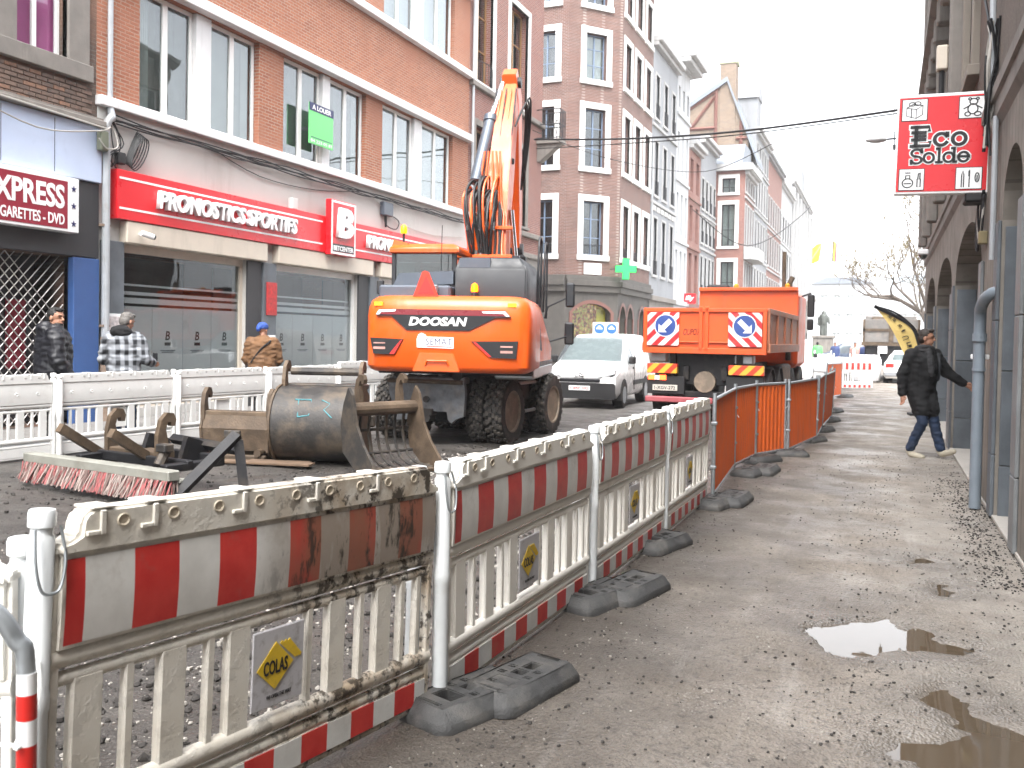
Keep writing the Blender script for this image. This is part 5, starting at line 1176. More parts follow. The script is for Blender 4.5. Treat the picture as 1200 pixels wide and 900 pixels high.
# upper body
eb('deck', MB(U).box(-1.2, 1.2, -1.6, 1.5, 1.08, 1.28, .02), 'ex_dark')
eb('side_cover', MB(U).loft([[(x, y, z) for y, z in ((-1.45, 1.25), (1.2, 1.25), (1.3, 1.5), (.6, 1.72), (-.2, 2.0), (-.7, 2.18), (-1.3, 2.2))] for x in (.72, 1.2)]), 'ex_orange', bev=.03)
eb('side_grille', MB(U).prism([(-.9, 1.5), (-.35, 1.45), (-.75, 1.95)], 1.199, 1.206, 'x'), 'ex_dark')
eb('lower_skirt', MB(U).box(.6, 1.21, -1.5, 1.3, 1.02, 1.22, .03), 'galv')
eb('engine_hood', MB(U).loft([[(x, y, z) for x, y in ((.02, -1.75), (1.10, -1.75), (1.14, -1.6), (1.14, .1), (.02, .1))] for z in (2.18, 2.68)]+[[(x, y, 2.86) for x, y in ((.06, -1.62), (.98, -1.62), (1.0, -1.5), (1.0, .05), (.06, .05))]]), 'ex_dark', bev=.02)
eb('hood_highlight', MB(U).prism([(.08, 2.84), (.55, 2.84), (.55, 2.70), (.08, 2.70)], -1.74, -1.66), 'ex_bluegrey')  # lighter grey sheet painting the highlight on the hood's chamfered top left
eb('rear_cover', MB(U).box(-1.12, -.02, -1.9, -1.2, 2.12, 2.42, .03).prism([(-1.0, 2.42), (-.05, 2.46), (-.05, 2.66), (-.9, 2.62)], -1.55, -1.2), 'ex_bluegrey')
eb('vent_box', MB(U).box(-.38, -.2, -2.0, -1.88, 2.3, 2.42, .01), 'galv')
# cab
cb0 = [(-1.18, -.95), (-.12, -.95), (-.12, .75), (-1.18, .75)]
cabm = MB(U)
for x, y in ((-1.15, -.92), (-.16, -.92), (-.16, .72), (-1.15, .72)): cabm.box(x-.035, x+.035, y-.035, y+.035, 2.2, 3.0, .01)
cabm.box(-1.185, -.125, -.955, .755, 1.5, 2.4, .03)
cab = eb('cab', cabm, 'ex_dark', par=EX)
eb('cab_roof', MB(U).loft([[(-.65+sx*(.58-k), -.1+sy*(.92-k*.7), z) for sx, sy in ((-1,-1), (1,-1), (1,1), (-1,1))] for z, k in ((2.98, .02), (3.02, 0), (3.10, .03), (3.14, .12))]), 'ex_orange', bev=.02)
eb('rear_window', MB(U).box(-1.11, -.20, -.94, -.93, 2.42, 2.97), 'glass_car', par=cab); [eb('side_window', MB(U).box(xe, xe+.01, -.88, .68, 2.42, 2.97), 'glass_car', par=cab) for xe in (-1.175, -.145)]; eb('windscreen', MB(U).box(-1.11, -.20, .74, .75, 2.0, 2.97), 'glass_car', par=cab)
eb('seat', MB(U).box(-.9, -.4, -.5, .0, 2.0, 2.2, .05).box(-.85, -.45, -.55, -.42, 2.2, 2.8, .05), 'cloth_black', par=cab)
eb('roof_spoiler', MB(U).prism([(-1.2, 2.98), (-.95, 2.98), (-.9, 3.14), (-1.15, 3.2)], -.98, -.5), 'ex_orange', par=cab)
# slow vehicle triangle, beacons, mirrors, aerial
eb('warning_triangle', MB(U).prism([(-.53, 2.24), (-.15, 2.24), (-.30, 2.60), (-.36, 2.62), (-.40, 2.60)], -2.12, -2.10), 'tri_red')
eb('triangle_core', MB(U).prism([(-.46, 2.28), (-.21, 2.28), (-.335, 2.54)], -2.125, -2.119), 'red_refl')
for (x, y, z) in ((-1.02, -.85, 3.16),):
    eb('beacon_stalk', MB(U).cyl((x, y, z-.02), (x, y, z+.16), .02, n=8), 'ex_dark'); eb('beacon', MB(U).lathe([(.05, 0), (.055, .05), (.05, .11), (.02, .14), (.001, .145)], (x, y, z+.15), n=12), 'amber_lit', 40)
eb('beacon_stalk', MB(U).cyl((.33, -1.80, 2.26), (.33, -1.80, 2.34), .05, n=10), 'ex_dark'); eb('beacon', MB(U).lathe([(.05, 0), (.055, .05), (.045, .11), (.001, .14)], (.33, -1.80, 2.33), n=12), 'amber_lit', 40)
eb('aerial', MB(U).tube([(-.32, -1.2, 2.6), (-.31, -1.2, 3.4)], .006, 4), 'ex_dark')
eb('mirror', MB(U).box(-1.42, -1.30, -1.0, -.95, 2.32, 2.55, .02).tube([(-1.3, -.97, 2.4), (-1.1, -.9, 2.3)], .015, 5), 'ex_dark')
eb('mirror', MB(U).box(1.5, 1.66, .5, .56, 2.2, 2.62, .03).tube([(1.5, .53, 2.35), (1.2, .5, 2.2), (1.15, .45, 2.0)], .015, 5), 'ex_dark')
eb('mirror', MB(U).box(1.45, 1.62, 1.0, 1.06, 1.55, 1.95, .03).tube([(1.5, 1.0, 1.7), (1.2, .9, 1.6)], .015, 5), 'ex_dark')
for y in (-.7, .2): eb('handrail', MB(U).tube(smoothpts([(1.15, y, 2.1), (1.16, y, 2.9), (1.16, y+.1, 3.25), (1.16, y+.35, 3.25), (1.16, y+.4, 2.9), (1.16, y+.4, 2.0)], 4), .018, 6), 'ex_dark')
# boom: lower boom, upper boom, stick
UB = U @ TR(.16, 0, 0)
def beam(pts, mat, name, par=None):
    """box beam along points (x, y, z, width, height) in the boom plane"""
    rings = []
    for i, (x, y, z, w_, h_) in enumerate(pts):
        a = pts[max(i-1, 0)]; c = pts[min(i+1, len(pts)-1)]; d = Vector((0, c[1]-a[1], c[2]-a[2])).normalized(); n_ = Vector((0, -d.z, d.y))
        o_ = Vector((x, y, z)); rings.append([o_+n_*(h_/2)+Vector((w_/2, 0, 0)), o_+n_*(h_/2)-Vector((w_/2, 0, 0)), o_-n_*(h_/2)-Vector((w_/2, 0, 0)), o_-n_*(h_/2)+Vector((w_/2, 0, 0))])
    return eb(name, MB(UB).loft(rings), mat, par=par, bev=.012)
lb_ = beam([(.12, .35, 1.75, .42, .45), (.12, .4, 2.6, .42, .58), (.12, .55, 3.4, .40, .56), (.12, .72, 4.0, .36, .46)], 'ex_orange', 'lower_boom')
ub_ = beam([(.12, .62, 3.7, .38, .46), (.12, .85, 4.4, .38, .62), (.12, 1.35, 5.4, .34, .54), (.12, 1.9, 6.35, .28, .38), (.12, 1.98, 6.5, .26, .32)], 'ex_orange', 'upper_boom')
stk = beam([(.12, 1.75, 6.62, .26, .30), (.12, 2.05, 6.2, .32, .54), (.12, 2.3, 5.2, .30, .48), (.12, 2.55, 4.2, .28, .38), (.12, 2.72, 3.45, .24, .30)], 'ex_orange', 'stick')
eb('knuckle_pin', MB(UB).cyl((-.08, 1.9, 6.45), (.32, 1.9, 6.45), .10, n=14), 'ex_dark'); eb('stick_end', MB(UB).cyl((-.06, 2.74, 3.4), (.30, 2.74, 3.4), .12, n=14), 'ex_dark')
eb('coupler', MB(UB).box(-.12, .36, 2.6, 2.95, 2.75, 3.3, .05), 'steel_black')
eb('stick_cylinder', MB(UB).cyl((-.26, .45, 4.35), (-.14, 1.20, 5.6), .105, n=14).cyl((-.145, 1.17, 5.55), (-.14, 1.22, 5.66), .125, n=14), 'cyl_grey', 40); eb('piston_rod', MB(UB).cyl((-.14, 1.20, 5.6), (.02, 1.80, 6.5), .06, n=12), 'chrome', 40)
for xe, xf in ((-.18, -.10), (.42, .34)): eb('boom_cylinder', MB(UB).cyl((xe, .9, 1.9), (xe, .75, 3.1), .085, n=12), 'cyl_grey', 40); eb('piston_rod', MB(UB).cyl((xe, .75, 3.1), (xf, .72, 3.9), .045, n=10), 'chrome', 40)
eb('bucket_cylinder', MB(UB).cyl((.12, 2.62, 6.0), (.12, 2.85, 4.6), .07, n=12), 'cyl_grey', 40)
rh = random.Random(4)
for k in range(13):
    x = -.24+k*.045; w_ = .04*rh.uniform(-1, 1)
    pts = [(x*.8, -.05+rh.uniform(-.1, .1), 2.2), (x, .02+rh.uniform(-.05, .1), 2.75), (x+w_, .18, 3.25), (x*.9, .32+rh.uniform(-.04, .04), 3.75), (x*.8+w_, .42, 4.0), (x*.5, .55, 4.35 if k % 3 else 4.9)]
    eb('hose', MB(UB).tube(smoothpts(pts, 4), .019, 6), 'ex_orange' if k % 3 == 0 else 'hose')
for k in range(5):
    x = -.12+k*.1
    eb('pipe', MB(UB).tube(smoothpts([(x*.9, .55, 4.35), (x, 1.0, 5.3), (x*.9+.02, 1.55, 6.25)], 4), .014, 6), 'ex_orange' if k % 2 else 'steel_black')
for k in range(4): eb('hose', MB(UB).tube(smoothpts([(.30, 1.3, 5.5), (.42+.03*k, 1.65, 5.95+.05*k), (.40+.03*k, 1.95, 5.6), (.34+.02*k, 2.1, 4.9), (.30, 2.25, 4.5)], 5), .017, 6), 'hose')
for k in range(16):
    x = -.34+.032*k; w_ = rh.uniform(-.06, .06); z0 = rh.uniform(3.5, 3.8)
    eb('hose', MB(UB).tube(smoothpts([(x*.8, .05, z0-.5), (x+w_, -.02+rh.uniform(-.08, .05), z0), (x*1.15+w_, .05, z0+.42), (x+.04, .25, z0+.62), (x*.8, .42, z0+.35)], 4), rh.uniform(.02, .03), 6), 'hose' if k % 5 else 'ex_orange')
for k in range(5): eb('hose_fitting', MB(UB).cyl((-.3+.11*k, -.02, 3.45), (-.3+.11*k, .0, 3.6), .032, n=8), 'chrome')
eb('work_lamp', MB(UB).box(.20, .34, .95, 1.02, 4.75, 4.86, .02), 'ex_dark')
eb('hose_clamp', MB(UB).box(-.22, .46, .02, .1, 3.0, 3.06, .01), 'ex_orange'); eb('hose_clamp', MB(UB).box(-.2, .44, .2, .28, 3.5, 3.56, .01), 'ex_orange')
# undercarriage
eb('chassis', MB().box(-.55, .55, -1.5, 1.5, .55, .95, .04).box(-.9, .9, -.35, .35, .6, 1.0, .04), 'steel_black'); eb('slew_ring', MB().cyl((0, 0, .95), (0, 0, 1.1), .6, n=20), 'ex_dark')
for y in (-.9, 1.0): eb('axle', MB().cyl((-.95, y, .5), (.95, y, .5), .13, n=10).box(-.3, .3, y-.22, y+.22, .3, .7, .05), 'steel_black')
eb('mudguard', MB().box(.6, 1.0, -.4, 1.2, 1.02, 1.05, .01), 'steel_black')
for ze in (.92, .45): eb('step', MB().tube([(.95, -.35, ze), (.95, .45, ze)], .03, 6), 'galv')
MT['blade_grey'] = M('scuffed_blue_grey_steel', (.14,.148,.16), .4, .3, var=.4, scale=9, dirt=(.24,.21,.18), damt=.5, dscale=5, bmp=.2)
SB = TR(.33, 0, 0)
blade = MB(SB).prism([(-.98, 1.0), (-.98, .80), (-.84, .36), (-.62, .38), (-.55, .44), (-.30, .44), (-.24, .52), (.02, .52), (.04, .40), (.10, .34), (.16, .40), (.30, .46), (.32, .80), (.30, 1.0)], -1.72, -1.64).box(-.9, .3, -1.7, -1.5, .95, 1.04, .01)
bl = eb('dozer_blade', blade, 'blade_grey', bev=.008)
eb('blade_bar', MB(SB).cyl((-.98, -1.74, .97), (.28, -1.74, .97), .035, n=8), 'steel_brown', 40, bl)
eb('tow_hook', MB(SB).cyl((-.28, -1.80, .42), (-.28, -1.6, .42), .06, n=10).box(-.36, -.2, -1.8, -1.6, .46, .56, .01).cyl((-.32, -1.76, .70), (-.32, -1.71, .70), .05, n=8), 'steel_dirty', None, bl)
for xe, re_ in ((.18, .09), (-.82, .07)): eb('lifting_eye', MB(SB).cyl((xe, -1.72, 1.08), (xe, -1.66, 1.08), re_, n=12), 'steel_black', None, bl)
TYP = [(.30, -.14), (.40, -.15), (.47, -.145), (.50, -.11), (.505, 0), (.50, .11), (.47, .145), (.40, .15), (.30, .14)]
def tyre_mesh(n=24, R=.505, w=.15, lug=True):
    mb = MB().lathe(TYP, (0,0,0), (1,0,0), 40, True); tm = MB()
    if lug:
        for i in range(n):
            for s_ in (-1, 1):
                a = 2*pi*(i+.25*s_)/n
                for x0, x1, da in ((.005, .055, .0), (.05, .105, .07), (.095, .145, .13)):
                    q = RX(a+da); tm.box(min(s_*x0, s_*x1), max(s_*x0, s_*x1), -.036, .036, .485, .535 if x1 < .14 else .514, .006, t=q)
    me = mb.mesh('tyre', 35); me.materials.append(MT['tyre']); m2 = tm.mesh('tread'); m2.materials.append(MT['tread']); return me, m2
TYRE, TREAD = tyre_mesh()
RIM = MB().lathe([(.31, -.12), (.33, -.145), (.30, -.14), (.27, -.06), (.12, -.03), (.10, -.10), (.001, -.11)], (0,0,0), (-1,0,0), 24).mesh('rim', 35); RIM.materials.append(MT['rim'])
for sx in (-1, 1):
    for y in (-.9, 1.0):
        w_ = link('wheel', MB().lathe([(.3, -.13), (.3, .13)], (0,0,0), (1,0,0), 20).mesh('wheel'), MT['steel_black'], EX, (sx*.80, y, .505))
        for dx in (-.16, .16): link('tyre', TYRE, None, w_, (dx, 0, 0)); tag(link('tread_lugs', TREAD, None, w_, (dx, 0, 0)), kind='stuff')
        link('rim', RIM, None, w_, (sx*.16, 0, 0), (0, 0, 0 if sx > 0 else pi))
# ================================================================ buckets and broom lying in the roadway
def arc(c, r, a0, a1, n): return [(c[0]+r*cos(a0+(a1-a0)*i/n), c[1]+r*sin(a0+(a1-a0)*i/n)) for i in range(n+1)]
def ring_shell(mb, out, inn, x0, x1):      # curved sheet: outer and inner outlines in the yz plane, extruded along x
    n = len(out); rings = [[(x, *p) for p in out]+[(x, *p) for p in reversed(inn)] for x in (x0, x1)]
    return mb.loft(rings)
def hook(mb, x0, x1, y, z, s=1., flip=1):
    o = [(0,-.25), (0,.1), (.04,.26), (.12,.34), (.20,.33), (.235,.26), (.22,.19), (.17,.19), (.165,.235), (.125,.235), (.10,.16), (.13,.02), (.16,-.25)]
    return mb.prism([(y+flip*p[0]*s, z+p[1]*s) for p in o], x0, x1, 'x')
# round bucket (x across its width, opening towards +y then turned)
b2 = thing('digger_bucket', 'big rounded dark steel bucket with blue paint marks, mouth to the right', 'bucket', (-6.72, 10.1, .02), radians(16), 'excavator buckets lying in the roadway')
b2.scale = (1.15,)*3
out = arc((0, .42), .42, radians(60), radians(300), 18)+[(.50, .02)]; inn = arc((0, .42), .385, radians(60), radians(300), 18)+[(.50, .055)]
ring_shell(MB(), out, inn, -.45, .45).build('shell', MT['steel_dirty'], b2, smooth=35)
side = [(.21, .78)]+arc((0, .42), .44, radians(70), radians(300), 16)+[(.52, .0), (.36, .35), (.30, .72)]
for x in (-.47, .445): MB().prism(side, x, x+.025, 'x').build('side_plate', MT['steel_brown'], b2)
tb = MB(); 
tb.box(-.46, .46, .06, .30, .80, .86, .01); tb.build('top_plate', MT['steel_dirty'], b2)
for x in (-.46, .42): hook(MB(), x, x+.04, -.02, .82, .9, 1).build('hanger_ear', MT['steel_brown'], b2)
MB().cyl((-.40, .14, 1.0), (.42, .14, 1.0), .045, n=10).build('pin', MT['steel_dirty'], b2); MB().box(-.45, .45, .44, .56, .0, .03).build('cutting_edge', MT['steel_brown'], b2)
for xe in (-.50, .42): MB().box(xe, xe+.1, .33, .43, .36, .50, .02).build('stop_lug', MT['steel_dirty'], b2)
pm_ = M('blue_chalk', (.06,.22,.25), .8, var=.5, scale=30)
for k, pts in enumerate((((-.20, -.30, .70), (-.02, -.30, .70), (.0, -.335, .62), (-.02, -.385, .54), (-.14, -.395, .52)), ((-.16, -.30, .70), (-.14, -.395, .52)), ((.10, -.3, .70), (.2, -.32, .66), (.14, -.36, .6), (.24, -.40, .52)))):
    MB().tube([(p[0], p[1]*1.03, p[2]*1.01) for p in pts], .008, 5).build('paint_mark', pm_, b2)
# brown narrow bucket on the left
b1 = thing('digger_bucket', 'brown muddy ditching bucket with two hooks, leftmost of the three', 'bucket', (-7.8, 9.85, .02), radians(12), 'excavator buckets lying in the roadway')
ring_shell(MB(), [(-.12, .62), (-.2, .4), (-.16, .12), (.0, .0), (.5, -.0)], [(-.09, .62), (-.165, .4), (-.13, .14), (.02, .035), (.5, .03)], -.45, .45).build('shell', MT['steel_brown'], b1)
for x in (-.47, .44): MB().prism([(-.14, .64), (-.22, .4), (-.18, .10), (0, -.01), (.52, -.01), (.30, .30), (.05, .62)], x, x+.03, 'x').build('side_plate', MT['steel_brown'], b1); hook(MB(), x-.01, x+.045, -.17, .60, .95).build('hook', MT['steel_brown'], b1)
MB().box(-.44, .44, -.14, .05, .56, .62, .01).build('top_plate', MT['steel_brown'], b1); MB().box(-.12, .10, -.235, -.19, .28, .38, .01).build('block', MT['steel_dirty'], b1)
MB().box(-.45, .45, -.24, -.16, .0, .07, .015).cyl((.36, -.27, .1), (.36, -.15, .1), .05, n=8).build('foot_bar', MT['steel_brown'], b1)
# skeleton bucket
b3 = thing('skeleton_bucket', 'grid bottomed skeleton bucket with worn curved cheeks', 'bucket', (-5.75, 9.95, .02), radians(248), 'excavator buckets lying in the roadway')
b3.scale = (1.12,)*3
cheek = [(-.05, .72), (-.10, .5), (-.05, .2), (.15, .04), (.52, -.01), (.46, .12), (.30, .30), (.18, .5), (.10, .82), (.03, .9)]
for x in (-.48, .44): MB().prism(cheek, x, x+.035, 'x').build('side_plate', MT['steel_dirty'] if x > 0 else MT['steel_brown'], b3)
MB().cyl((-.46, .02, .66), (.46, .02, .66), .075, n=12).build('top_tube', MT['steel_brown'], b3)
for k in range(7):
    x = -.36+k*.12; pts = [(x, -.05, .60), (x, -.07, .4), (x, -.01, .18), (x, .15, .06), (x, .46, .02)]
    MB().tube(smoothpts(pts, 4), .018, 6).build('tine', MT['steel_dirty'], b3)
for y, z in ((-.075, .42), (.0, .17), (.3, .03)): MB().cyl((-.45, y, z), (.45, y, z), .018, n=6).build('cross_bar', MT['steel_dirty'], b3)
for x in (-.3, .26): hook(MB(), x, x+.05, -.08, .80, .7).build('hook', MT['steel_brown'], b3)
MB().box(-.45, .45, .42, .54, -.005, .025).build('cutting_edge', MT['steel_brown'], b3)
# plank and soil heap under the buckets
pk = thing('timber_plank', 'broken dark plank under the round bucket', 'plank', (-7.2, 9.45, .03), radians(12)); MB().box(-.7, .7, -.1, .1, 0, .03, .005).box(-.2, .6, .12, .24, 0, .025, .005).build('board', M('old_plank', (.13,.085,.055), .9, var=.4, scale=9), pk)
# sweeping broom attachment
bm_ = thing('sweeper_broom', 'sweeping broom attachment with worn red bristles', 'broom', (-8.5, 7.22, -.12), radians(-9)); bm_.scale = (1.2, 1, 1)
beam_ = MB().box(0, 1.95, -.07, .07, .36, .46, .012); beam_.box(.0, 1.95, .06, .16, .33, .37, .01); beam_.build('beam', M('worn_grey_beam', (.25,.25,.22), .6, .2, var=.25, dirt=(.15,.12,.09), damt=.4), bm_)
rb_ = random.Random(8)
for cidx, (nm, cc2) in enumerate((('red_bristles', (.25,.065,.065)), ('grey_bristles', (.25,.20,.18)), ('dark_bristles', (.12,.075,.065)))):
    mb = MB()
    for k in range(520):
        x = rb_.uniform(.01, 1.94); y = rb_.uniform(-.08, .06); l = rb_.uniform(-.05, .05)
        mb.cyl((x, y, .37), (x+l, y-rb_.uniform(.02, .12), .165+rb_.uniform(0, .03)), .006, .005, 3, False)
    o = mb.build(nm, M(nm, cc2, .8, var=.3, scale=30), bm_, kind='stuff')
for x in (.45, 1.15):
    MB().prism([(-.15,.72), (.5,.30), (.56,.36), (-.10,.80)], x, x+.07, 'x', t=TR(0, .1, .0)).build('push_arm', MT['steel_brown'], bm_)
fr = MB(); fr.box(.55, 1.75, .35, .43, .40, .50, .01); fr.box(.55, 1.75, .75, .83, .40, .52, .01); fr.box(.55, .63, .1, .8, .40, .48, .01); fr.box(1.66, 1.75, .1, .8, .40, .48, .01); fr.build('frame', MT['steel_black'], bm_)
for x in (.62, 1.3): hook(MB(), x, x+.05, .38, .62, .95).build('coupler_hook', MT['steel_brown'], bm_)
MB().box(.66, 1.32, .40, .62, .46, .54, .01).build('coupler_plate', MT['steel_brown'], bm_)
for xe in (.95, 1.45): MB().prism([(.5, .42), (.9, .42), (.85, .62), (.6, .70)], xe, xe+.05, 'x').build('bracket', MT['steel_black'], bm_)
MB().tube([(1.05, .85, .62), (1.95, .80, .58)], .055, 4).build('angled_bar', MT['steel_black'], bm_)
MB().tube([(1.90, .0, .16), (2.15, .55, .78)], .06, 4).tube([(2.14, .57, .72), (2.2, .60, .15)], .06, 4).build('prop', MT['steel_black'], bm_)
MB().cyl((1.55, .2, .45), (1.55, .3, .62), .05, n=8).box(1.5, 1.62, .2, .32, .58, .66, .01).build('caster', MT['steel_dirty'], bm_)

# ================================================================ white van, facing the camera
def vsec(y, hw, zb, zbelt, zr, hr):   # half outline at station y: half width at sill, belt and roof
    h = [(hw*.90, zb), (hw, zb+.12), (hw, zbelt-.15), (hw*.985, zbelt), (hr+(hw-hr)*.45, zbelt+(zr-zbelt)*.55), (hr, zr-.07), (hr*.93, zr-.015), (hr*.55, zr)]
    return [(x, y, z) for x, z in h]+[(-x, y, z) for x, z in reversed(h)]
V = thing('delivery_van', 'small white delivery van facing the viewer beside the excavator', 'van', (-6.72, 20.95, 0), radians(3))
st = [(0.0, .78, .30, .66, .70, .68), (.04, .86, .26, .74, .80, .74), (.25, .90, .25, .86, .93, .78), (.75, .91, .25, .98, 1.06, .78), (.95, .91, .25, 1.0, 1.14, .76), (1.35, .91, .25, 1.02, 1.46, .70), (1.72, .91, .25, 1.02, 1.70, .66), (2.1, .91, .25, 1.02, 1.78, .67), (3.2, .91, .25, 1.02, 1.82, .70), (4.2, .91, .27, 1.02, 1.80, .70), (4.38, .89, .30, 1.0, 1.76, .68)]
vb = MB().loft([vsec(*s_) for s_ in st]).build('body', MT['van_white'], V, smooth=42)
# greenhouse
MB().loft([[(x, y, z) for x in (-w_, -w_*.5, 0, w_*.5, w_)] for y, z, w_ in ((.93, 1.115, .80), (1.35, 1.45, .735), (1.70, 1.705, .66))], False, False).build('windscreen', MT['glass_car'], V, smooth=40, loc=(0, -.02, .02))
MB().box(-.55, .1, 1.2, 1.4, 1.02, 1.12).build('dashboard_card', M('green_card', (.45,.62,.25), .6), V)
for s_ in (-1, 1):
    MB().add([(s_*.925, 1.18, 1.04), (s_*.925, 1.95, 1.04), (s_*.80, 1.95, 1.60), (s_*.815, 1.72, 1.58), (s_*.89, 1.30, 1.24)], [(0,1,2,3,4)]).build('side_window', MT['glass_car'], V)
    MB().box(s_*.92, s_*1.08, 1.22, 1.36, 1.06, 1.25, .03).build('wing_mirror', MT['plastic_dark'], V)
    MB().prism([(s_*.46, .74), (s_*.84, .84), (s_*.86, .94), (s_*.62, .90)], .02, .22, 'y').build('headlight', M('headlamp_lens', (.55,.58,.6), .12, var=.1), V)
    MB().box(s_*.905, s_*.93, 1.9, 3.9, .52, .64, .01).build('side_rubbing_strip', MT['plastic_dark'], V)
    MB().box(s_*.912, s_*.922, 1.98, 1.99, .4, 1.6).build('door_seam', MT['plastic_dark'], V); MB().box(s_*.905, s_*.935, 1.80, 1.92, .93, .97, .008).build('door_handle', MT['plastic_dark'], V)
    for y in (.78, 3.5):
        w_ = MB().cyl((s_*.70, y, .32), (s_*.915, y, .32), .32, n=24).cyl((s_*.68, y, .32), (s_*.925, y, .32), .30, n=24).build('wheel', MT['tyre'], V, smooth=40)
        MB().lathe([(.21, .93), (.18, .905), (.05, .92), (.001, .925)], (0, y, .32), (s_, 0, 0), 18).build('rim', MT['galv'], w_)
        MB().prism(arc((y, .34), .37, 0, pi, 14)+[(y-.37, .2), (y+.37, .2)], s_*.80, s_*.918, 'x').build('wheel_arch', MT['plastic_dark'], V)
MB().prism(rrect(-.86, .86, .24, .62, .06), -.02, .10, 'y').build('bumper', MT['plastic_dark'], V); MB().box(-.5, .5, -.03, .02, .64, .72, .02).build('grille', MT['black_decal'], V)
lg = MB()
for z in (.72, .775): lg.add([(-.11, -.035, z), (0, -.045, z+.06), (.11, -.035, z), (.11, -.035, z+.03), (0, -.045, z+.095), (-.11, -.035, z+.03)], [(0,1,4,5), (1,2,3,4)])
lg.build('double_chevron_badge', MT['chrome'], V); MB().box(-.55, .55, -.028, .0, .765, .785).build('chrome_strip', MT['chrome'], V)
np_ = MB().box(-.26, .26, -.035, -.018, .44, .55, .004).build('number_plate', MT['sign_white'], V)
text('plate_lettering', '1-BRF-302', MT['red_refl'], np_, -.22, .465, .44, .06, -.036, .001, bold=.02)

# ================================================================ orange tipper truck seen from behind
T = thing('tipper_truck', 'orange tipper truck seen from behind with red and white hazard boards', 'truck', (-3.42, 18.85, 0), radians(-1.))
def chev(name, flip, ca=(.66,.64,.61), cb_=(.55,.02,.025)):
    m, t, b = nodes(name); v = coords(t); sp = nn(t, 'SeparateXYZ'); t.links.new(v, sp.inputs[0])
    d = math_(t, 'ADD' if flip else 'SUBTRACT', sp.outputs[2], sp.outputs[0]); f = math_(t, 'LESS_THAN', math_(t, 'FRACT', math_(t, 'MULTIPLY', d, 3.6)), .5)
    c = mixc(t, f, ca, cb_); c = mixc(t, math_(t, 'MULTIPLY', noise_fac(t, v, 8, 5, .55, .8), .4), c, (.3,.22,.17)); t.links.new(c, b.inputs['Base Color']); b.inputs['Roughness'].default_value = .4
    return m
MT['chev_l'] = chev('hazard_stripes', False); MT['chev_r'] = chev('hazard_stripes_mirrored', True)
gate = MB().box(-1.24, 1.24, 0, .06, 1.50, 2.32, .01)
gate.build('tailgate', MT['truck_orange'], T); gt = MB()
for x0, x1, z0, z1 in ((-1.25, 1.25, 2.25, 2.33), (-1.25, 1.25, 1.40, 1.52), (-.10, -.02, 1.45, 2.36), (.02, .10, 1.45, 2.36), (-1.25, -1.17, 1.5, 2.25), (1.17, 1.25, 1.5, 2.25), (-.6, -.02, 1.62, 1.65), (.1, .6, 1.62, 1.65)): gt.box(x0, x1, -.045, .0, z0, z1, .008)
gt.build('tailgate_frame', MT['truck_orange'], T)
for x0, mm, f in ((-1.16, 'chev_l', 1), (.50, 'chev_r', -1)):
    hb = MB().box(x0, x0+.66, -.062, -.046, 1.56, 2.24).build('hazard_board', MT[mm], T); c0 = (x0+.38 if f > 0 else x0+.32, 1.97)
    MB().cyl((c0[0], -.064, c0[1]), (c0[0], -.070, c0[1]), .235, n=28).build('white_rim', MT['sign_white'], hb); MB().cyl((c0[0], -.068, c0[1]), (c0[0], -.074, c0[1]), .215, n=28).build('blue_disc', M('sign_blue', (.03,.07,.26), .4), hb)
    ar = [(-.14,-.14), (.03,-.14), (-.02,-.09), (.14,.07), (.07,.14), (-.09,-.02), (-.14,.03)]
    MB().prism([(c0[0]+p[0]*f, c0[1]+p[1]) for p in ar], -.079, -.073).build('white_arrow', MT['sign_white'], hb)
text('graffiti', 'OUPO7', MT['black_decal'], T, -.42, 1.78, .34, .13, -.004, .002, shear=.3)
bd = MB().box(-1.22, 1.22, .06, 5.6, 1.46, 1.54, .01).build('bed_floor', MT['truck_rusty'], T)
for s_ in (-1, 1):
    MB().box(s_*1.25, s_*1.19, .06, 5.6, 1.50, 2.26, .01).build('side_board', MT['truck_rusty'], T); rb2 = MB()
    for y in (.1, 1.45, 2.8, 4.15, 5.5): rb2.box(s_*1.24, s_*1.29, y, y+.10, 1.5, 2.3, .01)
    rb2.box(s_*1.24, s_*1.285, .1, 5.6, 2.22, 2.34, .01); rb2.box(s_*1.24, s_*1.31, .1, 5.6, 1.44, 1.62, .01); rb2.build('side_frame', MT['truck_orange'] if s_ < 0 else MT['truck_rusty'], T)
MB().box(-1.25, 1.25, 5.6, 5.68, 1.5, 3.05, .01).box(-1.25, 1.25, 5.5, 5.6, 2.98, 3.07, .01).build('headboard', MT['truck_orange'], T)
MB().box(-1.15, 1.15, 1.0, 5.4, 1.54, 1.9, .3).build('load', M('load_of_soil', (.11,.09,.075), .95, var=.4, scale=8, bmp=.8, bscale=12), T)
MB().box(-1.2, 1.2, 6.2, 8.3, 1.0, 3.0, .12).build('cab', MT['truck_orange'], T)
for x in (-.35, .95): MB().lathe([(.07, 0), (.07, .1), (.03, .14), (.001, .145)], (x, 5.9, 3.05), n=10).build('beacon', MT['amber'], T)
MB().box(-1.15, -.55, 6.0, 6.4, 3.0, 3.18, .05).build('roof_box', MT['plastic_dark'], T)
MB().tube([(1.0, 5.95, 1.2), (1.0, 5.95, 3.2), (1.06, 6.0, 3.35)], .07, 8).tube([(.86, 5.9, 3.0), (.86, 5.9, 4.0)], .05, 8).build('exhaust_stack', MT['steel_brown'], T)
mr = MB().box(1.36, 1.54, 6.9, 7.0, 2.35, 2.95, .03).box(1.36, 1.52, 6.9, 7.0, 2.0, 2.3, .03).tube([(1.2, 7.0, 2.9), (1.45, 6.95, 2.98)], .025, 5); mr.build('wing_mirror', MT['plastic_dark'], T)
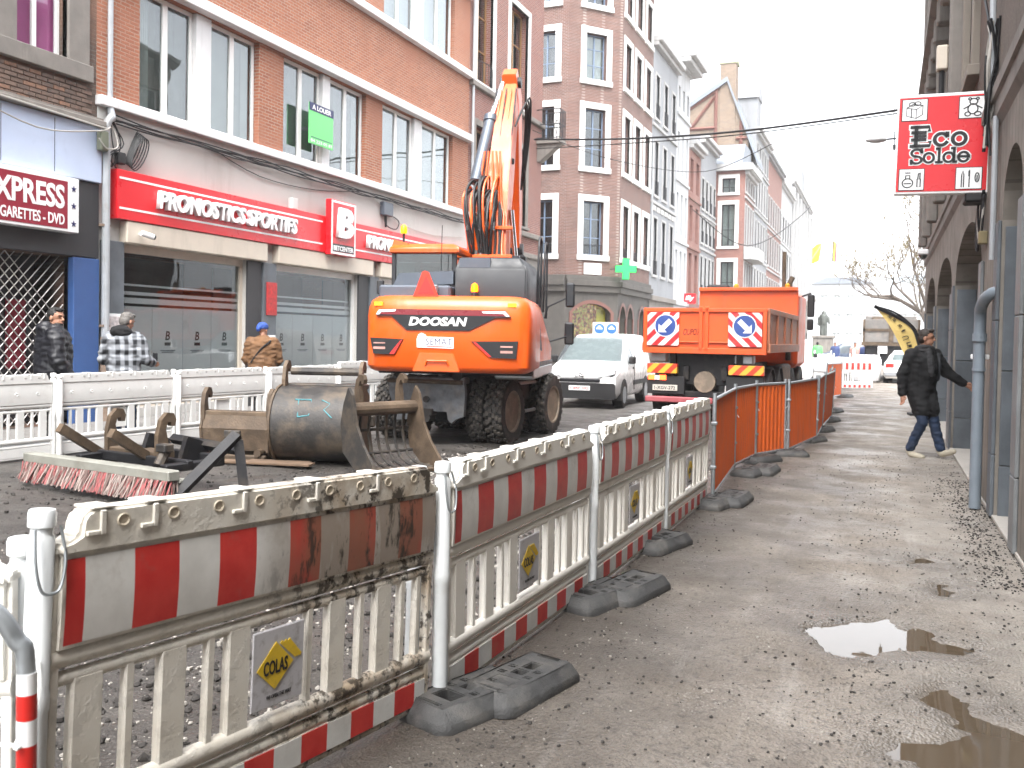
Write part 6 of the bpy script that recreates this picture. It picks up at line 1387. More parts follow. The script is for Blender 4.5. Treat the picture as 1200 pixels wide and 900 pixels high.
MB().box(-.45, -.33, .2, 8, .85, 1.15, .01).box(.33, .45, .2, 8, .85, 1.15, .01).box(-.6, .6, .3, .42, .75, 1.42, .01).build('chassis_rails', MT['steel_black'], T)
MB().box(-.75, -.62, .25, .4, .55, 1.4).box(.62, .75, .25, .4, .55, 1.4).box(-.7, .7, .2, .3, .5, .62, .01).build('subframe', MT['steel_black'], T)
MT['chev_o'] = chev('amber_marker_stripes', False, (.70,.40,.04), (.62,.05,.02)); MB().box(-1.18, -.55, .05, .2, .98, 1.18, .01).build('marker_board', MT['chev_o'], T)
MB().box(.5, 1.2, .05, .2, .98, 1.18, .01).build('marker_board', MT['chev_o'], T)
MB().box(.45, 1.2, .1, .25, .6, .95, .01).build('light_bar', MT['plastic_dark'], T); rl = MB().box(-1.18, -.40, .1, .25, .55, .92, .01).build('light_bar', MT['plastic_dark'], T)
MB().box(-1.16, -1.02, .08, .1, .84, .94, .004).build('tail_lamp', MT['tail_lit'], rl); MB().box(-.92, -.78, .08, .1, .84, .94, .004).build('tail_lamp', MT['tail_lit'], rl); MB().box(-1.02, -.92, .08, .1, .84, .93, .004).build('indicator', MT['sign_white'], rl)
tpp = MB().box(-1.06, -.54, .07, .095, .62, .74, .004).build('number_plate', M('dirty_plate', (.55,.52,.46), .6, var=.15), rl); text('plate_lettering', '1-XGV-272', MT['black_decal'], tpp, -1.02, .645, .44, .07, .069, .001, bold=.02)
MB().box(-1.2, .2, .0, .12, .38, .50, .02).build('under_run_bar', M('faded_red', (.35,.08,.09), .6, var=.2), T)
MB().cyl((.0, .18, .82), (.0, .34, .82), .22, n=18).build('tow_coupling', MT['rim'], T); MB().box(.55, .95, .3, .6, 1.2, 1.38, .02).build('air_tank', MT['galv'], T); MB().box(-1.15, -.8, .2, .5, 1.2, 1.44, .03).build('tool_box', MT['galv'], T)
TT = MB().lathe([(.28, -.16), (.42, -.17), (.50, -.15), (.52, 0), (.50, .15), (.42, .17), (.28, .16)], (0,0,0), (1,0,0), 28).mesh('tyre', 40); TT.materials.append(MT['tyre'])
TRm = MB().lathe([(.30, .16), (.26, .10), (.12, .05), (.10, .17), (.001, .18)], (0,0,0), (1,0,0), 20).mesh('rim', 40); TRm.materials.append(MT['rim'])
for y in (1.1, 2.5, 5.2, 7.2):
    for s_ in (-1, 1): w_ = link('tyre', TT, None, T, (s_*1.05, y, .52)); link('rim', TRm, None, w_, None, (0, 0, 0 if s_ > 0 else pi)); 
    if y < 4:
        for s_ in (-1, 1): link('tyre', TT, None, T, (s_*.70, y, .52))
MB().box(1.0, 1.22, 3.1, 4.6, .7, 1.15, .05).build('fuel_tank', MT['rim'], T)
for y in (1.1, 2.5): MB().prism(arc((y, .52), .62, radians(20), radians(160), 8)+arc((y, .52), .58, radians(160), radians(20), 8), .85, 1.24, 'x').build('mudguard', MT['plastic_dark'], T)

# ================================================================ things further down the street
T2 = thing('tipper_truck', 'dark grey tipper truck parked far down on the right', 'truck', (.25, 45, 0), radians(0))
MB().box(-1.2, 1.2, 0, .08, 1.75, 2.8, .02).box(-1.2, -1.1, 0, 5.5, 1.75, 2.75, .02).box(1.1, 1.2, 0, 5.5, 1.75, 2.75, .02).box(-1.2, 1.2, 5.4, 5.5, 1.75, 3.1, .02).build('bed', MT['grey_truck'], T2)
MB().box(-1.2, 1.2, -.05, .0, 2.25, 2.37).box(-.1, .1, -.06, 0, 1.7, 2.9).box(-1.25, 1.25, -.05, .05, 1.6, 1.76).box(-1.2, -1.1, -.05, 0, 1.75, 2.8).box(1.1, 1.2, -.05, 0, 1.75, 2.8).build('ribs', MT['steel_brown'], T2)
MB().box(-1.1, .3, 1, 5, 2.3, 2.95, .35).build('load', MT['steel_brown'], T2); MB().box(-1.1, 1.1, .1, 8, .7, 1.6, .05).build('chassis', MT['steel_black'], T2); MB().box(-1.2, 1.2, 6, 8, .9, 2.9, .1).build('cab', MT['grey_truck'], T2)
for y in (1.2, 2.6, 6.6):
    for s_ in (-1, 1): link('tyre', TT, None, T2, (s_*1.05, y, .52))
MB().box(-.55, -.15, -.02, .1, 1.25, 1.6, .01).build('number_board', MT['sign_white'], T2)
for s_ in (-1, 1): MB().box(s_*.7, s_*1.0, -.01, .1, .95, 1.1, .01).build('tail_lamp', MT['red_refl'], T2)
C1 = thing('parked_car', 'white car with red tail lamps beneath the grey tipper', 'car', (.80, 42.4, 0), radians(-4))
def vs2(y, hw, zb, zbelt, zr, hr): return vsec(y, hw, zb, zbelt, zr, hr)
MB().loft([vs2(*s_) for s_ in ((0, .7, .3, .6, .75, .6), (.08, .82, .22, .75, .95, .62), (.5, .86, .2, .85, 1.25, .55), (1.2, .86, .2, .88, 1.42, .55), (2.3, .86, .2, .88, 1.40, .55), (3.1, .86, .2, .85, 1.0, .6), (3.9, .84, .22, .7, .85, .6), (4.05, .75, .3, .6, .7, .55))]).build('body', MT['van_white'], C1, smooth=45)
[MB().box(xe, xe+.33, -.02, .1, .68, .86, .02).build('tail_lamp', MT['red_refl'], C1) for xe in (-.75, .42)]; MB().add([(-.52, .12, 1.0), (.52, .12, 1.0), (.46, .48, 1.27), (-.46, .48, 1.27)], [(0,1,2,3)]).build('rear_window', MT['glass_car'], C1); MB().box(-.8, .8, -.05, .1, .3, .5, .04).build('bumper', MT['wall_grey'], C1)
for y in (.75, 3.2):
    for s_ in (-1, 1): MB().cyl((s_*.68, y, .3), (s_*.87, y, .3), .3, n=18).build('wheel', MT['tyre'], C1)
C2 = copy_tree(V, (-3.75, 41.5, 0), radians(184), 'white van driving off beyond the orange truck'); 
C3 = thing('parked_van', 'dark blue and white van crossing at the end of the street', 'van', (-4.4, 66, 0), radians(-80))
MB().loft([vsec(*s_) for s_ in st]).build('body', M('dark_blue_paint', (.05,.07,.11), .3, var=.05, coat=.4), C3, smooth=42)
for s_ in (-1, 1):
    MB().add([(s_*.925, 1.18, 1.04), (s_*.925, 2.2, 1.04), (s_*.80, 2.2, 1.60), (s_*.815, 1.72, 1.58), (s_*.89, 1.30, 1.24)], [(0,1,2,3,4)]).build('side_window', MT['glass_car'], C3)
    for y in (.78, 3.5): MB().cyl((s_*.70, y, .32), (s_*.92, y, .32), .32, n=18).build('wheel', MT['tyre'], C3)
for i, (x, y, s_, lab) in enumerate(((-2.1, 52, 1.0, 'white bulk bag of sand in the middle of the far street'), (-3.3, 56, 1.1, 'white bulk bag left of the far walkers'), (-.75, 43.5, 1.25, 'white bulk bag beside the grey tipper'))):
    g = thing('bulk_bag', lab, 'bag', (x, y, 0)); mb = MB().box(-.5*s_, .5*s_, -.5*s_, .5*s_, 0, .95*s_, .14); me = mb.mesh('bag'); bevel(me, .08, 3)
    link('bag', me, MT['bag_white'], g)
    for a in (-1, 1): MB().tube(smoothpts([(a*.4*s_, -.4*s_, .85*s_), (a*.42*s_, -.2, 1.1*s_), (a*.4*s_, .2, 1.1*s_), (a*.4*s_, .4*s_, .85*s_)], 4), .03, 5).build('strap', MT['bag_white'], g)
sq = thing('statue', 'dark bronze standing figure on a stone pedestal at the end of the street', 'statue', (-4.6, 78, 0))
MB().box(-.75, .75, -.75, .75, 0, 2.2, .05).box(-.9, .9, -.9, .9, 0, .4, .03).box(-.85, .85, -.85, .85, 2.1, 2.3, .03).build('pedestal', MT['stone_grey'], sq)
bake(MB().ell((0,0,4.1), (.17,.19,.22)).cyl((0,0,3.2), (0,0,3.95), .26, .3, 10).ell((0,0,3.75), (.38,.24,.25)).cyl((-.14,0,2.3), (-.1,0,3.25), .15, .2, 10).cyl((.14,.1,2.3), (.1,0,3.25), .15, .2, 10).cyl((.36,0,3.8), (.45,-.1,3.2), .11, .09, 8).cyl((-.36,0,3.8), (-.42,.05,3.1), .11, .08, 8), 'figure', .05, 3, MT['bronze'], sq)
# bare tree beyond the arcade
tr = thing('bare_tree', 'bare winter tree with a few brown leaves behind the arcade', 'tree', (2.2, 45, 0)); tr.scale = (.62, .62, .9)
rt_ = random.Random(12); tk = MB(); leaf = MB()
def branch(p, d, l, r, depth):
    pts = [p]; q = p.copy()
    for i in range(4):
        d = (d+Vector((rt_.uniform(-.25, .25), rt_.uniform(-.25, .25), rt_.uniform(-.12, .22)))).normalized(); q = q+d*(l/4); pts.append(q.copy())
    tk.tube(pts, [r*(1-.5*i/4) for i in range(5)], 6 if depth < 2 else 4 if depth < 3 else 3)
    if depth >= 6:
        for _ in range(3):
            c = pts[rt_.randrange(2, 5)]+Vector((rt_.uniform(-.1, .1), rt_.uniform(-.1, .1), rt_.uniform(-.12, .04))); s_ = rt_.uniform(.03, .06); a = rt_.uniform(0, 6)
            leaf.add([c+Vector((cos(a)*s_, sin(a)*s_, 0)), c+Vector((0, 0, s_*1.2)), c-Vector((cos(a)*s_, sin(a)*s_, .02)), c-Vector((0, 0, s_*1.1))], [(0,1,2,3)])
        return
    for k in range(rt_.choice((2, 3, 3)) if depth else 5):
        s0 = pts[rt_.randrange(2, 5)] if k else pts[4]; ax_ = Vector((rt_.uniform(-1, 1), rt_.uniform(-1, 1), rt_.uniform(-.25, .7))).normalized()
        branch(s0, (d*.75+ax_*(.75 if depth else .9)).normalized(), l*rt_.uniform(.62, .82), max(r*.62, .012), depth+1)
branch(Vector((0,0,0)), Vector((-.06,0,1)), 3.4, .22, 0)
tk.build('trunk', MT['bark'], tr); leaf.build('crown', M('dry_leaves', (.15,.115,.05), .8, var=.5, scale=3), tr)

# ================================================================ red hanging sign on the arcade
es = thing('hanging_shop_sign', 'red hanging sign reading Eco Solde with four small pictograms', 'sign', (.045, 11.45, 3.36), radians(-1.0)); es.scale = (1.10, 1, 1)
es.rotation_euler[1] = radians(1.2)
MB().box(0, .88, -.05, .07, 0, 1.12, .01).build('case', MT['sign_white'], es); MB().box(.02, .855, -.056, -.049, .03, 1.085).build('red_face', MT['sign_red'], es)
for ze in (.9, .2): MB().box(.86, 1.0, .0, .04, ze, ze+.06).build('bracket', MT['frame_dark'], es)
def strokes(name, segs, w_, mat, y):
    mb = MB()
    for pl in segs:
        pl = [Vector((p[0], p[1])) for p in pl]; L_, R_ = [], []; cl = (pl[0]-pl[-1]).length < 1e-6 and len(pl) > 3
        for i, p in enumerate(pl):
            a = pl[i-1] if i else (pl[-2] if cl else p); c = pl[i+1] if i < len(pl)-1 else (pl[1] if cl else p); d = (c-a).normalized(); n_ = Vector((-d.y, d.x))
            L_.append(p+n_*w_/2); R_.append(p-n_*w_/2)
        if not cl:
            e = (pl[0]-pl[1]).normalized()*w_*.5; L_[0] += e; R_[0] += e; e = (pl[-1]-pl[-2]).normalized()*w_*.5; L_[-1] += e; R_[-1] += e
        k = len(pl); mb.add([(p.x, y, p.y) for p in L_]+[(p.x, y, p.y) for p in R_], [(i, i+1, k+i+1, k+i) for i in range(k-1)])
    return mb
def circ(cx, cy, rx_, ry, a0=0, a1=360, n=22): return [(cx+rx_*cos(radians(a0+(a1-a0)*i/n)), cy+ry*sin(radians(a0+(a1-a0)*i/n))) for i in range(n+1)]
SOL = [circ(.19, .445, .035, .03, 20, 270)+[(.19, .415)], circ(.19, .385, .035, .03, 90, -160), [(.225, .45), (.225, .475)], [(.155, .38), (.155, .355)],
       circ(.275, .40, .034, .04), [(.345, .36), (.345, .475)], [(.33, .475), (.345, .475)], [(.328, .36), (.362, .36)], circ(.41, .40, .034, .04), [(.446, .36), (.446, .475)], [(.432, .475), (.446, .475)], [(.446, .36), (.46, .36)],
       circ(.51, .40, .034, .04, 0, 325), [(.476, .403), (.544, .403)]]
SOL = [[(.155+(p[0]-.155)*1.36, .345+(p[1]-.355)*1.3) for p in q] for q in SOL]
ECO = [[(.19, .54), (.19, .75)], [(.15, .54), (.32, .54), (.32, .575)], [(.15, .75), (.31, .75), (.31, .715)], [(.19, .65), (.27, .65)], [(.16, .69), (.27, .69)], [(.16, .61), (.27, .61)],
       circ(.425, .605, .06, .065, 35, 325), [(.48, .645), (.48, .67)], circ(.59, .605, .06, .065)]
strokes('o', SOL, .048, 'sign_white', -.060).build('lettering_outline', MT['sign_white'], es); strokes('i', SOL, .026, 'black_decal', -.0635).build('lettering', MT['black_decal'], es)
strokes('o', ECO, .062, 'sign_white', -.060).build('lettering_outline', MT['sign_white'], es); strokes('i', ECO, .036, 'black_decal', -.0635).build('lettering', MT['black_decal'], es)
for (x, z) in ((.05, .83), (.58, .83), (.05, .05), (.58, .05)):
    MB().box(x-.008, x+.238, -.060, -.055, z-.008, z+.238).build('pictogram_border', MT['black_decal'], es); MB().box(x, x+.23, -.063, -.056, z, z+.23).build('pictogram_plate', MT['sign_white'], es)
def pict(segs, w_, ox, oz): strokes('p', [[(ox+p[0], oz+p[1]) for p in q] for q in segs], w_, None, -.0655).build('pictogram', MT['black_decal'], es)
pict([[(.04,.05), (.13,.02), (.13,.12), (.04,.14), (.04,.05)], [(.13,.02), (.19,.06), (.19,.16), (.13,.12)], [(.04,.14), (.10,.18), (.19,.16)], circ(.09, .18, .03, .02), circ(.14, .185, .03, .02), [(.085,.03), (.085,.13)]], .009, .05, .83)
pict([circ(.125, .175, .035, .033), circ(.09, .205, .012, .012), circ(.16, .205, .012, .012), circ(.12, .095, .045, .055), circ(.075, .04, .025, .022), circ(.165, .04, .03, .022), [(.09,.13), (.04,.10)], [(.155,.13), (.20,.10)]], .012, .58, .83)
pict([circ(.08, .075, .05, .05), [(.06,.12), (.06,.16), (.10,.16), (.10,.12)], [(.06,.19), (.10,.19)], [(.05,.07), (.11,.07)], [(.17,.03), (.17,.12), (.20,.12), (.20,.03), (.17,.03)], [(.175,.12), (.18,.18), (.195,.19), (.195,.12)]], .012, .05, .05)
pict([[(.05,.02), (.05,.15), (.06,.20), (.07,.15), (.07,.02)], [(.12,.02), (.12,.20)], [(.115,.14), (.115,.19)], circ(.19, .12, .018, .05), [(.19,.09), (.19,.14)]], .011, .58, .05)
# beach flag by the path
bf = thing('feather_flag', 'yellow feather flag with black mirrored lettering behind the walking man', 'flag', (.80, 23.6, 0), radians(6))
pol = smoothpts([(0, 0, 0), (0, 0, 1.2), (-.06, 0, 1.7), (-.28, 0, 2.15), (-.62, 0, 2.42), (-1.06, 0, 2.56)], 6)
MB().tube(pol, .022, 6).build('pole', MT['black_decal'], bf)
inner = smoothpts([(-.30, 0, .95), (-.36, 0, 1.35), (-.55, 0, 1.8), (-.78, 0, 2.2), (-1.06, 0, 2.55)], 6)
outer = smoothpts([(0, 0, .98), (-.0, 0, 1.2), (-.07, 0, 1.7), (-.29, 0, 2.14), (-1.06, 0, 2.555)], 6)
sail = MB(); nS = len(inner); 
for i in range(nS-1):
    sail.add([(inner[i].x, .02*sin(i*.7), inner[i].z), (inner[i+1].x, .02*sin(i*.7+.7), inner[i+1].z), (outer[i+1].x, 0, outer[i+1].z), (outer[i].x, 0, outer[i].z)], [(0,1,2,3)])
sail.build('sail', MT['flag_yellow'], bf, smooth=60)
edge = MB(); edge.tube(outer, .045, 5); edge.build('hem', MT['black_decal'], bf)
for sfx, yy in (('', -.035),):
    for k, chh in enumerate('www.UnionPr'[::-1]):
        tq = .12+k*.075; i = min(int(tq*(nS-1)), nS-2); c = (inner[i]+outer[i])*.5; d = (inner[i+1]+outer[i+1])*.5-c; ang = atan2(d.z, d.x)
        o = text('lettering', chh, MT['black_decal'], bf, -.05, -.05, .09 if chh not in '.ir' else .04, .14 if chh not in 'wn.ior' else .10, 0, .002)
        o.matrix_local = TR(c.x, yy, c.z) @ RY(-ang) @ Matrix.Scale(-1, 4, (1,0,0))
MB().box(-.25, .25, -.25, .25, 0, .06, .01).build('base', MT['plastic_dark'], bf)
# signs near the corner house
ps = thing('safety_sign', 'white board with four round blue safety symbols behind the van', 'sign', (-8.6, 29.5, -.42), radians(14))
MB().box(-.42, .42, -.02, .02, 1.85, 2.65, .005).build('board', MT['sign_white'], ps); MB().cyl((0, .04, 0), (0, .04, 2.6), .03, n=8).build('post', MT['galv'], ps)
for x in (-.2, .2):
    for z in (2.06, 2.44):
        o = MB().cyl((x, -.022, z), (x, -.03, z), .17, n=20).build('blue_symbol', M('symbol_blue', (.04,.16,.55), .4), ps)
        mb = MB(); mb.cyl((x, -.03, z+.04), (x, -.035, z+.04), .06, n=12); mb.box(x-.07, x+.07, -.035, -.03, z-.09, z-.03) if z < 2.2 else mb.box(x-.10, x+.10, -.035, -.03, z-.02, z+.03); mb.build('white_figure', MT['sign_white'], o)
il = thing('cafe_sign', 'small red cafe sign above the truck tailgate reading illy', 'sign', (-11.95, 60.5, 4.45), radians(18)); il.scale = (.45, .45, .45)
MB().prism(rrect(-.9, .9, -.75, .75, .2), -.06, .06).build('board', MT['sign_red'], il); text('lettering', 'illy', MT['sign_white'], il, -.62, -.40, 1.24, .85, -.065, .006, shear=.2, bold=.03)
# street lamp on its span wire, overhead cables
lm = thing('hanging_street_lamp', 'grey street lamp hanging from a wire left of the red sign', 'street lamp', (-.36, 30, 7.82), 0)
mb = MB().lathe([(.001, -.42), (.07, -.38), (.14, -.2), (.17, .0), (.12, .22), (.06, .30), (.001, .34)], (0,0,0), (1,0,0), 14); mb.build('lamp_head', M('lamp_grey', (.33,.33,.33), .5, .3), lm, smooth=60); lm.scale = (.85, .85, .62)
MB().tube([(.3, 0, 0), (.62, 0, .02)], .05, 6).box(.5, .62, -.1, .1, -.5, -.3).tube([(.55, 0, .4), (.55, 0, -.6)], .02, 4).build('hanger', MT['frame_dark'], lm)
def cable(label, pts, r, mat='cable'): MB().tube(smoothpts(pts, 8), r, 5).build('overhead_cable', MT[mat], label=label, cat='cable')
cable('thick black cable slung across the street from the balcony to the arcade', [(-12.2, 32, 9.0), (-8, 30, 8.35), (-4, 27.5, 7.8), (.15, 25, 7.5), (1.0, 24.6, 7.55)], .035)
cable('second black cable just below the thick one across the street', [(-12.2, 32.2, 8.7), (-8, 30, 8.2), (-4, 27.5, 7.7), (.15, 25, 7.42), (1.0, 24.6, 7.4)], .018)
cable('thin wire crossing in front of the corner house windows', [(-12.2, 31.8, 9.3), (-9.5, 33, 8.3), (-7, 38, 8.6), (-3, 30, 8.1)], .014)
cable('thin slack wire over the truck from the pale houses', [(-12.2, 62, 10.5), (-9, 65, 8.3), (-6, 72, 11.2), (-3.6, 80, 16)], .03)
cable('thin pale wire running straight up past the hanging lamp', [(.06, 25.2, 7.4), (.1, 25.1, 9.5), (.12, 25, 12), (1.0, 25, 16)], .012, 'cable_grey')
# ================================================================ people
def cap(mb, p, q, r0, r1=None, n=10):
    r1 = r0 if r1 is None else r1; mb.cyl(p, q, r0, r1, n); mb.ell(p, r0, n, 6); mb.ell(q, r1, n, 6); return mb
def chain(mb, pts, rs, n=10):
    for i in range(len(pts)-1): cap(mb, pts[i], pts[i+1], rs[i], rs[i+1], n)
    return mb
def hand(mb, w_, d, side, curl=.6):
    """palm and five fingers from wrist w_ along d; side is the thumb direction"""
    d = Vector(d).normalized(); s_ = Vector(side); s_ = (s_-d*s_.dot(d)).normalized(); n_ = d.cross(s_); w_ = Vector(w_)
    chain(mb, [w_, w_+d*.085], [.027, .030]); cap(mb, w_+d*.04-s_*.022, w_+d*.085-s_*.022, .015); cap(mb, w_+d*.04+s_*.022, w_+d*.085+s_*.022, .015)
    for k, l in enumerate((.062, .075, .07, .055)):
        b_ = w_+d*.09+s_*(.030-.02*k); m_ = b_+(d*cos(curl*.6)+n_*sin(curl*.6))*l*.55; e = m_+(d*cos(curl*1.5)+n_*sin(curl*1.5))*l*.5
        chain(mb, [b_, m_, e], [.0095, .0088, .0075], 8)
    b_ = w_+d*.03+s_*.028; m_ = b_+(d*.6+s_*.7).normalized()*.045; chain(mb, [b_, m_, m_+(d*.9+n_*.4).normalized()*.03], [.013, .011, .009], 8)
def head(mb, c, f, s_=1.):
    """skull, jaw, nose, ears round centre c, looking along f"""
    c = Vector(c); f = Vector(f).normalized(); u = Vector((0,0,1)); u = (u-f*u.dot(f)).normalized(); r = f.cross(u); T_ = Matrix((r, f, u)).transposed().to_4x4()
    P = lambda x, y, z: c+r*(x*s_)+f*(y*s_)+u*(z*s_)
    mb.ell(P(0, -.008, .03), (.076*s_, .096*s_, .092*s_), 16, 12, t=T_); mb.ell(P(0, .02, -.045), (.060*s_, .070*s_, .070*s_), 14, 10, t=T_); mb.ell(P(0, .055, -.085), (.034*s_, .030*s_, .028*s_), 10, 8, t=T_)
    chain(mb, [P(0, .088, .018), P(0, .108, -.018)], [.010*s_, .015*s_], 8); mb.ell(P(0, .10, -.022), (.019*s_, .014*s_, .012*s_), 8, 6, t=T_)
    mb.ell(P(0, .085, -.055), (.026*s_, .012*s_, .008*s_), 8, 6, t=T_); mb.ell(P(0, .082, .035), (.055*s_, .014*s_, .012*s_), 10, 6, t=T_)
    for k in (-1, 1): mb.ell(P(k*.076, -.005, -.005), (.012*s_, .022*s_, .033*s_), 8, 8, t=T_)
    return P, T_
def face(o, P, T_, s_=1.):
    e = MB(); 
    for k in (-1, 1): e.ell(P(k*.031, .076, .012), (.010*s_, .008*s_, .005*s_), 8, 6, t=T_)
    e.build('eyes', MT['black_decal'], o)
    e = MB()
    for k in (-1, 1): chain(e, [P(k*.015, .094, .036), P(k*.05, .082, .040)], [.005, .004], 6)
    e.build('eyebrows', MT['hair_dark'], o); MB().ell(P(0, .092, -.056), (.022*s_, .006*s_, .004*s_), 8, 6, t=T_).build('lips', M('lip_tone', (.33,.13,.11), .5), o)
def person(label, loc, rz, J, coat, trousers, hair, coat_len=.62, coat_r=1., hands=True, hairlen=0, scale=1., disp=.02, vox=.011, extra=None, hood=False, shoe='shoe', skin='skin', puff=False):
    """J: joints in local space, looking along +y"""
    o = thing('person', label, 'person', loc, rz); o.scale = (scale,)*3; V_ = {k: Vector(v) for k, v in J.items()}
    body = MB(); P, T_ = head(body, V_['head'], V_.get('look', Vector((0,1,0)))); k = coat_r
    chain(body, [V_['head']+Vector((0,-.02,-.06)), V_['neck']], [.055, .06]); chain(body, [V_['neck'], V_['chest'], V_['hip']], [.08, .13, .125])
    for s_ in 'LR':
        chain(body, [V_['sh'+s_], V_['el'+s_], V_['wr'+s_]], [.05, .04, .028]); chain(body, [V_['hip'+s_], V_['kn'+s_], V_['an'+s_]], [.075, .052, .038])
        d = V_['wr'+s_]-V_['el'+s_]; hand(body, V_['wr'+s_], d.normalized()+Vector((0, .15, 0)), V_.get('th'+s_, Vector((0, 1, .2))))
    b_ = bake(body, 'body', .0065, 2, MT[skin], o); face(b_, P, T_)
    c = MB(); chain(c, [V_['neck']+Vector((0,-.01,-.04)), V_['chest']+Vector((0,.0,.10)), V_['chest'], V_['hip']], [.085, .155*k, .165*k, .165*k], 14)
    for s_ in 'LR': 
        chain(c, [V_['neck']+Vector((0,0,-.07)), V_['sh'+s_]], [.09, .085*k], 12); chain(c, [V_['sh'+s_], V_['el'+s_], V_['wr'+s_]-(V_['wr'+s_]-V_['el'+s_]).normalized()*.01], [.083*k, .070*k, .055*k], 12)
        cap(c, V_['chest']+(V_['sh'+s_]-V_['chest'])*.45, V_['hip']+Vector(((.07 if s_ == 'R' else -.07), 0, 0)), .135*k, .13*k, 12)
        if coat_len > .6: cap(c, V_['hip']+Vector(((.07 if s_ == 'R' else -.07), 0, 0)), V_['hip']*.35+V_['kn'+s_]*.65*1+(V_['hip']*0), .135*k, .125*k, 12)
    if hood: c.ell(V_['neck']+Vector((0, -.09, .015)), (.15, .11, .10), 14, 8); c.ell(V_['neck']+Vector((0, -.02, .03)), (.12, .11, .06), 14, 8)
    if puff:
        for q in range(6): c.ell(V_['hip']*(1-q/6)+V_['chest']*(q/6)+Vector((0, 0, .02)), (.245, .20, .055), 18, 6)
    bake(c, 'coat', vox, 4, coat, o, disp, 9)
    t_ = MB()
    for s_ in 'LR': chain(t_, [V_['hip']*.5+V_['hip'+s_]*.5, V_['hip'+s_], V_['kn'+s_], V_['an'+s_]+Vector((0,0,.03))], [.11, .098, .075, .064], 12)
    bake(t_, 'trousers', vox, 4, trousers, o, disp*.8, 12)
    for s_ in 'LR':
        a = V_['an'+s_]; d = V_.get('ft'+s_, Vector((0, 1, -.12))).normalized(); sh_ = MB()
        chain(sh_, [a+Vector((0,-.02,.0)), a+d*.02+Vector((0,0,-.05)), a+d*.13+Vector((0,0,-.045)), a+d*.19+Vector((0,0,-.04))], [.045, .045, .045, .036], 10)
        bake(sh_, 'shoe', .009, 3, MT[shoe], o)
    if hair:
        h = MB(); C = V_['head']
        h.ell(P(0, -.020, .048), (.082, .094, .086), 16, 12, t=T_); h.ell(P(0, -.045, .0), (.078, .068, .085), 14, 10, t=T_); h.ell(P(0, .045, .105), (.060, .05, .026), 12, 8, t=T_)
        bake(h, 'hair', .007, 2, hair, o, .006, 40)
    if extra: extra(o, V_, P, T_)
    return o
def stand(**kw):
    J = dict(head=(0,.03,1.62), look=(0,1,-.05), neck=(0,0,1.47), chest=(0,0,1.25), hip=(0,0,.95), shL=(-.19,0,1.40), shR=(.19,0,1.40), elL=(-.24,-.03,1.12), elR=(.24,-.03,1.12), wrL=(-.24,.06,.87), wrR=(.24,.06,.87),
             hipL=(-.09,0,.90), hipR=(.09,0,.90), knL=(-.10,.02,.49), knR=(.10,.02,.49), anL=(-.10,0,.09), anR=(.10,0,.09)); J.update(kw); return J
# walking man on the right: strides to the right across the path, far arm swung forward
def walk_extra(o, V_, P, T_):
    s_ = MB(); n = 18
    for k in range(2): s_.tube([V_['neck']+Vector((.10*cos(2*pi*i/n), .01+.10*sin(2*pi*i/n), .03-.045*k+.012*sin(4*pi*i/n))) for i in range(n)], .036, 8, True)
    chain(s_, [V_['neck']+Vector((.03,.11,-.02)), V_['chest']+Vector((.03,.165,.05)), V_['chest']+Vector((.02,.17,-.10))], [.05, .05, .045])
    bake(s_, 'scarf', .011, 3, MT['scarf'], o, .008, 20)
    st_ = MB(); st_.tube(smoothpts([V_['shL']+Vector((.05,.10,.03)), V_['chest']+Vector((-.13,.17,.0)), V_['hip']+Vector((-.17,.13,.12)), V_['hip']+Vector((-.19,.02,.15))], 5), .018, 6)
    st_.build('bag_strap', MT['ex_dark'], o)
    chain(MB(), [V_['hip'], V_['hip']], [.01, .01])
Jw = stand(head=(-.01,.05,1.64), look=(-.59,.81,-.05), neck=(0,.02,1.48), chest=(0,.01,1.26), hip=(0,-.02,.95), shL=(-.19,.03,1.41), shR=(.19,-.01,1.41),
           elL=(-.34,.10,1.17), wrL=(-.52,.22,1.03), elR=(.27,-.08,1.14), wrR=(.28,-.06,.87), knL=(-.11,.12,.50), anL=(-.16,.20,.11), knR=(.06,.10,.50), anR=(.10,-.08,.09), ftL=(-.35,1,.28), ftR=(-.3,1,-.2), thL=(.3,.5,.6))
person('man in a black coat and grey scarf striding past the arcade', (.52, 14.85, 0), radians(-138), Jw, MT['cloth_black'], MT['jeans'], MT['hair_brown'], .8, 1.10, extra=walk_extra, scale=1.07, disp=.014)
# man in the black padded jacket, left
Ja = stand(look=(.75,.65,-.05), elL=(-.27,.02,1.12), wrL=(-.24,.16,.90), elR=(.27,.02,1.12), wrR=(.24,.16,.90))
def beard(o, V_, P, T_):
    b_ = MB(); b_.ell(P(0, .03, -.075), (.062, .066, .045), 12, 8, t=T_); bake(b_, 'beard', .008, 2, MT['hair_dark'], o, .004, 40)
person('man in a black padded hooded jacket by the blue pillar', (-10.45, 9.25, .0), radians(-35), Ja, MT['cloth_padded'], MT['cloth_black'], MT['hair_dark'], .62, 1.32, hood=True, puff=True, extra=beard, scale=1.12, shoe='cloth_black')
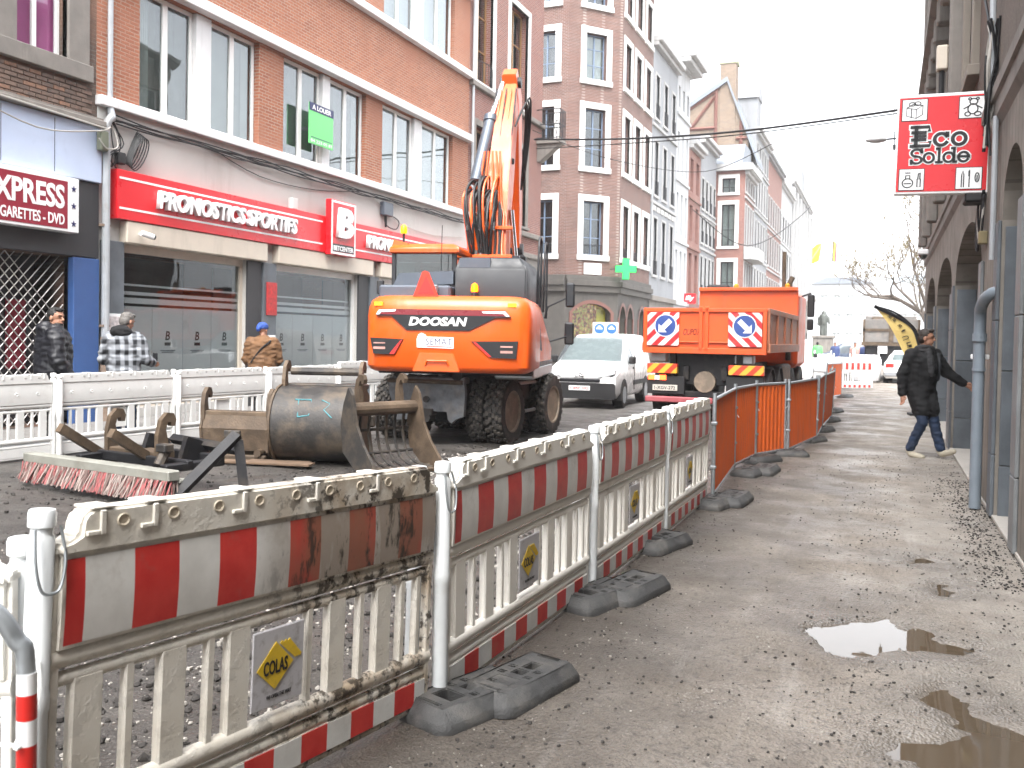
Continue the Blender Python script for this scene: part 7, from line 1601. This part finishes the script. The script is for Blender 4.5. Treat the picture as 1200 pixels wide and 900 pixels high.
# checked shirt man seen from behind
m, t, b = nodes('checked_wool'); v = coords(t); sp = nn(t, 'SeparateXYZ'); t.links.new(v, sp.inputs[0])
def band(a, f): 
    s_ = math_(t, 'SINE', math_(t, 'MULTIPLY', a, f)); r = nn(t, 'MapRange'); r.inputs[1].default_value = -.5; r.inputs[2].default_value = .5; t.links.new(s_, r.inputs[0]); return r.outputs[0]
f = math_(t, 'MULTIPLY', math_(t, 'ADD', band(math_(t, 'ADD', sp.outputs[0], sp.outputs[1]), 45), band(sp.outputs[2], 45)), .5)
c = mixc(t, f, (.008,.009,.012), (.34,.36,.39)); t.links.new(c, b.inputs['Base Color']); b.inputs['Roughness'].default_value = .9
def phone(o, V_, P, T_): 
    w_ = V_['wrR']; MB().box(w_.x-.02, w_.x+.05, w_.y+.06, w_.y+.075, w_.z+.02, w_.z+.13, .006).build('phone', MT['black_decal'], o)
    hd = MB(); hd.ell(V_['neck']+Vector((0,-.085,.03)), (.15,.10,.09), 14, 8); hd.ell(V_['neck']+Vector((0,.0,.03)), (.115,.10,.05), 14, 8); bake(hd, 'hood', .011, 3, MT['cloth_black'], o, .01, 12)
Jb = stand(look=(.35,.9,-.35), head=(.02,.05,1.63), elR=(.28,.02,1.14), wrR=(.26,.28,1.08), elL=(-.27,-.02,1.12), wrL=(-.2,.18,1.05))
person('man in a black and white checked shirt looking down at his phone', (-10.45, 10.5, .0), radians(18), Jb, m, MT['jeans'], MT['hair_grey'], .62, 1.2, extra=phone, scale=1.10, shoe='cloth_black')
def hat(o, V_, P, T_):
    h = MB(); h.ell(P(0, -.01, .055), (.092, .106, .082), 14, 10, t=T_); chain(h, [P(0, -.10, .03), P(0, -.12, .0)], [.05, .04]); bake(h, 'woolly_hat', .010, 3, MT['cap_blue'], o, .012, 25)
    MB().tube(smoothpts([V_['shR']+Vector((-.04,.05,.08)), V_['shR']+Vector((-.06,-.14,.02)), V_['chest']+Vector((0,-.205,.05)), V_['hip']+Vector((-.17,-.14,.12))], 6), .016, 6).build('bag_strap', MT['cloth_black'], o)
Jc = stand(look=(.5,.85,-.1), elL=(-.26,.05,1.12), wrL=(-.15,.25,1.0), elR=(.26,.05,1.12), wrR=(.15,.25,1.0))
person('man in a tan jacket and blue woolly hat facing the shop', (-10.35, 13.65, .0), radians(30), Jc, MT['cloth_tan'], MT['cloth_black'], None, .62, 1.25, extra=hat, scale=1.06, skin='skin', shoe='cloth_black')
# far walkers
Js = stand(knL=(-.1,.08,.5), anL=(-.1,-.12,.12), knR=(.1,.1,.5), anR=(.1,.18,.09))
person('distant worker in a bright green jacket walking away', (-3.9, 60.5, 0), radians(0), Js, MT['hivis'], MT['cloth_black'], MT['hair_dark'], .62, 1.25, vox=.03)
person('distant walker dressed in navy beside the green jacket', (-3.0, 63.5, 0), radians(180), stand(), MT['cloth_navy'], MT['cloth_navy'], MT['hair_dark'], .62, 1.1, vox=.03)
person('distant walker with a dark coat next to the bulk bag', (-1.55, 55.5, 0), radians(170), Js, MT['cloth_pink'], MT['cloth_black'], MT['hair_dark'], .62, 1.1, vox=.03)
person('distant walker in navy holding a yellow bag', (-1.0, 54.0, 0), radians(20), Js, MT['cloth_navy'], MT['cloth_navy'], MT['hair_dark'], .62, 1.15, vox=.03, extra=lambda o, V_, P, T_: MB().box(.2, .45, -.3, -.1, .6, 1.0, .03).build('carrier_bag', MT['flag_yellow'], o))
person('distant worker with a red cap left of the grey tipper', (-.75, 56.0, 0), radians(0), stand(), MT['tri_red'], MT['cloth_navy'], MT['red_refl'], .62, 1.1, vox=.03)
# ================================================================ haze added to pale the far street, in place of overexposure flare
m = bpy.data.materials.new('washout_haze'); m.use_nodes = True; t = m.node_tree; t.nodes.clear()
pv = t.nodes.new('ShaderNodeVolumePrincipled'); pv.inputs['Color'].default_value = (.96,.97,1,1); pv.inputs['Density'].default_value = .0008; pv.inputs['Anisotropy'].default_value = 0
om = t.nodes.new('ShaderNodeOutputMaterial'); t.links.new(pv.outputs[0], om.inputs['Volume'])
MB().box(-960, 960, -340, 1560, -1, 60).build('haze', m, kind='stuff')
